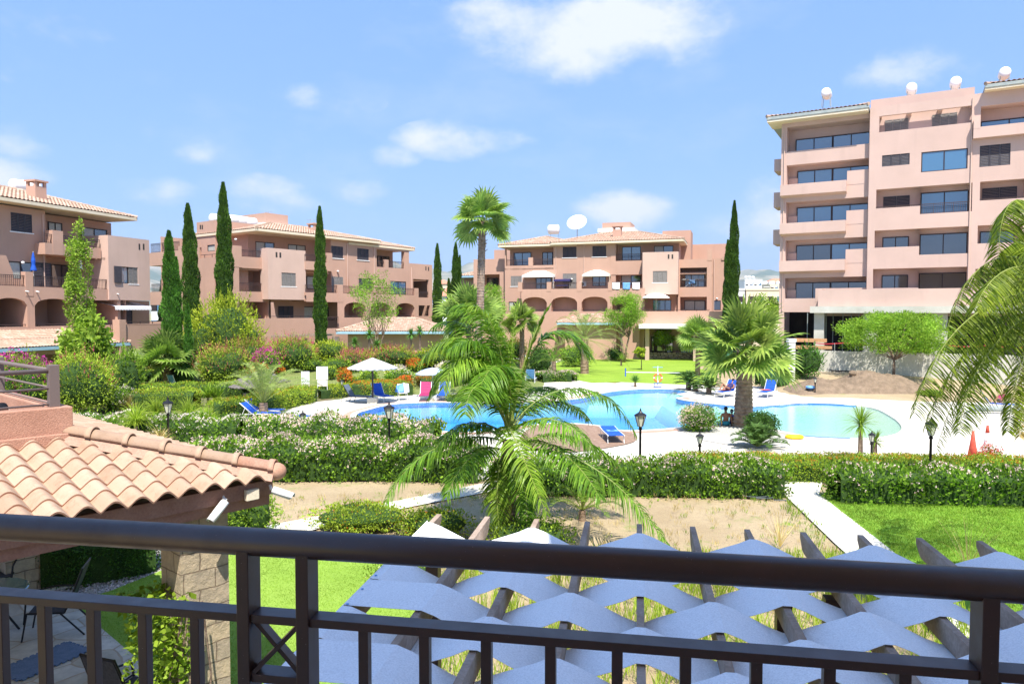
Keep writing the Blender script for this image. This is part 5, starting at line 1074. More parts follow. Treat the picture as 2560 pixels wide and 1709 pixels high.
# ================================================================ tiled terrace roof of the neighbour
C0=G(678,1186,3.3); NF=Fr((C0.x,C0.y),(-.659,-.752))
def near_roof():
    base=Vector((C0.x,C0.y,0)); root=empty('tiled_terrace_house',base,0,'single storey terrace house with pale clay tile hip roof on stone pillars at lower left','house')
    F=Fr(NF.O,NF.D); F.p=lambda a,n,z: tuple(Vector(NF.p(a,n,z))-base); D,N=F.D,F.N; up=Vector((0,0,1)); pt=.27; ang=math.atan(pt)
    z0=3.25; Z=Vector((0,0,1)); L=9.0; rows=10; hd=3.1; rows=11; rl=hd/math.cos(ang)/rows
    mb=MB(); random.seed(3)
    tiles(mb,Vector(F.p(-.12,.12,z0)),D,(-N*math.cos(ang)+up*math.sin(ang)),L,hd,0,rows,rl,.262,.098,seg=14,lip=.022,jit=.004)
    eu2=(D*math.cos(ang)+up*math.sin(ang)); tiles(mb,Vector(F.p(-.12,.12,z0)),-N,eu2,11,hd,0,rows,rl,.262,.098,seg=10,lip=.022,jit=.004)
    mb.build('roof',[M['tile'],M['tile_lip']],root,False)
    # mortar bed and half round ridge tiles along the hip
    a=Vector(F.p(-.04,.04,z0+.04)); b=Vector(F.p(-.12+hd,.12-hd,z0+hd*pt+.06)); d=(b-a); n=10; dv=d/n
    hb=MB(); w=(Vector(F.p(1,1,0))-Vector(F.p(0,0,0))).normalized()
    hb.raw([a+w*.20-Z*.03,b+w*.20-Z*.03,b-w*.20-Z*.03,a-w*.20-Z*.03,a+w*.08+Z*.08,b+w*.08+Z*.08,b-w*.08+Z*.08,a-w*.08+Z*.08],[(0,1,5,4),(2,3,7,6),(4,5,6,7),(0,4,7,3)]); hb.build('mortar_bed',M['mortar'],root)
    for k in range(n):
        rb=MB(); p0=a+dv*k*1.0+Z*.075; p1=p0+dv*1.06; K=10; q=len(rb.v)
        for (p,r) in ((p0,.128),(p0+dv*.14,.128),(p0+dv*.145,.105),(p1-Z*.012,.102)):
            for i in range(K+1): t=PI*i/K; rb.v.append(tuple(p+w*math.cos(t)*r+Z*(math.sin(t)*r*.85)))
        for j in range(3):
            for i in range(K): rb.f.append((j*(K+1)+i,(j+1)*(K+1)+i,(j+1)*(K+1)+i+1,j*(K+1)+i+1)); rb.m.append(0)
        o=rb.build('ridge_tile',M['tile'] if k else M['tile_lip'],root,True); s=o.modifiers.new('s','SOLIDIFY'); s.thickness=.014
    eb=MB(); eb.ball(a+Z*.05,.13,.13,.11,12,8); eb.build('hip_end_cap',M['tile_lip'],root,True)
    # eaves boards, ceiling
    eb=MB(); blk(eb,F,-.02,L,-.08,.0,3.06,3.24); blk(eb,F,-.02,.06,-11,-.081,3.06,3.24); blk(eb,F,.0,L,-.28,-.05,2.93,3.059); blk(eb,F,.02,.22,-11,-.29,2.93,3.059); eb.build('fascia',M['near_fascia'],root)
    eb=MB(); blk(eb,F,.06,L,-9,-.10,3.16,3.22); eb.build('ceiling',M['cream'],root)
    # stone pillars
    nb=-.22; xa=F_s(573,nb); xb=F_s(453,nb)
    for (s0,s1,n0,n1) in ((xa,xb,nb-.52,nb),(.3,.95,-8.3,-7.7)):
        sb=MB(); blk(sb,F,s0,s1,n0,n1,0,2.95); sb.build('stone_pillar',M['ashlar'],root)
    # upper terrace parapet with its railing
    k0=1.66; kn=-1.62; sb=MB()
    zt=4.17; blk(sb,F,k0,L,kn-.22,kn,3.5,zt); blk(sb,F,k0,k0+.22,-9,kn-.221,3.5,zt); blk(sb,F,k0-.05,L,kn,kn+.05,3.5,3.86); sb.build('parapet_wall',M['near_stucco'],root,bevel=.012)
    sb=MB(); blk(sb,F,k0+.22,L,-9,kn-.22,3.9,4.0); sb.build('terrace_floor',M['flag'],root)
    ss_,nn=k0+.16,kn-.14
    def post(s,n): p=MB(); blk(p,F,s-.055,s+.055,n-.05,n+.05,zt,zt+.50); p.build('railing_post',M['taupe'],root,bevel=.004)
    post(ss_,nn); post(ss_,nn-2.3); post(ss_+3.2,nn)
    for (p,q) in (((ss_,nn),(ss_+5,nn)),((ss_,nn),(ss_,nn-6))):
        for z,r in ((.43,.028),(.22,.014),(.03,.012)): t=MB(); t.tube([F.p(*p,zt+z),F.p(*q,zt+z)],r,12); t.build('railing_bar',M['taupe'],root,True)
    return F,base
def F_s(u,n,v=1500): return NF.s_(u,n,v)
M['near_fascia']=rough_mat('terracotta_fascia',(.30,.155,.11),(.34,.19,.14),5,.6)
M['taupe']=rough_mat('taupe_paint',(.16,.125,.115),None,rough=.45)
def ashlar():
    m,nt,b=new_mat('limestone_ashlar'); tc=nt.nodes.new('ShaderNodeNewGeometry'); P=tc.outputs['Position']; s=nt.nodes.new('ShaderNodeSeparateXYZ'); nt.links.new(P,s.inputs[0])
    dt=nt.nodes.new('ShaderNodeVectorMath'); dt.operation='DOT_PRODUCT'; dt.inputs[1].default_value=(1.31,.15,0); nt.links.new(P,dt.inputs[0]); cb=nt.nodes.new('ShaderNodeCombineXYZ'); nt.links.new(dt.outputs['Value'],cb.inputs[0]); nt.links.new(s.outputs[2],cb.inputs[1])
    nz=nt.nodes.new('ShaderNodeTexNoise'); nz.inputs['Scale'].default_value=3; nt.links.new(P,nz.inputs['Vector']); ad=nt.nodes.new('ShaderNodeVectorMath'); ad.operation='MULTIPLY_ADD'; ad.inputs[1].default_value=(.07,.07,0); nt.links.new(nz.outputs['Color'],ad.inputs[0]); nt.links.new(cb.outputs[0],ad.inputs[2])
    br=nd(nt,'ShaderNodeTexBrick',Scale=1.0); br.inputs['Brick Width'].default_value=.37; br.inputs['Row Height'].default_value=.23; br.inputs['Mortar Size'].default_value=.008; br.inputs['Color1'].default_value=(.50,.40,.26,1); br.inputs['Color2'].default_value=(.40,.33,.24,1); br.inputs['Mortar'].default_value=(.24,.18,.12,1); br.inputs['Mortar Smooth'].default_value=.3
    nt.links.new(ad.outputs[0],br.inputs['Vector']); v=ramp(nt,noise(nt,7,6,.7),.3,.7,(.72,.72,.74),(1.18,1.14,1.08)); nt.links.new(mixc(nt,1,br.outputs[0],v,'MULTIPLY'),b.inputs['Base Color']); b.inputs['Roughness'].default_value=.95
    a=math_n(nt,'ADD',math_n(nt,'MULTIPLY',br.outputs['Fac'],-1.2),noise(nt,16,7,.7)); bump(nt,b,a,.9,.025); return m
def math_n(nt,op,a,b=None):
    n=nt.nodes.new('ShaderNodeMath'); n.operation=op
    for i,x in enumerate((a,b)):
        if x is None: continue
        if hasattr(x,'is_output'): nt.links.new(x,n.inputs[i])
        else: n.inputs[i].default_value=x
    return n.outputs[0]
M['ashlar']=ashlar()
NRF,NRB=near_roof()
# security cameras and junction box on the eave
def bullet(a,b,label):
    a=Vector(a);b=Vector(b); root=empty('security_camera',a,0,label,'security camera','security cameras on the tiled roof corner'); d=(b-a).normalized(); z=Vector((0,0,1)); x=d.cross(z).normalized(); y=x.cross(d); L=(b-a).length; r=.043
    mb=MB(); K=16; 
    for t,rr in ((0,.3),(.03,1),(.92,1)):
        for i in range(K): q=2*PI*i/K; mb.v.append(tuple(d*(L*t)+x*math.cos(q)*r*rr+y*math.sin(q)*r*rr))
    for j in range(2):
        for i in range(K): mb.f.append((j*K+i,j*K+(i+1)%K,(j+1)*K+(i+1)%K,(j+1)*K+i)); mb.m.append(0)
    mb.f.append(tuple(range(2*K,3*K))); mb.m.append(0); mb.build('camera_body',M['white'],root,False)
    h=MB(); V=[]
    for t in (0.02,1.06):
        for i in range(9): q=PI*(-.08+1.16*i/8); V.append(tuple(d*(L*t)+x*math.cos(q)*r*1.14+y*math.sin(q)*r*1.14))
    h.raw(V,[(i,i+1,9+i+1,9+i) for i in range(8)]); o=h.build('sun_shield',M['white'],root,True); s=o.modifiers.new('s','SOLIDIFY'); s.thickness=.004
    l=MB(); l.tube([d*(L*.921),d*(L*.935)],[r*.86,r*.8],16); l.build('lens',M['black'],root)
    m=MB(); m.tube([-d*.02+y*.0,Vector((0,0,.035))+Vector((-.03,.02,0)),Vector((-.05,.05,.05))],.016,8); m.build('mount_arm',M['white'],root)
f=lambda s,n,z: NF.p(s,n,z)
bullet(f(.62,.06,3.10),Vector(f(.72,.06,3.10))+Vector((-.03,-.10,-.17)),'white bullet security camera under the tiled eave pointing down at the patio')
bullet(f(.04,.10,3.13),Vector(f(.04,.10,3.13))+Vector((.24,-.02,-.075)),'white bullet security camera at the roof corner pointing right to the garden')
mb=MB(); o=Vector(f(.28,.04,3.12)); Fo=Fr(NF.O,NF.D); Fo.p=lambda a,n,z: tuple(Vector(NF.p(a,n,z))-o); blk(mb,Fo,.20,.36,.0,.07,3.05,3.18); j=mb.build('junction_box',M['cream'],bevel=.006); j.location=o; tag(j,'small cream junction box between the two security cameras','junction box')
# ---------------------------------------------------------------- patio furniture
M['chairfab']=rough_mat('dark_mesh_fabric',(.028,.030,.040),(.05,.05,.06),30,.7)
def patio_chair(loc,rz,label):
    root=empty('garden_chair',loc,rz,label,'chair','dark garden chairs on the patio'); r=.014
    mb=MB(); mb.raw([(-.26,-.25,.44),(.26,-.25,.44),(.26,.05,.41),(-.26,.05,.41),(-.26,.25,.40),(.26,.25,.40)],[(0,1,2,3),(3,2,5,4)]); o=mb.build('seat',M['chairfab'],root); s=o.modifiers.new('s','SOLIDIFY'); s.thickness=.02
    mb=MB(); mb.raw([(-.26,.26,.41),(.26,.26,.41),(.26,.42,.78),(-.26,.42,.78),(.25,.53,1.08),(-.25,.53,1.08)],[(0,1,2,3),(3,2,4,5)]); o=mb.build('backrest',M['chairfab'],root); s=o.modifiers.new('s','SOLIDIFY'); s.thickness=.018
    for sx in (-.28,.28):
        mb=MB(); mb.tube([(sx,.27,.40),(sx,.42,.78),(sx*.95,.54,1.10)],r,7); mb.build('back_frame',M['black'],root); mb=MB(); mb.tube([(sx,.27,.40),(sx,-.26,.45)],r,7); mb.build('side_rail',M['black'],root)
        mb=MB(); mb.tube([(sx,-.26,.45),(sx,-.34,0)],r,7); mb.build('leg',M['black'],root); mb=MB(); mb.tube([(sx,.20,.41),(sx*1.0,.55,0)],r,7); mb.build('leg',M['black'],root)
        mb=MB(); mb.tube([(sx,-.30,.28),(sx*1.12,-.26,.62),(sx*1.15,.05,.66),(sx,.36,.64)],r*1.2,7); mb.build('armrest',M['black'],root)
    mb=MB(); mb.tube([(-.25,.535,1.09),(.25,.535,1.09)],r,7); mb.build('top_rail',M['black'],root)
g=G(128,1582); patio_chair((g.x,g.y,.022),R(-72),'dark mesh garden chair turned sideways on the paving beside the blue mat')
g=G(18,1495); patio_chair((g.x-.2,g.y,.022),R(25),'dark mesh garden chair behind the glass table by the far stone pillar')
g=G(335,1835); patio_chair((g.x-.12,g.y+.25,.022),R(162),'dark mesh garden chair seen from behind at the lower edge beside the pillar')
g=G(-40,1590); root=empty('patio_table',(g.x,g.y,.022),0,'round patio table with green glass top at the left edge','table')
M['gglass']=glass_mat('green_glass',(.05,.12,.11)); mb=MB(); mb.lathe((0,0,.71),[(.62,0),(.64,.008),(.62,.016)],40); mb.build('table_top',M['gglass'],root)
for a in range(4): mb=MB(); t=a*PI/2+.5; mb.tube([(math.cos(t)*.15,math.sin(t)*.15,.70),(math.cos(t)*.25,math.sin(t)*.25,.40),(math.cos(t)*.48,math.sin(t)*.48,0)],.017,8); mb.build('leg',M['black'],root)
mb=MB(); mb.tube([(math.cos(2*PI*k/20)*.26,math.sin(2*PI*k/20)*.26,.38) for k in range(21)],.012,6); mb.build('ring_brace',M['black'],root)
M['mat']=rough_mat('blue_foam_mat',(.10,.15,.24),(.13,.18,.28),8,.9,60,.002)
def mat_():
    c=G(112,1655); root_z=.03; a=G(18,1697)-c; b=G(195,1614+8)-c; x=(b-a).normalized(); L=(b-a).length/2; y=Vector((-x.y,x.x,0)); w=.30; pts=[]
    def edge(p,q,n):
        d=(q-p); e=Vector((d.y,-d.x,0)).normalized()*.035; out=[]
        for i in range(n):
            out+=[p+d*(i/n),p+d*((i+.25)/n),p+d*((i+.18)/n)+e,p+d*((i+.82)/n)+e,p+d*((i+.75)/n)]
        return out
    cs=[x*-L-y*w,x*L-y*w,x*L+y*w,x*-L+y*w]
    for i,n in ((0,11),(1,6),(2,11),(3,6)): pts+=edge(cs[i],cs[(i+1)%4],n)
    mb=MB(); k=len(pts); V=[(p.x,p.y,z) for z in (0,.015) for p in pts]; F=tessellate_polygon([[Vector((p.x,p.y,0)) for p in pts]])
    mb.raw(V,[tuple(i+k for i in (f if ((pts[f[1]]-pts[f[0]]).cross(pts[f[2]]-pts[f[0]])).z>0 else f[::-1])) for f in F]+[(j,(j+1)%k,k+(j+1)%k,k+j) for j in range(k)]); o=mb.build('foam_mat',M['mat']); o.location=(c.x,c.y,.03); tag(o,'blue grey interlocking foam mat on the crazy paving','mat')
mat_()
# black device of unidentified use and reed bundle on the upper terrace
p=Vector(NF.p(2.35,-2.2,4.03)); root=empty('gadget',p,0,'small black spotlight with orange ring on the upper terrace floor','gadget')
mb=MB(); mb.tube([(-.02,0,.12),(.16,-.02,.12)],[.075,.085],16); mb.build('gadget_body',M['black'],root,True); mb=MB(); mb.tube([(-.045,0,.12),(-.02,0,.12)],[.07,.078],16); mb.build('orange_ring',M['orange'],root)
mb=MB(); mb.tube([(-.12,.03,0),(-.13,.03,.18),(-.06,.02,.2)],.045,10); mb.build('stand',M['black'],root,True)
p=Vector(NF.p(2.75,-2.25,4.0)); P=np.array(rdir(60))*np.array([.25,.12,.0]); N=unit(rdir(60)*np.array([.6,.4,.2])+np.array([.2,0,.8]))
tag(npmesh('dry_reeds',[(leaves(P,N,.62,.018,0,.25),0)],rough_mat('cream_reed',(.62,.52,.36),(.7,.62,.48),9,.8)),'bundle of cream dry reeds leaning inside the upper terrace railing','reed bundle').location=p
# pebbles and stepping slabs
M['pebble']=leaf_mat('pebble',(.16,.15,.15),(.62,.60,.58),trans=0)
poly=[G(u,v) for u,v in [(60,1440),(110,1452),(200,1418),(400,1368),(573,1340),(573,1366),(400,1428),(275,1478),(179,1508)]]
xs=[p.x for p in poly]; ys=[p.y for p in poly]; V=[]
for k in range(5200):
    x,y=random.uniform(min(xs),max(xs)),random.uniform(min(ys),max(ys))
    if not inpoly(x,y,poly): continue
    r=random.uniform(.018,.042); a=random.uniform(0,PI); ca,sa=math.cos(a),math.sin(a); Q=[(x+r*ca,y+r*sa,.012),(x-r*.7*sa,y+r*.7*ca,.012),(x-r*ca,y-r*sa,.012),(x+r*.7*sa,y-r*.7*ca,.012)]; t=(x,y,.012+r*.8)
    for i in range(4): V.append([Q[i],Q[(i+1)%4],t,t])
tag(npmesh('pebbles',[(np.array(V)[:,:3],0)],M['pebble']),'loose grey and white pebbles beside the patio paving','pebbles',kind='stuff')
for (u,v,l) in ((248,1442,'pale square stepping slab among the pebbles beyond the chair'),(150,1466,'pale stepping slab at the patio edge behind the high chair')):
    g=G(u,v); mb=MB(); mb.box(-.28,.28,-.2,.2,0,.03); o=mb.build('stepping_slab',M['coping'],bevel=.01); o.location=(g.x,g.y,.012); o.rotation_euler=(0,0,.7); tag(o,l,'slab')
# ================================================================ pool furniture
M['legw']=rough_mat('white_tube',(.72,.72,.70),None,rough=.4)
def lounger(u,v,rz,label,fab='blue',back=58,frame='legw',flat=False,towel=None,g=None):
    g=g or G(u,v); root=empty('sun_lounger',(g.x,g.y,.012),R(rz),label,'sun lounger','sun loungers around the pool'); h=.33; w=.33; fm=M[frame]
    mb=MB(); 
    for i in range(6): y0=-1.15+i*.205; mb.box(-w+.02,w-.02,y0,y0+.195,h+.002*i,h+.02+.002*i)
    mb.build('seat',M[fab],root)
    a=R(4 if flat else back); dy,dz=math.cos(a),math.sin(a); mb=MB()
    for i in range(4):
        t0,t1=.02+i*.19,.02+i*.19+.18; P=[]
        for t in (t0,t1):
            for x in (-w+.02,w-.02): P.append((x,.09+dy*t,h+.01+dz*t))
        Q=[(x,y-dz*.018,z+dy*.018) for x,y,z in P]; mb.raw(P+Q,[(0,1,3,2),(4,6,7,5),(0,4,5,1),(2,3,7,6),(0,2,6,4),(1,5,7,3)])
    mb.build('backrest',M[fab],root)
    for x in (-w,w):
        mb=MB(); mb.bar((x,-1.17,h),(x,.12,h),.03,.04); mb.build('side_rail',fm,root); mb=MB(); mb.bar((x,.08,h),(x,.09+dy*.82,h+dz*.82),.03,.035); mb.build('back_frame',fm,root)
        for y,y2 in ((-1.0,-1.14),(-.02,.12)): mb=MB(); mb.tube([(x,y,h),(x,y2,0)],.016,6); mb.build('leg',fm,root)
        mb=MB(); mb.tube([(x,.55 if not flat else .5,h+.0),(x,.62,0)],.014,6); mb.build('leg',fm,root); mb=MB(); mb.bar((x,.1,h-.02),(x,.6,h-.03),.025,.03); mb.build('rear_rail',fm,root)
        if not flat: mb=MB(); mb.tube([(x,.09+dy*.45,h+dz*.45),(x,.58,h-.03)],.012,5); mb.build('back_strut',fm,root)
    return root
lounger(642,1049,84,'blue sun lounger left of the small date palm, the nearer of two side by side',back=40)
lounger(652,1040,84,'blue sun lounger left of the small date palm, the farther of two side by side',back=42)
lounger(728,1058,90,'flat blue sun lounger just right of the small date palm behind the flowering hedge',flat=True)
lounger(884,1004,76,'grey fabric sun lounger left of the thatched parasol','greyfab',58,'black')
lounger(950,1001,38,'blue sun lounger under the thatched parasol behind its pole')
lounger(1064,998,2,'magenta sun lounger left of the blue striped parasol pole','pink',62)
lounger(1110,997,-2,'dark blue sun lounger right of the blue striped parasol pole',back=62)
lounger(1327,958,172,'light blue lounger seen from behind on the far deck beside flowering bushes','ltblue',66)
lounger(1527,1097,3,'flat blue lounger with white legs on the brown timber terrace',flat=True)
lounger(1822,990,-48,'blue lounger with a red towel behind the big fan palm trunk')
lounger(1922,990,-40,'blue lounger with a red towel standing alone right of the big fan palm')
lounger(2478,1024,58,'blue sun lounger at the right edge behind the pool cover roller')
lounger(437,976,150,'small lounger covered by a blue towel behind the trunk of the left fan palm','ltblue',70)
def towel(P,name,label,mat,n=10,m=8,amp=.02):
    """cloth through four corner points"""
    a,b,c,d=[Vector(p) for p in P]; mb=MB()
    for i in range(n+1):
        for j in range(m+1):
            s,t=i/n,j/m; q=(a*(1-s)+b*s)*(1-t)+(d*(1-s)+c*s)*t; mb.v.append((q.x+amp*math.sin(9*s),q.y+amp*math.sin(11*s+3*t),q.z-.25*amp*4*s*(1-s)))
    for i in range(n):
        for j in range(m): k=i*(m+1)+j; mb.f.append((k,k+m+1,k+m+2,k+1)); mb.m.append(0)
    o=mb.build(name,mat,None,True); s=o.modifiers.new('s','SOLIDIFY'); s.thickness=.012; tag(o,label,name.replace('_',' ')); return o
for u,v,l in ((1811,984,'red towel lying on the blue lounger behind the palm trunk'),(1912,984,'red towel lying on the lone blue lounger right of the palm')):
    g=G(u,v+6); towel([(g.x-.28,g.y-.25,.42),(g.x+.3,g.y-.2,.42),(g.x+.25,g.y+.25,.43),(g.x-.3,g.y+.2,.43)],'towel',l,M['red'],amp=.03)
g=G(1527,1094); towel([(g.x-.2,g.y-.5,.375),(g.x+.25,g.y-.5,.375),(g.x+.2,g.y+.1,.375),(g.x-.25,g.y+.1,.375)],'towel','lilac blue towel on the flat lounger on the timber terrace',M['ltblue'],amp=.015)
# white chair draped with a towel
def simple_chair(loc,rz,label,fab,frame,name='pool_chair'):
    root=empty(name,loc,R(rz),label,'chair'); r=.014; fm=M[frame]
    mb=MB(); mb.box(-.24,.24,-.24,.22,.42,.445); mb.build('seat',M[fab],root); mb=MB(); mb.raw([(-.24,.22,.46),(.24,.22,.46),(.24,.36,.95),(-.24,.36,.95),(-.24,.24,.455),(.24,.24,.455),(.24,.38,.945),(-.24,.38,.945)],[(0,1,2,3),(7,6,5,4),(0,4,5,1),(3,2,6,7),(0,3,7,4),(1,5,6,2)]); mb.build('backrest',M[fab],root)
    for x in (-.25,.25):
        for y0,y1 in ((-.2,-.26),(.2,.3)): mb=MB(); mb.tube([(x,y0,.43),(x,y1,0)],r,6); mb.build('leg',fm,root)
        mb=MB(); mb.tube([(x,-.24,.43),(x,-.2,.64),(x,.26,.64)],r,6); mb.build('armrest',fm,root)
    return root
g=G(1006,1000); simple_chair((g.x,g.y,.012),20,'white pool chair draped with a blue and white towel','white','legw')
towel([(g.x-.32,g.y-.12,.92),(g.x+.05,g.y+.02,1.02),(g.x+.10,g.y-.2,.5),(g.x-.42,g.y-.25,.52)],'towel','blue towel hanging over the left arm of the white pool chair',M['ltblue'],amp=.05)
towel([(g.x+.02,g.y+.1,1.04),(g.x+.34,g.y+.12,.98),(g.x+.40,g.y-.1,.50),(g.x+.12,g.y-.12,.46)],'towel','white and blue towel hanging over the back of the white pool chair',M['whitecloth'],amp=.05)
g=G(1843,1064); simple_chair((g.x,g.y,.03),-60,'blue folding chair at the pool edge beside the two bathers','blue','legw')
# parasols
M['thatch']=rough_mat('grey_thatch',(.36,.35,.31),(.58,.56,.50),9,.95,45,.01); M['thatchd']=rough_mat('dark_thatch',(.10,.09,.08),(.18,.16,.14),6,.95,30,.01)
def thatch(u,v,top,r,label,mat='thatch',d=None):
    g=G(u,v) if d is None else Vector((W(u,v,d).x,d,T(W(u,v,d).x,d))); zt=W(u,top,g.y).z-g.z; root=empty('thatched_parasol',g,0,label,'parasol','thatched parasols')
    mb=MB(); K=72; h=r*.42; 
    for rr,dz in ((.02,0),(.5,-.47),(1.0,-1.0)):
        for i in range(K): a=2*PI*i/K; q=r*rr*(1+.012*((i*7)%5)); mb.v.append((math.cos(a)*q,math.sin(a)*q,zt+dz*h*(1+.04*((i*5)%3))+(.018 if i%2 else 0)*rr))
    for j in range(2):
        for i in range(K): mb.f.append((j*K+i,j*K+(i+1)%K,(j+1)*K+(i+1)%K,(j+1)*K+i)); mb.m.append(0)
    o=mb.build('canopy',M[mat],root); s=o.modifiers.new('s','SOLIDIFY'); s.thickness=.05
    mb=MB(); mb.tube([(0,0,0),(0,0,zt-.05)],.055,10); mb.build('pole',M['metal'],root); mb=MB(); mb.box(-.28,.28,-.28,.28,0,.36); mb.build('base',M['concrete'],root,bevel=.02)
    for k in range(8): a=k*PI/4; mb=MB(); mb.bar((0,0,zt-.08),(math.cos(a)*r*.95,math.sin(a)*r*.95,zt-h-.03),.03,.03); mb.build('rib',M['metal'],root)
thatch(932,1008,896,1.38,'pale thatched parasol on a dark pole beside the pool')
thatch(655,975,926,1.7,'dark grey thatched parasol half hidden behind the small date palm','thatchd',46.5); thatch(622,985,948,1.1,'low dark thatched parasol left of the small date palm','thatchd',44)
M['stripe']=M['ltblue']
def stripe_mat():
    m,nt,b=new_mat('striped_blue_canvas'); tc=nt.nodes.new('ShaderNodeTexCoord'); s=nt.nodes.new('ShaderNodeSeparateXYZ'); nt.links.new(tc.outputs['Object'],s.inputs[0]); f=math_n(nt,'FRACT',math_n(nt,'MULTIPLY',s.outputs[2],16.0)); c=mixc(nt,math_n(nt,'GREATER_THAN',f,.5),(.30,.42,.66),(.62,.68,.78)); nt.links.new(c,b.inputs['Base Color']); b.inputs['Roughness'].default_value=.8; return m
M['stripe']=stripe_mat()
def parasol(loc,r,hgt,label,mat,name='parasol',closed=False,base=True,tilt=0,droop=.38,pole='legw',grp=None):
    root=empty(name,loc,0,label,'parasol',grp); mb=MB(); K=16
    if closed:
        prof=[(.02,hgt),(.06,hgt-.15),(.14,hgt-.6),(.12,hgt-.9),(.20,hgt-1.25),(.19,hgt-1.3)]
        mb.lathe((0,0,0),prof[::-1],14)
    else:
        for j,(rr,dz) in enumerate(((0.01,0),(.35,-.06),(.7,-.22),(1,-.5),(1.0,-.58))):
            for i in range(K): a=2*PI*i/K+.1; q=r*rr*(1-.05*(i%2)*(rr>.3)); mb.v.append((math.cos(a)*q,math.sin(a)*q,hgt+dz*droop*r*1.6))
        for j in range(4):
            for i in range(K): mb.f.append((j*K+i,j*K+(i+1)%K,(j+1)*K+(i+1)%K,(j+1)*K+i)); mb.m.append(0)
    o=mb.build('canopy',M[mat],root)
    if not closed: s=o.modifiers.new('s','SOLIDIFY'); s.thickness=.01
    mb=MB(); mb.tube([(0,0,0),(0,0,hgt+.05)],.022,8); mb.build('pole',M[pole],root)
    if base: mb=MB(); mb.lathe((0,0,0),[(.22,0),(.22,.05),(.08,.09)],16); mb.build('base',M['concrete'],root)
    root.rotation_euler[1]=tilt
g=G(1084,992); zt=W(1080,920,g.y).z; parasol((g.x,g.y,.012),1.05,zt,'blue and white striped parasol between the magenta and dark blue loungers','stripe',tilt=-.04)
g=W(1292,884,70); parasol((g.x,70,0),1.3,g.z,'white open parasol far beyond the tall centre palm leaves','whitecloth')
# bag, hat, roller
g=G(1133,999); root=empty('concrete_base',(g.x,g.y,.01),0,'pale concrete parasol base right of the dark blue lounger','base'); mb=MB(); mb.box(-.26,.26,-.26,.26,0,.38); mb.build('block',M['concrete'],root,bevel=.02); mb=MB(); mb.tube([(0,0,.38),(0,0,.5)],.04,8); mb.build('socket',M['legw'],root)
mb=MB(); mb.lathe((0,0,0),[(.22,0),(.21,.02),(.12,.03),(.11,.12),(.05,.16)],14); o=mb.build('sun_hat',M['black'],None,True); o.location=(g.x,g.y-.1,.52); tag(o,'black sun hat resting on the concrete parasol base','hat')
g=G(1089,1001); mb=MB(); mb.ball((0,0,.14),.26,.16,.15,12,8); o=mb.build('beach_bag',M['white'],None,True); o.location=(g.x,g.y,.02); tag(o,'white beach bag on the deck between magenta and dark blue loungers','bag')
a,b=G(2425,1032),G(2680,1036); root=empty('pool_cover_roller',(a.x,a.y,0),0,'grey blue pool cover roller lying at the right edge of the deck','roller'); d=b-a; mb=MB(); mb.tube([(0,0,.24),(d.x,d.y,.24)],.16,16); mb.build('rolled_cover',M['band'],root,True)
for t in (0,1): mb=MB(); mb.bar(Vector((d.x*t,d.y*t-.3,.02)),Vector((d.x*t,d.y*t+.3,.02)),.05,.05); mb.build('foot',M['legw'],root)
# ---------------------------------------------------------------- lamps
def lamp(u,d,hgt,label,s=1.0,post=.04,zb=0):
    p=W(u,780,d); root=empty('garden_lamp',(p.x,d,zb),0,label,'lamp','black lantern lamps in the garden'); L=.42*s
    mb=MB(); mb.lathe((0,0,0),[(.10*s,0),(.10*s,.05),(post*1.3,.12),(post,.2),(post*.9,hgt-L-.12),(post*1.6,hgt-L-.10),(post*1.1,hgt-L-.03),(.07*s,hgt-L)],12); mb.build('post',M['black'],root,True)
    mb=MB(); K=6; z0,z1=hgt-L,hgt-L*.36
    for i in range(K):
        a=2*PI*i/K; a2=2*PI*(i+1)/K; mb.poly([(.065*s*math.cos(a),.065*s*math.sin(a),z0),(.065*s*math.cos(a2),.065*s*math.sin(a2),z0),(.135*s*math.cos(a2),.135*s*math.sin(a2),z1),(.135*s*math.cos(a),.135*s*math.sin(a),z1)])
    mb.build('glass',M['lampglass'],root)
    mb=MB()
    for i in range(K): a=2*PI*i/K; mb.bar((.067*s*math.cos(a),.067*s*math.sin(a),z0),(.14*s*math.cos(a),.14*s*math.sin(a),z1),.013*s,.013*s)
    mb.build('lantern_frame',M['black'],root)
    mb=MB(); mb.lathe((0,0,0),[(.165*s,z1),(.15*s,z1+.03*s),(.06*s,hgt-.07*s),(.045*s,hgt-.05*s),(.03*s,hgt-.03*s),(.008,hgt+.05*s)],6); mb.build('lantern_cap',M['black'],root)
lamp(1603,21.9,2.32,'tall black lantern lamp right of the centre palm in front of the pool',1.2); lamp(971,23.9,2.28,'tall black lantern lamp in the pink flowering hedge left of the centre palm',1.2); lamp(415,25,2.30,'tall black lantern lamp among grasses above the tiled terrace roof',1.2); lamp(2335,21.3,2.15,'tall black lantern lamp at the right under hanging palm fronds',1.2)
lamp(754,27.5,1.50,'short black lantern lamp on the deck edge left of the pool',.85); lamp(1753,23.4,1.38,'short black lantern lamp behind the orange flowered hedge',.85); lamp(2186,24.6,1.2,'short lantern lamp hidden among the spiky plants by the shallow pool',.8); lamp(853,45,1.1,'small lantern lamp behind the grey lounger',.8); lamp(2041,46,1.15,'small black lamp with round foot beside the waste bin',.8)
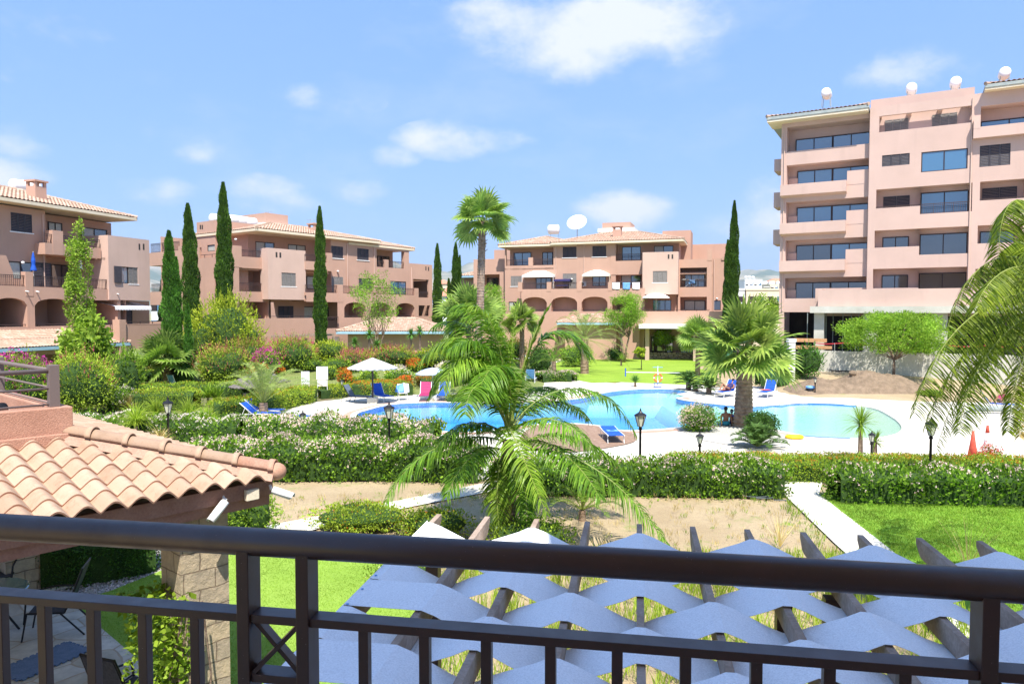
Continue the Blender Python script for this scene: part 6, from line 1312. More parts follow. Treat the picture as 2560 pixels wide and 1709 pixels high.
# ---------------------------------------------------------------- signs, ring, cones, bin, hoses
M['signink']=rough_mat('faded_print',(.45,.50,.60),None,rough=.8)
def sign(u0,u1,v0,v1,d,legv,label,low=None,lines=12):
    zb=0; a=W(u0,v0,d);b=W(u1,v1,d); w=b.x-a.x; root=empty('notice_board',((a.x+b.x)/2,d,0),0,label,'sign','white pool notice boards')
    mb=MB(); mb.box(-w/2,w/2,-.02,.0,b.z,a.z); mb.build('board',M['white'],root)
    if low: mb=MB(); mb.box(-w*.38,w*.38,-.02,0,b.z-low,b.z-.03); mb.build('lower_board',M['pinkw'],root)
    for x in (-w*.42,w*.42): mb=MB(); mb.tube([(x,.02,0),(x,.02,a.z-.05)],.022,6); mb.build('leg',M['legw'],root)
    mb=MB(); hh=a.z-b.z
    for i in range(lines):
        z=a.z-hh*(.09+.84*i/lines); x=-w*.42; 
        while x<w*.36:
            l=random.uniform(.03,.11); 
            if x+l>w*.42: break
            mb.box(x,x+l,-.026,-.021,z-hh*.024,z); x+=l+.025
        if i%4==3: continue
    mb.build('printed_lines',M['signink'],root)
M['pinkw']=rough_mat('pale_pink_panel',(.72,.62,.58),None,rough=.7)
sign(753,774,928,959,47,985,'small white notice board on legs left of the larger one by the deck'); sign(791,820,916,948,44,996,'large white notice board with print above a pink panel by the deck',.42,14)
def ring_stand():
    g=G(1644,968); root=empty('life_ring_stand',(g.x,g.y,.01),0,'orange and white life ring on a post with rescue pole at the far pool edge','life ring'); d=g.y
    mb=MB(); mb.tube([(0,0,0),(0,0,W(1644,915,d).z)],.03,8); mb.build('post',M['legw'],root)
    zc=W(1644,944,d).z; Rr=.27; mb=MB()
    for q in range(4):
        for (t0,t1,m) in ((q*PI/2+.18,q*PI/2+PI/2-.18,0),(q*PI/2-.18,q*PI/2+.18,1)):
            mb.tube([(math.cos(t0+(t1-t0)*k/8)*Rr,-.08,zc+math.sin(t0+(t1-t0)*k/8)*Rr) for k in range(9)],.06,10,m)
    mb.build('life_ring',[M['orange'],M['white']],root,True)
    zp=W(1600,931,d).z; x0,x1=W(1565,931,d).x-g.x,W(1701,931,d).x-g.x; mb=MB(); mb.tube([(x0,-.02,zp+.02),(x1,-.02,zp-.03)],.025,6); mb.build('rescue_pole',M['legw'],root); mb=MB(); mb.tube([(x0-.04,-.02,zp-.28),(x0-.04,-.02,zp+.3)],.04,6); mb.build('pole_hook',M['blue'],root)
    zt=W(1644,918,d).z; mb=MB(); mb.tube([(-.35,0,zt),(.35,0,zt)],.02,6); mb.build('cross_arm',M['ltblue'],root); mb=MB(); mb.tube([(-.28,-.1,.28),(-.24,-.1,.02),(.24,-.1,.02),(.28,-.1,.28),(-.28,-.1,.28)],.03,6); mb.build('base_bracket',M['blue'],root)
ring_stand()
def cone(u,d,h,label,mat,top=None):
    p=W(u,780,d); root=empty('traffic_cone',(p.x,d,.01),0,label,'traffic cone','traffic cones on the deck'); mb=MB(); mb.lathe((0,0,0),[(.17,.03),(.10,h*.5),(.035,h)],16); mb.build('cone_body',M[mat],root,True); mb=MB(); mb.box(-.2,.2,-.2,.2,0,.03); mb.build('cone_base',M['red'],root)
    if top: mb=MB(); mb.lathe((0,0,0),[(.075,h*.72),(.038,h*.99)],16); mb.build('band',M['red'],root,True)
cone(2441,26.2,.95,'faded red traffic cone behind the orange flowered hedge','red'); cone(2477,26.8,1.08,'white traffic cone with red top right of the red cone','white',True)
def bin_():
    g=G(2025,985); root=empty('waste_bin',(g.x,g.y,0),0,'black waste bin with blue bag rim beside the tall conifer','waste bin'); mb=MB(); mb.lathe((0,0,0),[(.20,0),(.25,.42)],18); mb.build('bin_body',M['black'],root,True); mb=MB(); mb.lathe((0,0,0),[(.27,.38),(.27,.50),(.22,.54)],18); mb.build('bag_rim',M['ltblue'],root,True)
bin_()
def coil(pts_c,r,n,label,mat,name='hose_coil',tail=None,th=.014,sq=.5):
    mb=MB(); P=[]
    for k in range(n*24): a=2*PI*k/24; rr=r*(1+.12*math.sin(k*.31)+.10*math.cos(k*.17)); P.append((rr*math.cos(a)+.04*math.sin(k*.21),rr*math.sin(a)*.8,.02+.012*(k//24)))
    if tail: P+=tail
    mb.tube(P,th,6); o=mb.build(name,mat,None,True); o.location=pts_c; tag(o,label,'hose'); return o
M['hose']=rough_mat('grey_hose',(.10,.12,.13),None,rough=.5)
g=G(1893,1240); coil((g.x,g.y,.0),.42,5,'grey garden hose coiled on dry earth at the foot of the flowering hedge',M['hose'],tail=[(.3,-.5,.02),(1.1,-.45,.02)]); g=G(2105,958); coil((g.x,g.y,T(g.x,g.y)+.05),.95,4,'black pipe coiled on the dirt left of the earth mound',M['black'],tail=[(.5,-1.0,.03),(2.0,-1.3,.03),(3.2,-.6,.03)],th=.03)
g=G(1986,1096); mb=MB(); mb.tube([(.32*math.cos(2*PI*k/20),.2*math.sin(2*PI*k/20),.07) for k in range(21)],.07,8); o=mb.build('swim_float',M['yellow'],None,True); o.location=(g.x,g.y,.01); tag(o,'yellow swim float lying on the deck by the shallow pool','float')
for k,(u,l) in enumerate(((1699,'left grey flip flop on the deck near the round bush'),(1706,'right grey flip flop on the deck near the round bush'))):
    g=G(u,1077); mb=MB(); mb.lathe((0,0,0),[(.05,0),(.055,.02)],12,sy=2.4); o=mb.build('flip_flop',M['greyfab']); o.location=(g.x,g.y,.012); o.rotation_euler[2]=-.9; tag(o,l,'flip flop')
# ---------------------------------------------------------------- mound, walls, site
def mound():
    c=G(2165,985); mb=MB(); nx,ny=60,26; Wd,Dp=9.5,3.6
    for j in range(ny+1):
        for i in range(nx+1):
            x=-Wd/2+Wd*i/nx; y=-Dp/2+Dp*j/ny; e=max(0,1-(x/(Wd/2))**4)*max(0,1-(y/(Dp/2))**2); h=e*(.62+.28*math.sin(x*.9+.6)+.12*math.sin(x*2.3+1)+.07*math.sin(x*6+y*5)); h+=e*.05*random.uniform(-1,1); mb.v.append((x,y,h*1.15+T(c.x+x,c.y+y+1)-.06))
    for j in range(ny):
        for i in range(nx): k=j*(nx+1)+i; mb.f.append((k,k+1,k+nx+2,k+nx+1)); mb.m.append(0)
    o=mb.build('earth_mound',M['dirt'],None,True); o.location=(c.x,c.y+1,0); tag(o,'long heap of brown excavated earth in front of the concrete wall','earth heap')
    mb=MB(); mb.ball((0,0,0),.28,.22,.2,8,6); o=mb.build('rock',M['dirt']); o.location=(W(2152,935,c.y).x,c.y+1.1,W(2152,933,c.y+1).z); tag(o,'dark rock on top of the earth heap','rock')
M['dirt']=rough_mat('excavated_earth',(.20,.145,.095),(.29,.21,.14),3,1,10,.12); mound()
mb=MB(); F=FB4; blk(mb,F,2.4,24,3.9,4.2,.3,2.42); o=mb.build('retaining_wall',M['concrete']); tag(o,'long raw concrete retaining wall in front of the tower ground floor','wall')
for k,(u0,u1,v,l) in enumerate(((1985,2067,845,'upper orange timber plank at the foot of the tower'),(1990,2080,863,'lower orange timber plank at the foot of the tower'))):
    a=F.q(u0,v,3.4);b=F.q(u1,v,3.4); mb=MB(); blk(mb,F,a[0],b[0],3.35,3.4,a[1]-.28,a[1]); o=mb.build('timber_plank',M['plank'] if 'plank' in M else M.setdefault('plank',rough_mat('orange_timber',(.50,.26,.12),(.6,.34,.17),6,.8))); tag(o,l,'plank')
mb=MB(); M['tape']=rough_mat('barrier_red',(.55,.05,.06),None,rough=.6)
root=empty('barrier_tape',F.p(3,3.6,2.42),0,'red and white barrier tape strung along the top of the retaining wall','barrier tape'); b0=Vector(F.p(3,3.6,2.42))
for k in range(80):
    z=lambda q: 2.93-.05*math.sin(q*.45)
    a,b=3+k*.21,3+(k+1)*.21; mb.poly([Vector(F.p(a,3.6,z(k)))-b0,Vector(F.p(b,3.6,z(k+1)))-b0,Vector(F.p(b,3.6,z(k+1)+.07))-b0,Vector(F.p(a,3.6,z(k)+.07))-b0])
mb.build('tape',M['tape'],root); mb=MB()
for k in range(12): mb.tube([Vector(F.p(3+k*1.4,3.6,2.42))-b0,Vector(F.p(3+k*1.4,3.6,3.0))-b0],.02,5)
mb.build('stakes',M['band'],root)
def stonewall():
    a,b=W(1470,780,81.5),W(1752,780,81.5); m,nt,br=new_mat('rubble_stone'); v=nd(nt,'ShaderNodeTexVoronoi',Scale=2.6,_feature='DISTANCE_TO_EDGE'); mp=nt.nodes.new('ShaderNodeMapping'); mp.inputs['Scale'].default_value=(.8,.8,1.5); nt.links.new(pos(nt),mp.inputs[0]); nt.links.new(mp.outputs[0],v.inputs['Vector']); e=ramp(nt,v.outputs['Distance'],.02,.10); c=mixc(nt,noise(nt,1.5,4),(.36,.24,.13),(.58,.44,.28)); nt.links.new(mixc(nt,e,(.12,.08,.05),c),br.inputs['Base Color']); bump(nt,br,e,1,.1)
    mb=MB(); mb.box(a.x,b.x,81.5,82.0,0,.72); mb.box(a.x,b.x,82.0,88,.3,.55); o=mb.build('stone_wall',m); tag(o,'low rubble stone wall behind the far lawn','wall')
stonewall()
def pav(u,v,d,D,L,half,pt,label,wallz,band='blueband',open_=False,tp=.22,op=None):
    c=W(u,v,d); F=Fr((c.x,d),D); z=c.z; root=empty('tiled_pavilion',(0,0,0),0,label,'pavilion','low pavilions with clay tile roofs')
    s0,s1=(0,L) if L>0 else (L,0); hip_roof(F,s0,s1,-2*half,0,z,pt,root,fascia=band,tp=tp,amp=.05,row=.34)
    mb=MB()
    panel(mb,F,s0+.9,s1-.9,0,z-.2,-.9,[] if not open_ else [(s0+1.5+i*2.6,s0+3.4+i*2.6,.9,z-.6,1.5) for i in range(int((s1-s0-3)/2.6))]); quad(mb,F,[(s0+.9,-.9,0),(s0+.9,-2*half+.9,0),(s0+.9,-2*half+.9,z-.2),(s0+.9,-.9,z-.2)]); quad(mb,F,[(s1-.9,-.9,0),(s1-.9,-2*half+.9,0),(s1-.9,-2*half+.9,z-.2),(s1-.9,-.9,z-.2)])
    mb.build('wall',M['wall'],root)
pav(327,855,53.7,(.302,.953),-26,3.3,.33,'low pavilion with pale tiles and blue fascia below the left apartment block',3,open_=True)
pav(840,828,66,(1,.04),10.4,3.4,.33,'low pavilion with pale tiles behind the spiky yuccas',3)
pav(1392,806,80,(1,-.1),7.5,2.8,.3,'small tiled pavilion between centre palms and the central block',3)
def slat_pergola():
    root=empty('slatted_pergola',(0,0,0),0,'grey slatted timber pergola at the foot of the second apartment block','pergola'); F=FB2; z=3.15
    for k in range(7): n=2.8+k*.45; a,b=F.s_(676,n),F.s_(832,n); mb=MB(); blk(mb,F,a,b,n,n+.08,z,z+.12); mb.build('slat',M['wood'],root)
    for u in (680,740,800,830): n=5.6; a=F.s_(u,n); mb=MB(); blk(mb,F,a,a+.14,n,n+.14,0,z); mb.build('post',M['wood'],root)
    for u in (690,745,828): a=F.s_(u,2.55); window(F,(a,a+.9,1.3,2.9),2.56,root,'shutter_grey',1)
slat_pergola()
# gate pillar
g=W(1976,970,50); root=empty('gate_pillar',(g.x,50,T(g.x,50)),0,'pale rendered gate pillar with white cap beside the tall conifer','pillar'); mb=MB(); mb.box(-.22,.22,-.22,.22,0,2.7); mb.build('shaft',M['coping'],root); mb=MB(); mb.box(-.27,.27,-.27,.27,2.7,2.95); mb.build('cap',M['white'],root,bevel=.04); mb=MB(); mb.box(-.14,.14,-.245,-.225,1.05,1.5); mb.build('notice',M['white'],root)
# ---------------------------------------------------------------- rooftop equipment
def tank(p,r,l,ax,label,legs=.5,panel=True):
    root=empty('water_tank',p,0,label,'water tank','white rooftop water tanks'); ax=Vector(ax).normalized(); mb=MB(); prof=[(-.5,.3),(-.47,.75),(-.4,.97),(.4,.97),(.47,.75),(.5,.3)]
    mb.tube([ax*(l*t)+Vector((0,0,legs+r)) for t,_ in prof],[r*q for _,q in prof],18); mb.build('tank_body',M['white'],root,True)
    s=Vector((ax.y,-ax.x,0)); 
    for a in (-1,1):
        for b in (-1,1): mb=MB(); mb.bar(ax*(l*.35*a)+s*(r*.8*b),ax*(l*.35*a)+s*(r*.7*b)+Vector((0,0,legs+r*.6)),.04,.04); mb.build('leg',M['band'],root)
    if panel: mb=MB(); c=s*(r*1.3); mb.raw([c-ax*l*.5,c+ax*l*.5,c+ax*l*.5+s*1.1+Vector((0,0,-legs*.0+.0)),c-ax*l*.5+s*1.1]+[v+Vector((0,0,.06)) for v in (c-ax*l*.5,c+ax*l*.5,c+ax*l*.5+s*1.1,c-ax*l*.5+s*1.1)],[(0,1,2,3),(7,6,5,4)]); mb.build('solar_panel',M['glass'],root)
for u,v,n,l in ((2066,262,-4,'white water tank on a tall stand above the tower left roof'),(2278,252,-3,'white water tank on the tower roof, leftmost above the flat parapet'),(2388,238,-3,'white water tank on the tower roof near the flat parapet end'),(2510,215,-4,'white water tank on the tower roof above the right tiled eave')):
    s,z=FB4.q(u,v,n); tank(FB4.p(s,n,z-.25),.40,1.2,FB4.N,l,.75,False)
def dish(p,r,look,label,stem=1.2,name='satellite_dish'):
    root=empty(name,p,0,label,'satellite dish'); k=Vector(look).normalized(); x=k.cross(Vector((0,0,1))).normalized(); y=x.cross(k); c=Vector((0,0,stem)); mb=MB(); K=28
    for j in range(6):
        rr=j/5; 
        for i in range(K): a=2*PI*i/K; mb.v.append(tuple(c+x*math.cos(a)*r*rr+y*math.sin(a)*r*rr+k*(r*.30*rr*rr)))
    for j in range(5):
        for i in range(K): mb.f.append((j*K+i,j*K+(i+1)%K,(j+1)*K+(i+1)%K,(j+1)*K+i)); mb.m.append(0)
    o=mb.build('reflector',M['white'],root,True); s=o.modifiers.new('s','SOLIDIFY'); s.thickness=.02
    mb=MB(); mb.tube([(0,0,-.3),(0,0,stem)],.05,8); mb.build('mast',M['band'],root); mb=MB(); f=c+k*r*.9; mb.ball(f,.05,.05,.07,8,5); mb.build('feed_horn',M['band'],root)
    for a in (.5,2.6,4.7): mb=MB(); mb.tube([c+x*math.cos(a)*r*.97+y*math.sin(a)*r*.97+k*r*.28,f],.012,5); mb.build('feed_strut',M['band'],root)
s,z=FB3.q(1443,560,-7); dish(FB3.p(s,-7,z-1.5),1.26,(-.25,-.78,.62),'large white satellite dish on the central block roof',1.5)
s,z=FB3.q(1384,582,-7); tank(FB3.p(s,-7,z-.7),.62,1.5,FB3.D,'white water tank left of the large satellite dish',.5,False)
for u,v,l in ((543,550,'first white roof tank behind the tallest cypress'),(583,552,'second white roof tank right of the tallest cypress'),(604,555,'third white roof tank before the plant room'),(624,558,'fourth white roof tank beside the plant room')):
    s,z=FB2.q(u,v,-8); tank(FB2.p(s,-8,z-.75),.5,1.5,FB2.D,l,.35,False)
for u,v,l in ((50,468,'white water tank at far left above the tile ridge'),(76,470,'white water tank beside the left chimney')):
    s,z=FB1.q(u,v,-9); tank(FB1.p(s,-9,z-.8),.5,1.6,FB1.D,l,.4,False)
def antenna(F,u,v,n,h,label):
    s,z=F.q(u,v,n); p=F.p(s,n,z-h); root=empty('tv_antenna',p,0,label,'antenna'); mb=MB(); mb.tube([(0,0,0),(0,0,h)],.02,5); mb.build('mast',M['band'],root); mb=MB(); mb.tube([(-.4,0,h-.1),(.5,0,h-.1)],.012,4)
    for k in range(5): mb.tube([(-.3+k*.18,-.22,h-.1),(-.3+k*.18,.22,h-.1)],.01,4)
    mb.build('boom',M['band'],root)
antenna(FB2,776,547,-3,2.0,'thin tv antenna on the chimney of the second block'); antenna(FB1,34,450,-6,2.0,'thin tv antenna above the left block roof'); antenna(FB2,671,528,-10,1.6,'thin tv antenna on the plant room of the second block')
# balcony things
def gazebo(F,u0,u1,vt,ve,vb,n,label,mat,curt=None):
    a,b=F.s_(u0,n),F.s_(u1,n); w=b-a; ze,zt,zb=F.z((u0+u1)/2,ve,n),F.z((u0+u1)/2,vt,n),F.z((u0+u1)/2,vb,n); c=F.p((a+b)/2,n-w*.35,zb); root=empty('gazebo',c,0,label,'gazebo','gazebos on the central balcony'); c=Vector(c)
    f=lambda s,nn,z: Vector(F.p(s,nn,z))-c; n1=n-w*.7; mb=MB(); ap=f((a+b)/2,(n+n1)/2,zt); cs=[f(a,n,ze),f(b,n,ze),f(b,n1,ze),f(a,n1,ze)]
    for i in range(4):
        p,q=cs[i],cs[(i+1)%4]; mp_,mq=p.lerp(ap,.45)+Vector((0,0,.08)),q.lerp(ap,.45)+Vector((0,0,.08)); mb.poly([p,q,mq,mp_]); mb.poly([mp_,mq,ap]); mb.poly([p,q,q-Vector((0,0,.22)),p-Vector((0,0,.22))])
    o=mb.build('canopy',M[mat],root); s=o.modifiers.new('s','SOLIDIFY'); s.thickness=.01
    for p in cs: mb=MB(); mb.tube([Vector((p.x,p.y,0)),p],.03,6); mb.build('post',M['legw'] if mat=='whitecloth' else M['cream'],root)
gazebo(FB3,1305,1383,671,688,722,.9,'white gazebo with scalloped canopy on the left of the central balcony','whitecloth'); gazebo(FB3,1455,1524,671,686,722,.9,'cream gazebo with two tier canopy in the middle of the central balcony','creamc' if 'creamc' in M else 'coping')
def swing():
    F=FB3; n=.8; a,b=F.s_(1384,n),F.s_(1425,n); zt=F.z(1404,697,n); zb=F.z(1404,723,n); c=Vector(F.p((a+b)/2,n,zb)); root=empty('swing_seat',c,0,'garden swing seat with dark blue canopy between the two gazebos','swing seat'); f=lambda s,nn,z: Vector(F.p(s,nn,z))-c
    mb=MB(); mb.raw([f(a,n,zt-.1),f(b,n,zt-.1),f(b,n-1,zt+.05),f(a,n-1,zt+.05),f(a,n,zt-.3),f(b,n,zt-.3)],[(0,1,2,3),(0,1,5,4)]); mb.build('canopy',M['navy'],root); mb=MB(); L=(b-a)*.75; mb.bar(f(a+.3,n-.3,zb+.45),f(b-.3,n-.3,zb+.45),.5,.12); mb.build('seat',M['navy'],root)
    for s in (a+.1,b-.1): mb=MB(); mb.tube([f(s,n,zb),f(s,n-.5,zt-.05),f(s,n-1,zb)],.03,6); mb.build('side_frame',M['metal'],root)
M['navy']=rough_mat('navy_canvas',(.035,.03,.11),None,rough=.8); swing()
s,z=FB1.q(93,716,.9); parasol(FB1.p(s,.6,6.45),.2,3.05,'closed blue parasol on the left block balcony','blue',closed=True); s,z=FB1.q(216,695,.9); parasol(FB1.p(s,.3,6.45),.3,3.4,'closed white parasol behind the thin tree on the left block balcony','whitecloth',closed=True)
s,z=FB3.q(1640,778,1.8); parasol(FB3.p(s,1.8,5.1),1.55,2.3,'open cream parasol on the ground terrace of the central block','whitecloth')
F=FB3; root=empty('drying_rack',F.p(F.s_(1725,-.5),-.5,F.z(1725,718)),0,'white laundry drying rack with towels in the right loggia of the central block','drying rack')
mb=MB(); [mb.tube(p,.02,5) for p in ([(-.6,0,0),(.3,0,.9)],[(.6,0,0),(-.3,0,.9)])]; mb.build('legs',M['legw'],root); mb=MB(); mb.box(-.9,.9,-.25,.25,.88,.92); mb.build('hanging_frame',M['legw'],root); mb=MB(); mb.box(-.2,.5,-.27,-.25,.4,.93); mb.build('hung_cloth',M['ltblue'],root)
for u,l,m in ((1566,'lilac towel over the railing left of the pale block','ltblue'),(1590,'white towel over the railing beside the pale block','whitecloth'),(1540,'white towel over the railing right of the cream gazebo','whitecloth')):
    n=1.42; a=F.s_(u-9,n); b=F.s_(u+9,n); z1=F.z(u,706,n); towel([F.p(a,n,z1),F.p(b,n,z1),F.p(b,n+.03,z1-.8),F.p(a,n+.03,z1-.75)],'towel',l,M[m],amp=.03)
s=FB3.s_(1692,3.5)
for k in range(9):
    u=1672+k*13; p=W(u,896,82.6); root=empty('flower_pot',(p.x,82.6+random.uniform(-.2,.2),.55),0,'clay pot with a small plant on the terrace behind the stone wall','flower pot','flower pots behind the stone wall'); mb=MB(); mb.lathe((0,0,0),[(.12,0),(.18,.3),(.19,.32)],10); mb.build('pot',M['tile_lip' if k%3 else 'white'],root); P,N=shell_pts((0,0,.5),(.25,.25,.3),60,.3); npmesh('leaves',[(leaves(P,N,.14,.06),0)],LM['lime'],root)
# ---------------------------------------------------------------- people
def figure(name,loc,rz,joints,bones,label,skinm,clothes=(),hairm='hair',head=None,hair_cap=True,sub=2):
    root=empty(name,loc,R(rz),label,'person','people at the pool'); me=bpy.data.meshes.new('body'); ks=list(joints); me.from_pydata([joints[k][0] for k in ks],[(ks.index(a),ks.index(b)) for a,b in bones],[]); me.materials.append(skinm)
    o=bpy.data.objects.new('body',me); link(o,root); m=o.modifiers.new('skin','SKIN'); m.use_smooth_shade=True
    for i,k in enumerate(ks): r=joints[k][1]; r=r if hasattr(r,'__len__') else (r,r); me.skin_vertices[0].data[i].radius=r; me.skin_vertices[0].data[i].use_root=(i==0)
    s=o.modifiers.new('sub','SUBSURF'); s.levels=sub; s.render_levels=sub
    if head:
        hc,hr=head; mb=MB(); c=Vector(hc); 
        mb.ball(c+Vector((0,-.012,.02)),hr*1.04,hr*1.12,hr*1.16,16,10); mb.build('hair',M[hairm],root,True)
    for (nm,shape,mt) in clothes: shape().build(nm,mt,root,True)
    return root
def sitter(sc=1.0):
    j={'pelvis':((0,0,.10),(.15,.11)),'waist':((0,-.02,.27),(.135,.095)),'chest':((0,0,.44),(.175,.11)),'neckb':((0,.02,.57),(.09,.07)),'neck':((0,.035,.64),(.05,.052)),'head':((0,.05,.73),(.078,.09)),'crown':((0,.045,.82),(.062,.072)),'nose':((0,.155,.735),(.014,.014)),
     'shL':((-.19,0,.54),.062),'elL':((-.26,-.05,.30),.045),'wrL':((-.25,-.12,.06),.03),'hdL':((-.25,-.10,.015),(.036,.018)),
     'shR':((.19,0,.54),.062),'elR':((.27,-.03,.31),.045),'wrR':((.26,-.10,.07),.03),'hdR':((.27,-.07,.015),(.036,.018)),
     'hipL':((-.10,.12,.09),.095),'knL':((-.13,.50,.07),.062),'anL':((-.13,.54,-.36),.04),'ftL':((-.13,.68,-.42),.03),
     'hipR':((.10,.12,.09),.095),'knR':((.13,.50,.07),.062),'anR':((.13,.54,-.36),.04),'ftR':((.13,.68,-.42),.03)}
    for s,t in (('L',-1),('R',1)):
        for f in range(5): j['f%s%d'%(s,f)]=((t*(.25 if t<0 else .27)+(f-2)*.018*t,-.02+.0*f-.012*abs(f-2) if f else -.05,.01),.008)
    j={k:(tuple(c*sc for c in v[0]),tuple(np.atleast_1d(v[1])*sc) if hasattr(v[1],'__len__') else v[1]*sc) for k,v in j.items()}
    b=[('pelvis','waist'),('waist','chest'),('chest','neckb'),('neckb','neck'),('neck','head'),('head','crown'),('head','nose'),('chest','shL'),('chest','shR'),('pelvis','hipL'),('pelvis','hipR')]
    for s in 'LR': b+=[('sh'+s,'el'+s),('el'+s,'wr'+s),('wr'+s,'hd'+s),('hip'+s,'kn'+s),('kn'+s,'an'+s),('an'+s,'ft'+s)]+[('hd'+s,'f%s%d'%(s,f)) for f in range(5)]
    return j,b
def shorts(sc=1.0):
    def f():
        mb=MB(); mb.lathe((0,.0,0),[(.165*sc,.015*sc),(.178*sc,.08*sc),(.160*sc,.165*sc),(.148*sc,.20*sc)],18,sy=.82)
        for x in (-.10,.10): mb.tube([(x*sc,.02*sc,.095*sc),(x*1.15*sc,.26*sc,.09*sc),(x*1.25*sc,.38*sc,.085*sc)],[.105*sc,.10*sc,.088*sc],12)
        return mb
    return f
j,b=sitter(1.0); g=G(1813,1063.5); figure('person',(g.x,g.y-.1,.03),8,j,b,'bare backed person in turquoise shorts sitting on the pool edge facing the water',M['skin'],[('shorts',shorts(),M['teal'] if 'teal' in M else M.setdefault('teal',rough_mat('turquoise_fabric',(.03,.25,.33),None,rough=.8)))],head=((0,.03,.765),.088))
j,b=sitter(.78); g=G(1829,1061); figure('person',(g.x,g.y,.03),-25,j,b,'smaller person in dark shorts sitting at the pool edge right of the bare backed adult',M['skin'],[('shorts',shorts(.78),M['navy'])],head=((0,.024,.60),.082))
def lier():
    j={'pelvis':((0,-.1,.44),(.14,.10)),'chest':((0,.22,.60),(.16,.10)),'neck':((0,.40,.78),.05),'head':((0,.50,.90),(.078,.09)),'shL':((-.18,.30,.68),.055),'elL':((-.28,.10,.52),.042),'wrL':((-.24,-.12,.48),.03),'shR':((.18,.30,.68),.055),'elR':((.28,.10,.52),.042),'wrR':((.24,-.12,.48),.03),'hipL':((-.09,-.16,.44),.085),'knL':((-.11,-.52,.78),.058),'anL':((-.11,-.88,.43),.038),'ftL':((-.11,-1.02,.41),.03),'hipR':((.09,-.16,.44),.085),'knR':((.10,-.55,.60),.058),'anR':((.11,-.95,.43),.038),'ftR':((.11,-1.08,.42),.03)}
    b=[('pelvis','chest'),('chest','neck'),('neck','head'),('chest','shL'),('chest','shR'),('pelvis','hipL'),('pelvis','hipR')]+[(a+s,c+s) for s in 'LR' for a,c in (('sh','el'),('el','wr'),('hip','kn'),('kn','an'),('an','ft'))]; return j,b
def top():
    mb=MB(); mb.tube([(0,-.14,.45),(0,.05,.52),(0,.26,.62),(0,.33,.68)],[.155,.15,.17,.12],12); return mb
j,b=lier(); g=G(1822,990); figure('person',(g.x,g.y,.05),-48,j,b,'person lying with bent knees on the lounger behind the big palm trunk',M['skin'],[('swimsuit',top,M['navy'])],head=((0,.52,.93),.085)); g=G(2500,1022); figure('person',(g.x,g.y,.05),-58,j,b,'person in a magenta top reclining at the far right edge of the deck',M['skin'],[('top',top,M['pink'])],head=((0,.52,.93),.085))
# ---------------------------------------------------------------- town and hills
def house(u0,u1,vt,vb,d,label,mat,roof=None,name='house',fl=2,win=3,tanks=0):
    a,b=W(u0,vt,d),W(u1,vb,d); w=b.x-a.x; zt=a.z; root=empty(name,((a.x+b.x)/2,d,0),0,label,'house','houses of the town beyond the gardens'); mb=MB(); mb.box(-w/2,w/2,0,10,0,zt); mb.box(-w/2-.15,w/2+.15,-.15,10.1,zt-.02,zt+.35); mb.build('wall',mat,root)
    for f in range(fl):
        for k in range(win):
            x=-w/2+w*(k+.5)/win; z=zt-1.9-f*3.0; wm=MB(); wm.box(x-.6,x+.6,-.05,.0,z-.6,z+.6); wm.build('window',M['glass_blue' if (k+f)%2 else 'frame'],root)
    if roof: mb=MB(); mb.raw([(-w/2-.4,-.4,zt+.36),(w/2+.4,-.4,zt+.36),(w/2+.4,10.4,zt+.36),(-w/2-.4,10.4,zt+.36),(-w/2+3,5,zt+2.2),(w/2-3,5,zt+2.2)] if w>7 else [(-w/2-.4,-.4,zt+.36),(w/2+.4,-.4,zt+.36),(w/2+.4,10.4,zt+.36),(-w/2-.4,10.4,zt+.36),(-.1,5,zt+2.2),(.1,5,zt+2.2)],[(0,1,5,4),(1,2,5),(2,3,4,5),(3,0,4)]); mb.build('roof',roof,root)
    for k in range(tanks): mb=MB(); x=-w/2+1.5+k*1.6; mb.tube([(x-.6,3,zt+1.6),(x+.6,3,zt+1.6)],.35,10); mb.box(x-.6,x+.6,1.4,2.6,zt+.7,zt+.8); mb.build('roof_tank',M['white'],root)
    return root
M['townc']=rough_mat('cream_house',(.62,.54,.38),(.68,.6,.46),.5,.9); M['townw']=rough_mat('white_house',(.74,.76,.76),(.7,.72,.74),.5,.9); M['redroof']=rough_mat('red_tile_roof',(.50,.20,.12),(.56,.27,.17),2,.9)
house(1866,1985,725,810,150,'cream town house with white rooftop tanks between cypress and tower',M['townc'],None,win=5,tanks=5); house(1845,1862,725,770,150.5,'white side wing left of the cream town house',M['townw'],None,win=1)
house(1104,1122,745,800,130,'white house with red roof seen between the cypresses left of the tall palm',M['townw'],M['redroof'],win=1); house(1085,1125,712,760,260,'cream distant house above the white one left of the tall palm',M['townc'],M['redroof'],win=4); house(1040,1086,732,790,170,'white house glimpsed through the end openings of the second block',M['townw'],None,win=4); house(378,420,745,800,140,'white distant house glimpsed below the left bridge balcony',M['townw'],M['redroof'],win=3)
house(1862,1905,700,720,330,'small white distant house with dome like tanks near the horizon',M['townw'],None,win=4,tanks=3); house(1925,1990,708,730,300,'wide beige distant house near the horizon left of the tower',M['townc'],M['redroof'],win=6)
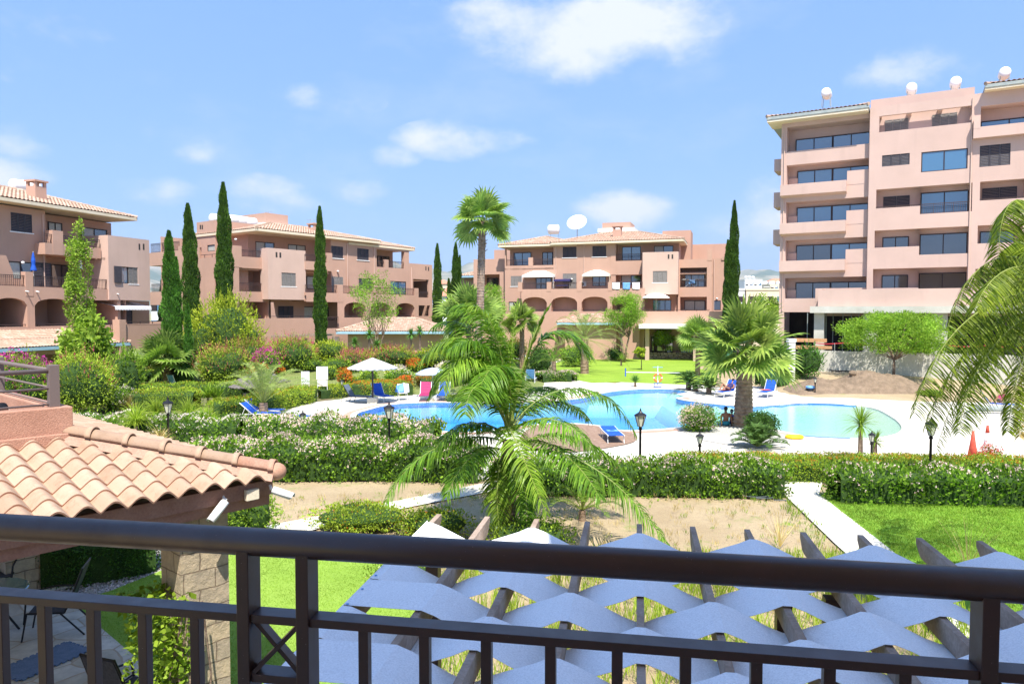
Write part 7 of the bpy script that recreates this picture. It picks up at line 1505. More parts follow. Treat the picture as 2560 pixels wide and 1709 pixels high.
def hills():
    m,nt,b=new_mat('scrub_hillside'); c=mixc(nt,ramp(nt,noise(nt,.0016,9,.6),.42,.60),(.08,.12,.06),(.34,.30,.20)); nt.links.new(c,b.inputs['Base Color']); b.inputs['Roughness'].default_value=1
    mb=MB(); nx,ny=160,26
    for j in range(ny+1):
        for i in range(nx+1):
            x=-9000+18000*i/nx; y=3600+5200*j/ny; e=ss((y-3600)/4200); h=e*(300+60*math.sin(x*.0011+1.2)+45*math.sin(x*.0027)+22*math.sin(x*.007+y*.003)+14*math.sin(x*.015+2)+10*random.uniform(-1,1))+40*e*math.sin(y*.002+x*.001); mb.v.append((x,y,max(0,h*1.45)-3))
    for j in range(ny):
        for i in range(nx): k=j*(nx+1)+i; mb.f.append((k,k+1,k+nx+2,k+nx+1)); mb.m.append(0)
    tag(mb.build('hills',m,None,True),kind='structure')
hills()
# ================================================================ cypresses
cypress(432,578,50,52,'broad twin tipped cypress in front of the left bridge balcony','cypress2',((-6,0,.85),(10,66,.6)))
cypress(469,762,49,20,'short young cypress at the foot of the twin tipped one','cypress2')
cypress(490,510,58,42,'tall cypress just left of the stair tower of the second block',tips=((-16,0,1),),lean=-.0)
cypress(563,457,59,43,'tallest cypress in front of the corner of the second block')
cypress(800,517,61,31,'slim cypress before the middle of the second block',tips=((2,0,1),))
cypress(1094,610,78,24,'lone slim cypress right of the second block'); cypress(1136,607,80,30,'twin cypress left of the tall fan palm',tips=((4,0,.85),(14,32,.5),(-14,90,.6)))
cypress(1831,503,74,38,'double cypress between the central block and the tower',tips=((2,0,.8),(-13,98,.8)))
cypress(410,690,74,26,'dark cypress seen through the bridge opening')
# ================================================================ palms
def centre_palm():
    g=G(1272,1338); root=empty('queen_palm',(g.x,g.y,0),0,'large feathery palm in the centre foreground between pergola and pool','palm tree'); B=Vector((g.x,g.y,0)); D0=g.y
    P=lambda x,y,dy=0: tuple(W(950+x*.408,740+y*.408,D0+dy)-B)
    tp=P(785,880); palmtrunk([(0,0,-.05),(P(772,1300)[0],0,P(772,1300)[2]),(P(775,1100)[0],0,P(775,1100)[2]),(tp[0],0,tp[2])],[.27,.25,.19,.12],M['palmtrunk'],root,26,.12)
    mb=MB()
    for k in range(22): a=k*2.4; z=.25+k*.055; dv=Vector((math.cos(a)*.5,math.sin(a)*.5,1)).normalized(); mb.bar(Vector((math.cos(a)*.19,math.sin(a)*.19,z)),Vector((math.cos(a)*.23,math.sin(a)*.23,z))+dv*.55,.07,.02)
    mb.build('leaf_sheaths',M['drystem'],root)
    L=[((780,900,0),(600,800,-.3),(190,890,-.6),(30,1270,-.9),.80,'palm'),((800,960,0),(1150,860,-.5),(1500,1120,-1.0),(1770,1540,-1.4),.86,'palm'),((800,820,0),(950,540,.3),(1370,420,.6),(1560,840,.6),.82,'palm'),((790,850,0),(755,700,-.8),(840,900,-1.6),(1020,1330,-2.0),.66,'palmy'),
     ((820,930,0),(1050,760,.6),(1350,860,1.0),(1530,1130,1.2),.75,'palm'),((790,800,0),(760,380,.2),(520,60,.0),(250,400,-.2),1.0,'palmy'),((790,800,0),(700,470,-.5),(500,180,-1.0),(390,560,-1.3),.95,'palmy'),((770,800,0),(700,430,.5),(570,40,.8),(330,190,1.0),.9,'palm'),
     ((760,880,0),(620,760,1),(480,780,1.6),(340,900,2),.6,'palm'),((790,800,0),(840,520,-.6),(720,230,-1.2),(600,600,-1.9),.9,'palm'),((800,850,0),(900,640,1),(1100,560,1.8),(1280,760,2.2),.75,'palm'),((770,950,0),(650,880,-.8),(500,980,-1.2),(410,1220,-1.5),.7,'palm'),((770,980,0),(730,1000,-.6),(700,1150,-.8),(730,1420,-.9),.55,'palmy'),((800,970,0),(860,1000,-.6),(900,1150,-.8),(900,1380,-.9),.55,'palm'),
     ((790,800,0),(740,480,.6),(640,200,1.4),(480,300,2.0),.85,'palm'),((800,900,0),(1000,840,-1.0),(1220,980,-1.8),(1350,1240,-2.2),.7,'palm'),((790,800,0),(780,420,-.2),(700,60,-.5),(560,60,-.6),.85,'palmy'),((790,820,0),(700,560,-1.0),(560,420,-1.8),(520,720,-2.4),.8,'palm'),((800,820,0),(900,560,.8),(1000,480,1.4),(1120,640,1.9),.7,'palm'),((780,780,0),(640,500,.3),(420,260,.3),(300,620,.2),.85,'palm'),((790,860,0),(900,700,-.8),(1150,700,-1.4),(1330,960,-1.6),.75,'palm'),((790,800,0),(760,300,.4),(640,20,.6),(440,60,.7),.9,'palm'),((790,800,0),(720,420,-.4),(600,150,-.8),(420,330,-1.0),.9,'palm'),((785,820,0),(680,560,.8),(520,330,1.4),(330,500,1.6),.8,'palm'),((790,800,0),(830,480,.2),(780,200,.1),(690,180,.0),.75,'palmy'),((780,860,0),(640,720,-.3),(420,760,-.5),(300,1000,-.6),.7,'palm')]
    for a,b,c,d,l,m in L: frond((P(*a),P(*b),P(*c),P(*d)),l,92,.033,1.35,m,root,r0=.026,start=.14,vee=.0,fwd=(.25,.55))
    frond((P(800,800,0),P(870,430,.2),P(1000,0,.3),P(1275,360,.5)),.95,60,.05,1.1,'palm',root,r0=.035,start=.50,vee=.1)
    frond((P(800,780,0),P(850,520,0),P(940,200,.1),P(1040,60,.1)),.34,70,.05,.05,'palmy',root,r0=.07,start=.35,vee=.05)
    frond((P(780,780,.1),P(790,500,.3),P(810,250,.4),P(845,20,.5)),.14,40,.03,.05,'palmy',root,r0=.022,start=.45,vee=.05)
centre_palm()
def right_palm():
    D0=11.3; x0=W(2625,780,D0).x; root=empty('queen_palm',(x0,D0,0),0,'tall feathery palm at the right edge with long hanging fronds','palm tree'); B=Vector((x0,D0,0)); P=lambda x,y,dy=0: tuple(W(2240+x*.472,440+y*.472,D0+dy)-B)
    tp=P(815,640); palmtrunk([(0,0,-.05),(0,0,tp[2]*.6),(0,0,tp[2])],[.24,.19,.16],M['greytrunk'],root,40,.06)
    L=[((810,430,0),(750,40,-.3),(540,10,-.4),(545,420,-.5),.62,'olive'),((810,520,0),(640,350,0),(370,400,-.1),(275,800,-.2),.52,'olive'),((810,600,0),(560,610,-.3),(230,740,-.5),(95,1250,-.7),.62,'olive'),((810,620,0),(640,780,.5),(400,820,.7),(215,1440,.8),.50,'olive'),((810,640,0),(600,800,-.5),(380,960,-.8),(335,1350,-1.0),.52,'olive'),
     ((810,640,0),(690,850,-.4),(620,1080,-.6),(590,1350,-.7),.42,'olive'),((810,640,0),(700,900,-.2),(680,1150,-.3),(650,1380,-.4),.34,'dry'),((810,500,0),(640,260,.6),(560,320,1.0),(600,600,1.2),.5,'olive'),((810,540,0),(680,420,-.8),(500,480,-1.4),(420,700,-1.8),.5,'olive'),((810,580,0),(650,520,.8),(470,560,1.4),(380,820,1.8),.5,'olive'),
     ((810,500,0),(1050,200,0),(1400,250,0),(1600,800,0),.6,'olive'),((810,500,0),(900,200,1.2),(1000,300,2.6),(1050,700,3.4),.6,'olive'),((810,500,0),(800,150,-1.0),(850,250,-2.2),(880,700,-2.8),.6,'olive'),((810,600,0),(1100,560,.5),(1400,700,.9),(1600,1200,1),.6,'olive'),((810,500,0),(700,220,1.2),(650,300,2.4),(620,700,3.2),.6,'olive')]  # mostly out of view, put in for the crown's shadow on the lawn
    L+=[((810,620,0),(600,700,-.2),(300,880,-.3),(150,1330,-.4),.5,'olive'),((810,500,0),(1000,150,1.0),(1200,200,1.6),(1350,600,2),.6,'olive'),((810,500,0),(900,250,-1.4),(1000,350,-2.4),(1050,800,-3.2),.6,'olive'),((810,500,0),(760,150,2),(700,200,3),(690,600,3.6),.6,'olive')]
    for a,b,c,d,l,m in L: frond((P(*a),P(*b),P(*c),P(*d)),l*1.1,125,.018,1.0,m,root,r0=.020,start=.12,vee=-.85,rk='stem',fwd=(.2,.4))
right_palm()
fan_palm(1862,1068,880,33.2,144,'large fan palm with thick trunk in the gravel bed by the shallow pool',25,'fan',.36,.52,-36,86,lean=.01)
fan_palm(1206,989,556,45.6,86,'tall slender fan palm rising above the roofs behind the pool',22,'fan2',.23,.5,-35,86,'palmtrunk',lean=.045,blade_droop=1.0,skirt=0)
fan_palm(418,974,905,49,92,'low fan palm in front of the left apartment block',26,'fan2',.26,.5,-35,80)
fan_palm(1172,None,800,57,105,'fan palm partly hidden behind the centre palm plume',18,'fan2',.2,.5,-20,85); fan_palm(1305,None,808,62,58,'small dark fan palm with red flowers at its foot',18,'fan',.2,.5,-30,85); fan_palm(1745,None,845,60,62,'pale fan palm behind the cycads left of the large fan palm',18,'fan2',.18,.5,-30,85)
feather_palm(655,36,.75,22,3.0,'small date palm with upright arching fronds beside the blue loungers','date',lo=34,hi=86,leaflet=.36,n=60,arch=.30,droop=.2,tr=.2)
feather_palm(1462,62,3.0,30,4.0,'broad date palm with pale fronds left of the round tree','date',lo=-15,hi=84,leaflet=.42,n=44,arch=.6,tr=.3)
feather_palm(1458,18.2,.25,14,1.15,'young thin leaved palm behind the pergola beams','palmy',lo=15,hi=85,leaflet=.22,n=34,arch=.35,tr=.08,wd=.012)
feather_palm(1385,57,1.4,16,1.7,'small palm beside the garden walk at the lawn corner','palm',lo=0,hi=82,leaflet=.3,n=30,tr=.16)
# yuccas, cycads, agaves
for u,v,l in ((887,858,'left yucca head of the group before the tiled pavilion'),(923,838,'upper yucca head of the group before the tiled pavilion'),(942,862,'right yucca head of the group before the tiled pavilion'),(1028,836,'yucca left of a pair near the pavilion right corner'),(1050,828,'yucca right of a pair near the pavilion right corner')): rosette(u,v,56,.62,120,l,group='yucca plants')
cycad(1721,975,1.15,'cycad with dark stem at the far pool edge left of the others',stem=.55,lo=-10); cycad(1772,985,1.15,'cycad in the gravel bed right of the first cycad',stem=.4,lo=-10); cycad(1738,978,.55,'small round cycad between the two larger ones',stem=.25,n=20,lo=-10)
cycad(1893,1119,1.25,'wide low cycad in front of the dark clipped bush',n=34,stem=.05,lo=12,hi=78,L=.30)
rosette(1588,955,51,.62,90,'grey green agave clump beside the life ring','yucca',lo=15,hi=88,bend=.1,zb=0)
rosette(2152,1062,25.8,.85,150,'spiky dracaena with arching thin leaves by the shallow pool','palmy',stem=1,wd=.03,bend=.35,lo=-20); rosette(2188,1105,25.2,.5,100,'smaller spiky dracaena right of the tall one','palmy',wd=.03,bend=.3,lo=-20)
for k,(u,v,d,r,l) in enumerate(((340,1065,27,1.1,'drooping yellow green grass clump left of the tall lamp'),(392,1045,29,1.0,'drooping grass clump just behind the tall lamp'),(470,1050,29,1.15,'drooping yellow green grass clump right of the tall lamp'),(520,1062,28,.9,'drooping grass clump before the lounger corner'))): rosette(u,v,d,r,330,l,'fine','grass_clump','grass',wd=.022,bend=.55,lo=20,hi=88,zb=0,group='ornamental grass clumps')
rosette(322,1018,38,.9,160,'dry straw coloured grass clump below the white flowering bush','dry','grass_clump','grass',wd=.02,bend=.3,lo=10,hi=85,zb=0); rosette(400,1110,24.5,.7,150,'dry grass tuft at the foot of the hedge above the tiled roof','dry','grass_clump','grass',wd=.02,bend=.4,lo=10,hi=85,zb=0)
for u,v,l in ((520,995,'left lime leaved canna clump behind the loungers'),(540,1000,'right lime leaved canna clump behind the loungers')): rosette(u,v,40,.9,60,l,'lime',wd=.10,bend=.15,lo=35,hi=88,zb=0)
rosette(1553,897,71,.75,40,'tiny young palm on the far lawn','palmy',lo=0,bend=.4,zb=0)
# ================================================================ hedges
def gp(*L): return [G(u,v) for u,v in L]
gr='flowering oleander hedges'
hedge(gp((470,1188),(700,1192),(980,1190),(1222,1196)),1.7,1.22,'oleander','front pale pink oleander hedge by the pool deck left of the centre palm','pinkwhite',78,.045,lsz=.13,dens=400,group=gr,lump=.16,rough=.25)
hedge(gp((130,1118),(350,1122),(620,1122)),1.5,1.30,'oleander','white flowering hedge above the tiled terrace roof','white',60,.045,lsz=.13,dens=330,group=gr,lump=.16,rough=.25); hedge(gp((620,1123),(850,1126),(1110,1132)),1.7,1.30,'oleander','rear pale pink flowering hedge along the left pool edge','pinkwhite',95,.045,lsz=.13,dens=330,group=gr,lump=.17,rough=.25)
hedge(gp((1225,1224),(1400,1228),(1600,1230),(1800,1232),(1972,1236)),1.35,.98,'oleander','pale pink flowering hedge right of the centre palm up to the path','pinkwhite',62,.04,lsz=.12,dens=420,group=gr,lump=.14,rough=.22)
hedge(gp((2062,1248),(2300,1252),(2800,1262)),1.35,.98,'oleander','flowering hedge behind the front lawn right of the path','pinkwhite',40,.04,lsz=.12,dens=420,group=gr,lump=.12,rough=.2)
hedge(gp((1655,1190),(1900,1194),(2200,1198),(2800,1206)),1.5,.74,'lantana','long clipped lantana hedge dotted with orange flowers in front of the shallow pool','orange',85,.022,lsz=.065,dens=620,lump=.05)
gl='clipped lantana hedges left of the pool'
hedge(gp((325,1024),(420,1022),(505,1020)),2.6,1.15,'lantana','green lantana hedge with few orange dots behind the tall left lamp','orange',18,.022,lsz=.10,dens=300,group=gl)
hedge(gp((520,1044),(590,1040),(648,1033),(700,1018),(770,1001)),2.0,.95,'lantana','curved lantana hedge around the small date palm','orange',34,.024,lsz=.10,dens=330,group=gl)
hedge(gp((330,996),(450,992),(560,990),(640,985)),2.2,.9,'hedge','green clipped hedge below the left fan palm','orange',10,.024,lsz=.11,dens=230,group=gl)
hedge(gp((772,996),(830,990),(882,984)),2.6,.72,'yellow','yellow green clipped hedge below the white notice boards',lsz=.09,dens=300,group=gl); hedge(gp((884,985),(960,986),(1032,983)),3.0,.9,'lantana','orange flowered hedge behind the grey and blue loungers','orange',150,.028,lsz=.09,dens=300,group=gl,fside=.2)
hedge(gp((800,962),(850,958),(902,955)),3.0,1.1,'hedge','dark green hedge between notice boards and round bush',lsz=.11,dens=220); hedge(gp((1038,976),(1090,974),(1145,970)),2.4,1.0,'reddish','red tinged hedge behind the striped parasol','orange',60,.03,lsz=.10,dens=260)
hedge(gp((985,938),(1055,936)),2.0,.6,'lime','low lime hedge on the slope behind the thatched parasol',lsz=.11,dens=220); hedge(gp((1115,1000),(1180,1001),(1252,1000)),2.6,.34,'hedge','low dark ground cover around the tall fan palm foot',lsz=.09,dens=380,lump=.2)
hedge(gp((1336,955),(1390,951),(1444,953)),2.0,.75,'oleander','low white flowering hedge by the far loungers','pinkwhite',70,.045,lsz=.13,dens=190); 
a,b=W(1488,780,83),W(1576,780,83); hedge([(a.x,83),(b.x,83)],1.4,1.0,'hedge','clipped green hedge on top of the low stone wall',lsz=.15,dens=190,zb=.5)
hedge(gp((85,1456),(250,1440),(410,1408)),1.3,1.0,'dark','dark hedge behind the stone pillar and pebbles','white',4,.02,lsz=.06,dens=700,lump=.12)
a,b=W(1900,780,49),W(1990,780,49); hedge([(a.x,50),(b.x,50)],1.6,1.3,'dark','dark hedge left of the pale gate pillar',lsz=.13,dens=200,zb=.2)
# ================================================================ shrubs
bush(212,1040,878,165,'lantana','large shrub with upright pink flower spikes behind the upper terrace railing',d=37,lsz=.13,dens=300,fl='pink',fn=170,fsz=.06,spike=.5,spk=(.65,260),lobes=7,wide=.4)
bush(45,1030,885,170,'hedge','magenta bougainvillea behind the upper terrace railing','bougainvillea','bougainvillea',d=36,lsz=.11,dens=260,fl='magenta',fn=1500,fsz=.06,ftop=.0,lobes=6,spk=(.5,120))
bush(318,1015,868,96,'palmy','drooping yellow green shrub right of the pink spiked shrub',d=40,lsz=.22,dens=190,wide=.25,lobes=6,spk=(.5,120))
bush(300,1030,968,92,'oleander','rounded bush covered in white flowers below the low fan palm',d=38.5,lsz=.10,fl='white',fn=420,fsz=.05)
bush(130,1030,905,120,'lime','leafy lime shrub behind the terrace corner post',d=39,lsz=.14,dens=230)
bush(370,985,925,90,'dark','dark shrub left of the low fan palm trunk',d=51); bush(459,982,922,44,'dark','dark upright shrub right of the low fan palm trunk',d=49,lobes=3,wide=.35); bush(491,984,960,46,'dark','small dark clipped ball near the curved hedge',d=46,lobes=1)
bush(560,905,740,150,'yellow','large golden conifer shrub before the second block',d=56,lsz=.24,dens=150,wide=.3,lobes=12,zb=.6,spk=(.95,340)); bush(505,910,798,110,'yellow','lower golden conifer shrub left of the large one',d=55,lsz=.24,dens=150,wide=.3,lobes=9,zb=.6,spk=(.9,200)); bush(625,908,805,80,'yellow','golden conifer shrub right of the large one',d=55.5,lsz=.24,dens=150,wide=.3,lobes=7,zb=.6,spk=(.9,140))
g2='pink flowering shrubs on the slope'
for (u,vb,vt,w,d,fl,l) in ((560,968,868,130,50,'redpink','russet pink flowering shrub right of the low fan palm'),(622,945,850,110,54,'redpink','russet pink flowering shrub above the dark thatched parasol'),(735,945,843,125,54,'pink','pink spiked shrub between bougainvillea and cypress'),(893,935,880,88,54,'pink','pink flowering shrub behind the pale thatched parasol'),(990,938,868,100,55,'redpink','russet tinged shrub below the pair of yuccas')): bush(u,vb,vt,w,'lantana',l,d=d,lsz=.15,dens=200,fl=fl,fn=420,fsz=.055,spike=.45,spk=(.6,170),lobes=7,wide=.4,group=g2)
bush(668,935,872,70,'hedge','magenta bougainvillea between two pink flowering shrubs','bougainvillea','bougainvillea',d=52,lsz=.13,dens=200,fl='magenta',fn=600,fsz=.07,ftop=0,lobes=5)
g3='green shrubs on the slope before the second block'
for (u,vb,vt,w,d,lf,l) in ((832,925,850,96,57,'yellow','yellow green shrub right of the slim cypress'),(850,940,893,80,53,'hedge','green shrub above the notice boards'),(772,930,895,70,54,'lime','lime shrub between cypress and notice boards'),(1075,935,872,100,55,'yellow','bright yellow green shrub left of the tall fan palm'),(1130,930,850,110,56,'lime','lime shrub behind the striped parasol'),(960,930,880,60,54.5,'dark','dark shrub with visible stems right of the yuccas'),(1235,930,868,90,58,'lime','lime shrub hidden behind the centre palm stems'),(1000,960,925,70,50,'oleander','low pale green shrub above the orange hedge'),(690,905,868,120,58,'lime','lime shrub at the foot of the slatted pergola'),(800,890,858,50,59,'dark','dark shrub at the pavilion left corner'),(925,955,922,54,48,'hedge','clipped round bush behind the thatched parasol'),(430,960,900,60,53,'lime','lime shrub behind the low fan palm'),(1440,905,862,90,70,'lime','lime shrub under the broad date palm'),(1540,890,868,40,79,'dark','dark shrub before the stone wall'),(1290,880,845,60,66,'reddish','red flecked shrub under the small dark fan palm')): bush(u,vb,vt,w,lf,l,d=d,lsz=.15,dens=190,group=g3)
bush(1352,937,862,70,'dark','large dark round bush left of the far lawn',d=60,lsz=.13,dens=260,lobes=6); bush(1748,1077,1010,90,'oleander','round bush full of pale pink flowers at the near pool edge',lsz=.075,dens=520,fl='pinkwhite',fn=900,fsz=.038,ftop=.0,lobes=6); bush(1906,1082,1028,82,'dark','dark green clipped bush right of the large fan palm trunk',lsz=.075,dens=620,lobes=4)
bush(1593,890,822,46,'dark','dark boxy bush before the central block awning',d=83,lsz=.16,zb=.4,lobes=3); bush(2024,992,865,66,'cypress2','tall rounded conifer between gate pillar and concrete wall',d=50.0,lsz=.18,dens=260,wide=.3,lobes=8,spk=(.4,160)); bush(1998,985,900,50,'dark','dark shrub behind the gate pillar',d=50.5,lobes=4)
bush(2480,1180,1110,60,'reddish','loose shrub with red flowers by the traffic cones',d=24.3,fl='red',fn=260,fsz=.03,lsz=.08,dens=120,core=False); bush(2330,1000,975,60,'lime','low weed clump beside the right earth slope',d=45,lobes=3)
bush(905,1335,1258,250,'lantana','bright lantana bush with orange flowers left of the centre palm foot',d=17.6,lsz=.065,dens=600,fl='orange',fn=130,fsz=.02,depth=1.8,lobes=7); bush(1085,1345,1275,180,'lantana','lantana bush tucked behind the first pergola beams',d=16.9,lsz=.065,dens=560,fl='orange',fn=80,fsz=.02,lobes=6); bush(1330,1385,1300,220,'hedge','dark green shrub right of the centre palm trunk',d=16.2,lsz=.075,dens=480,lobes=6); bush(1010,1480,1400,170,'hedge','leafy shrub at the left edge of the pergola below the canvas',d=13.6,lsz=.06,dens=420,fl='white',fn=50,fsz=.02); bush(622,1330,1215,140,'lime','glossy leaved bush beside the stone pillar under the cameras',d=16.6,lsz=.07,dens=620,lobes=6)
# climbing plant on the pillar
root=empty('climbing_plant',NF.p(1.2,-.5,0),0,'glossy green climbing plant growing up the left side of the stone pillar','climber'); P=[];N=[]
for k in range(2600):
    z=random.uniform(.1,2.1); s=random.uniform(1.03,1.62)-.12*(z/2.2)+.08*math.sin(z*3.3); n=random.uniform(-.75,.0); P.append(Vector(NF.p(s,n,z))-Vector(NF.p(1.2,-.5,0))); N.append(NF.N*.6+NF.D*.7+Vector((0,0,.4)))
npmesh('leaves',[(leaves(np.array(P),unit(np.array(N)),.10,.055,.2,.8),0)],LM['hedge'],root); mb=MB()
for k in range(5): mb.tube([Vector(NF.p(.9+k*.08,.05,0))-Vector(NF.p(1.2,-.5,0)),Vector(NF.p(.8+k*.1,.0-.05*k,1.1))-Vector(NF.p(1.2,-.5,0)),Vector(NF.p(.9+k*.05,.02,2.0))-Vector(NF.p(1.2,-.5,0))],.012,5)
mb.build('stems',M['trunk'],root)
rs=random.Random(11); SH=[('lime','lime green'),('hedge','mid green'),('yellow','yellow green'),('oleander','grey green'),('reddish','red tipped'),('lantana','fresh green')]
for k in range(46):
    u=rs.uniform(640,1250) if k<34 else rs.uniform(230,560); d=rs.uniform(48,62); x=W(u,800,d).x; z0=T(x,d); vb=W(u,800,d) and (VH+(H-z0)*FP/d); hh=rs.uniform(.55,1.15)
    if abs(u-790)<40 and d<50: continue
    lf,nm=SH[rs.randrange(6)]; f_=rs.choice([None,None,None,'pink','white','orange'])
    bush(u,vb,vb-hh*FP/d,rs.uniform(34,74),lf,'low %s shrub of the dense planting between the pool and the second block'%nm,d=d,lsz=.15,dens=170,lobes=3,fl=f_,fn=420,fsz=.06,group='%s filler shrubs on the slope'%nm)
# ================================================================ trees
tree(193,900,515,78,'tall thin light green tree in front of the left block balconies','lime',46,.16,.16,46,150,flat=.32,cr=.34,tr=.10)
tree(215,940,788,140,'umbrella leaved tree below the thin tree','lime',43,.30,.34,22,120,flat=.8,tr=.1,cr=.36)
tree(940,880,655,150,'feathery young jacaranda in front of the second block','acacia',58,.28,.20,30,130,feather=True,cr=.26,multi=4,tr=.07)
tree(1560,880,714,122,'rounded feathery tree before the central block pale wall','acacia',76,.36,.20,34,300,feather=True,cr=.36,multi=3,tr=.12)
tree(1228,880,703,100,'rounded feathery tree behind the tall palm trunk','acacia',74,.25,.20,30,300,feather=True,cr=.36,tr=.12); tree(1148,880,760,70,'small feathery tree left of the tall palm trunk','acacia',72,.25,.2,20,220,feather=True,tr=.1)
tree(1660,897,815,62,'drooping small tree before the shaded terrace of the central block','hedge',82,.3,.2,20,260,flat=.7,tr=.1); tree(1604,924,866,40,'young yellow tree standing on the far lawn','yellow',66,.5,.14,10,160,tr=.05,zb=0)
tree(2238,955,768,285,'broad light green tree in front of the tower retaining wall','acacia',49.5,.30,.20,90,230,feather=True,flat=.75,cr=.22,tr=.12)
tree(1915,880,722,84,'light green tree between cypress and tower','lime',92,.2,.25,24,260); tree(1880,880,760,60,'second light green tree nearer the double cypress','lime',88,.2,.25,18,200)
tree(1062,800,715,50,'distant tree seen through the end opening of the second block','hedge',125,.2,.4,14,120,zb=0)
# ================================================================ ground cover
def tufts(poly,n,L,mat,name,label,cat,wd=.012,z=0,spread=.5,cl=9):
    xs=[p.x for p in poly]; ys=[p.y for p in poly]; P=[]
    while len(P)<n:
        x,y=random.uniform(min(xs),max(xs)),random.uniform(min(ys),max(ys))
        if inpoly(x,y,poly): P+= [(x+random.gauss(0,.05),y+random.gauss(0,.05),z+T(x,y)) for _ in range(cl)]
    P=np.array(P); N=np.tile([0,0,1.0],(len(P),1)); o=npmesh(name,[(leaves(P+[0,0,L*.3],N,L,wd,0,spread),0)],LM[mat]); tag(o,label,cat,kind='stuff'); return o
tufts(gp((670,1250),(1300,1215),(1950,1250),(2080,1370),(2300,1600),(1200,1700),(1000,1450),(700,1330)),5200,.16,'dry','dry_weeds','dry straw coloured weeds scattered over the bare earth','weeds',.010)
tufts(gp((670,1250),(1300,1215),(1950,1250),(2080,1370),(2300,1600),(1200,1700),(1000,1450),(700,1330)),3600,.12,'lime','green_weeds','small green weeds scattered over the bare earth','weeds',.014)
tufts(gp((1020,1400),(1500,1400),(2250,1400),(2500,1620),(2600,2100),(1150,2100),(1050,1600)),16000,.36,'fine','tall_grass','tall yellow green grass growing under the pergola','grass',.016,spread=.4)
tufts(gp((2048,1236),(2640,1240),(2800,1500),(2700,1640),(2208,1360)),60000,.07,'grass','lawn_blades','short bright lawn blades right of the path','grass',.012,cl=5,spread=.6)
tufts(gp((179,1508),(275,1478),(400,1428),(573,1366),(860,1352),(1010,1400),(1100,1600),(1150,1900),(637,1900),(338,1644)),90000,.035,'grass','turf_blades','short dense turf blades beside the patio paving','grass',.009,cl=5,spread=.6)
tufts(gp((1955,1238),(2050,1320),(2150,1450),(2100,1440),(2010,1340),(1930,1245)),500,.16,'lime','edge_weeds','green weeds along the path edge','weeds',.014)
# mulch beds under the planting on the left slope
tess('garden_bed',[gp((-900,1300),(-400,1010),(-200,965),(200,955),(560,948),(1000,930),(1240,934),(1236,942),(1167,961),(1014,977),(877,991),(849,998),(772,1006),(680,1031),(600,1042),(540,1058),(480,1080),(300,1150),(400,1190),(480,1195),(200,1300))],.004,M['soil'])
tess('gravel_bed',[gp((1690,1072),(1726,1069),(1810,1066),(1900,1066),(1940,1078),(1985,1092),(1960,1110),(1880,1122),(1760,1102))],.016,M['gravel']); tess('gravel_bed',[gp((1690,985),(1745,975),(1800,985),(1795,998),(1740,1000))],.014,M['gravel'])
for u,v,s,l in ((2230,1420,.9,'tall wispy weed with seed heads on the lawn edge left'),(2420,1400,1.3,'tall pale grass stalk clump near the right pergola beams'),(1950,1330,1.0,'wispy dry weed beside the path')):
    g=G(u,v+40); rosette(u,v+38,g.y,s,26,l,'dry' if 'dry' in l or 'pale' in l else 'palmy','tall_weed','weed',wd=.012,bend=.25,lo=50,hi=88,zb=0)
EXPO=.9; SKYMIX=0.75; SKYC=(.92,1.82,3.95); CLOUDC=(3.7,3.8,4.0); HAZE=7e-5
# ================================================================ light
sun=bpy.data.lights.new('sun','SUN'); so=bpy.data.objects.new('sun',sun); COL.objects.link(so)
EL=R(60); hx,hy=.14,-.99; sd=Vector((hx*math.cos(EL),hy*math.cos(EL),math.sin(EL)))
so.rotation_euler=sd.to_track_quat('Z','Y').to_euler(); sun.energy=4.8; sun.angle=R(.53); sun.color=(1,.955,.88)
w=bpy.data.worlds.new('World'); SC.world=w; w.use_nodes=True; nt=w.node_tree; bg=nt.nodes['Background']
sky=nt.nodes.new('ShaderNodeTexSky'); sky.sky_type='NISHITA'; sky.sun_disc=False; sky.sun_elevation=EL; sky.sun_rotation=math.atan2(hx,hy); sky.air_density=1.0; sky.dust_density=1.2; sky.ozone_density=1.5; sky.altitude=50
bg.inputs[1].default_value=.15
tc=nt.nodes.new('ShaderNodeTexCoord'); vec=tc.outputs['Generated']
def wn(scale,detail,rough,sc=(1,1,1)):
    mp=nt.nodes.new('ShaderNodeMapping'); mp.inputs['Scale'].default_value=sc; nt.links.new(vec,mp.inputs[0]); n=nt.nodes.new('ShaderNodeTexNoise'); n.inputs['Scale'].default_value=scale; n.inputs['Detail'].default_value=detail; n.inputs['Roughness'].default_value=rough; nt.links.new(mp.outputs[0],n.inputs['Vector']); return n.outputs['Fac']
def math_(op,a,b=None,c=None):
    n=nt.nodes.new('ShaderNodeMath'); n.operation=op
    for i,x in enumerate((a,b,c)):
        if x is None: continue
        if hasattr(x,'is_output'): nt.links.new(x,n.inputs[i])
        else: n.inputs[i].default_value=x
    return n.outputs[0]
fine=wn(5.5,8,.62,(1,1,1.7)); 
total=None
CL=[(1480,60,270,100,.85),(1390,130,180,75,.75),(1230,40,110,70,.6),(1680,90,150,70,.55),(1160,350,140,42,.8),(395,475,90,38,.95),(60,350,80,50,.8),(350,330,120,45,.6),(480,370,60,42,.65),(1550,520,140,48,1.15),(1930,530,120,90,.95),(1850,580,110,70,.7),(20,440,90,50,.75),(110,60,160,70,.5),(2290,180,140,55,.6),(900,480,70,30,.5),(1320,570,120,45,.6),(700,510,110,30,.4),(0,190,50,36,.8),(240,310,70,36,.7),(100,160,150,40,.5),(820,250,110,30,.4),(640,470,90,30,.5),(980,390,60,24,.4),(1740,500,60,30,.4),(2150,640,300,80,.5)]
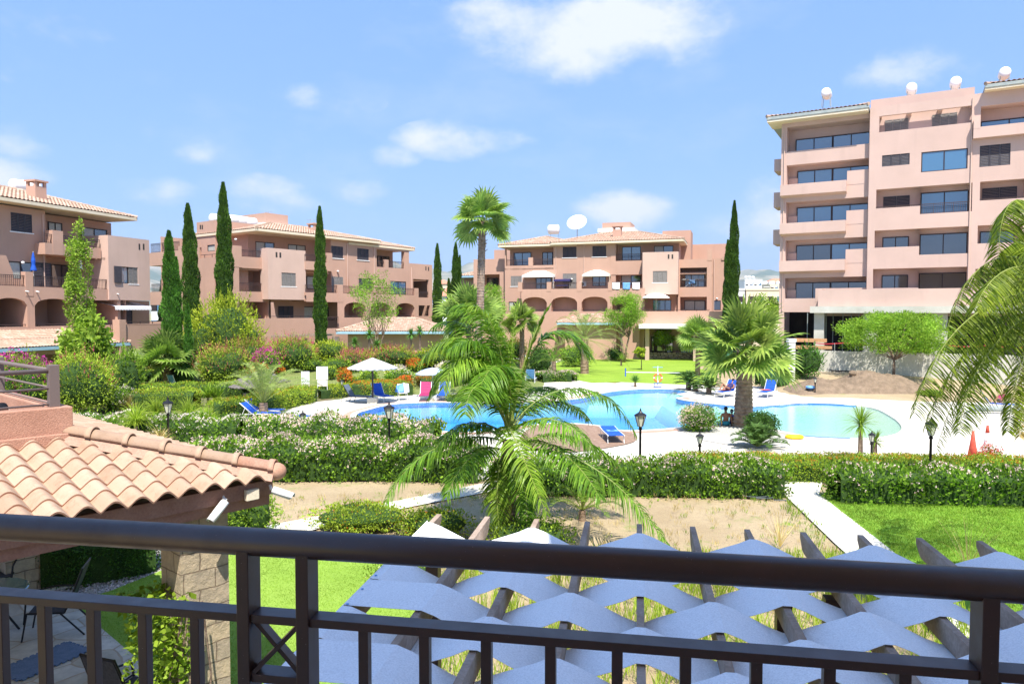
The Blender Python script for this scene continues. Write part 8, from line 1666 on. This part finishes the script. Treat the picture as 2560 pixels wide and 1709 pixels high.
for (u,v,wu,wv,am) in CL:
    d=ray(u,v).normalized(); sub=nt.nodes.new('ShaderNodeVectorMath'); sub.operation='SUBTRACT'; sub.inputs[1].default_value=tuple(d); nt.links.new(vec,sub.inputs[0])
    # elliptical distance in right/up axes of that direction
    rt=Vector((d.y,-d.x,0)).normalized(); upv=rt.cross(d).normalized(); k=d.length/ray(u,v).length/FP
    dots=[]
    for ax,wd in ((rt,wu),(upv,wv)):
        dn=nt.nodes.new('ShaderNodeVectorMath'); dn.operation='DOT_PRODUCT'; dn.inputs[1].default_value=tuple(ax/(wd*k)); nt.links.new(sub.outputs[0],dn.inputs[0]); dots.append(math_('POWER',math_('ABSOLUTE',dn.outputs['Value']),2.0))
    r2=math_('ADD',dots[0],dots[1]); m=math_('MULTIPLY',math_('MAXIMUM',math_('SUBTRACT',1.0,math_('MULTIPLY',r2,.55)),0.0),am)
    total=m if total is None else math_('MAXIMUM',total,m)
dens=math_('ADD',math_('MULTIPLY',total,.72),math_('MULTIPLY',math_('SUBTRACT',fine,.5),2.3))
wisp=math_('MULTIPLY',math_('MAXIMUM',math_('SUBTRACT',wn(2.2,7,.66,(1,1,2.4)),.52),0),1.0)
cov=nt.nodes.new('ShaderNodeMapRange'); cov.inputs[1].default_value=.12; cov.inputs[2].default_value=.95; cov.interpolation_type='SMOOTHSTEP'; nt.links.new(dens,cov.inputs[0])
cm=math_('MULTIPLY',cov.outputs[0],math_('GREATER_THAN',total,.001)); cm=math_('MINIMUM',math_('ADD',cm,wisp),.86)
mx=nt.nodes.new('ShaderNodeMix'); mx.data_type='RGBA'; nt.links.new(cm,mx.inputs[0])
sc_=nt.nodes.new('ShaderNodeMix'); sc_.data_type='RGBA'; sc_.blend_type='MIX'; sc_.inputs[0].default_value=SKYMIX; nt.links.new(sky.outputs[0],sc_.inputs[6]); sc_.inputs[7].default_value=c4(SKYC)
nt.links.new(sc_.outputs[2],mx.inputs[6]); mx.inputs[7].default_value=c4(CLOUDC); nt.links.new(mx.outputs[2],bg.inputs[0])
SC.view_settings.view_transform='Standard'; SC.view_settings.look='None'; SC.view_settings.exposure=EXPO; SC.view_settings.gamma=1
SC.cycles.max_bounces=8; SC.cycles.transparent_max_bounces=12; SC.cycles.diffuse_bounces=3; SC.cycles.use_denoising=True

if HAZE>0:
    m=bpy.data.materials.new('air'); m.use_nodes=True; nt2=m.node_tree; nt2.nodes.remove(nt2.nodes['Principled BSDF']); v=nt2.nodes.new('ShaderNodeVolumePrincipled'); v.inputs['Density'].default_value=HAZE; v.inputs['Color'].default_value=(.75,.85,1,1); v.inputs['Anisotropy'].default_value=.2; nt2.links.new(v.outputs[0],nt2.nodes['Material Output'].inputs['Volume'])
    mb=MB(); mb.box(-9500,9500,-300,9500,-6,760); tag(mb.build('haze',m),kind='stuff')
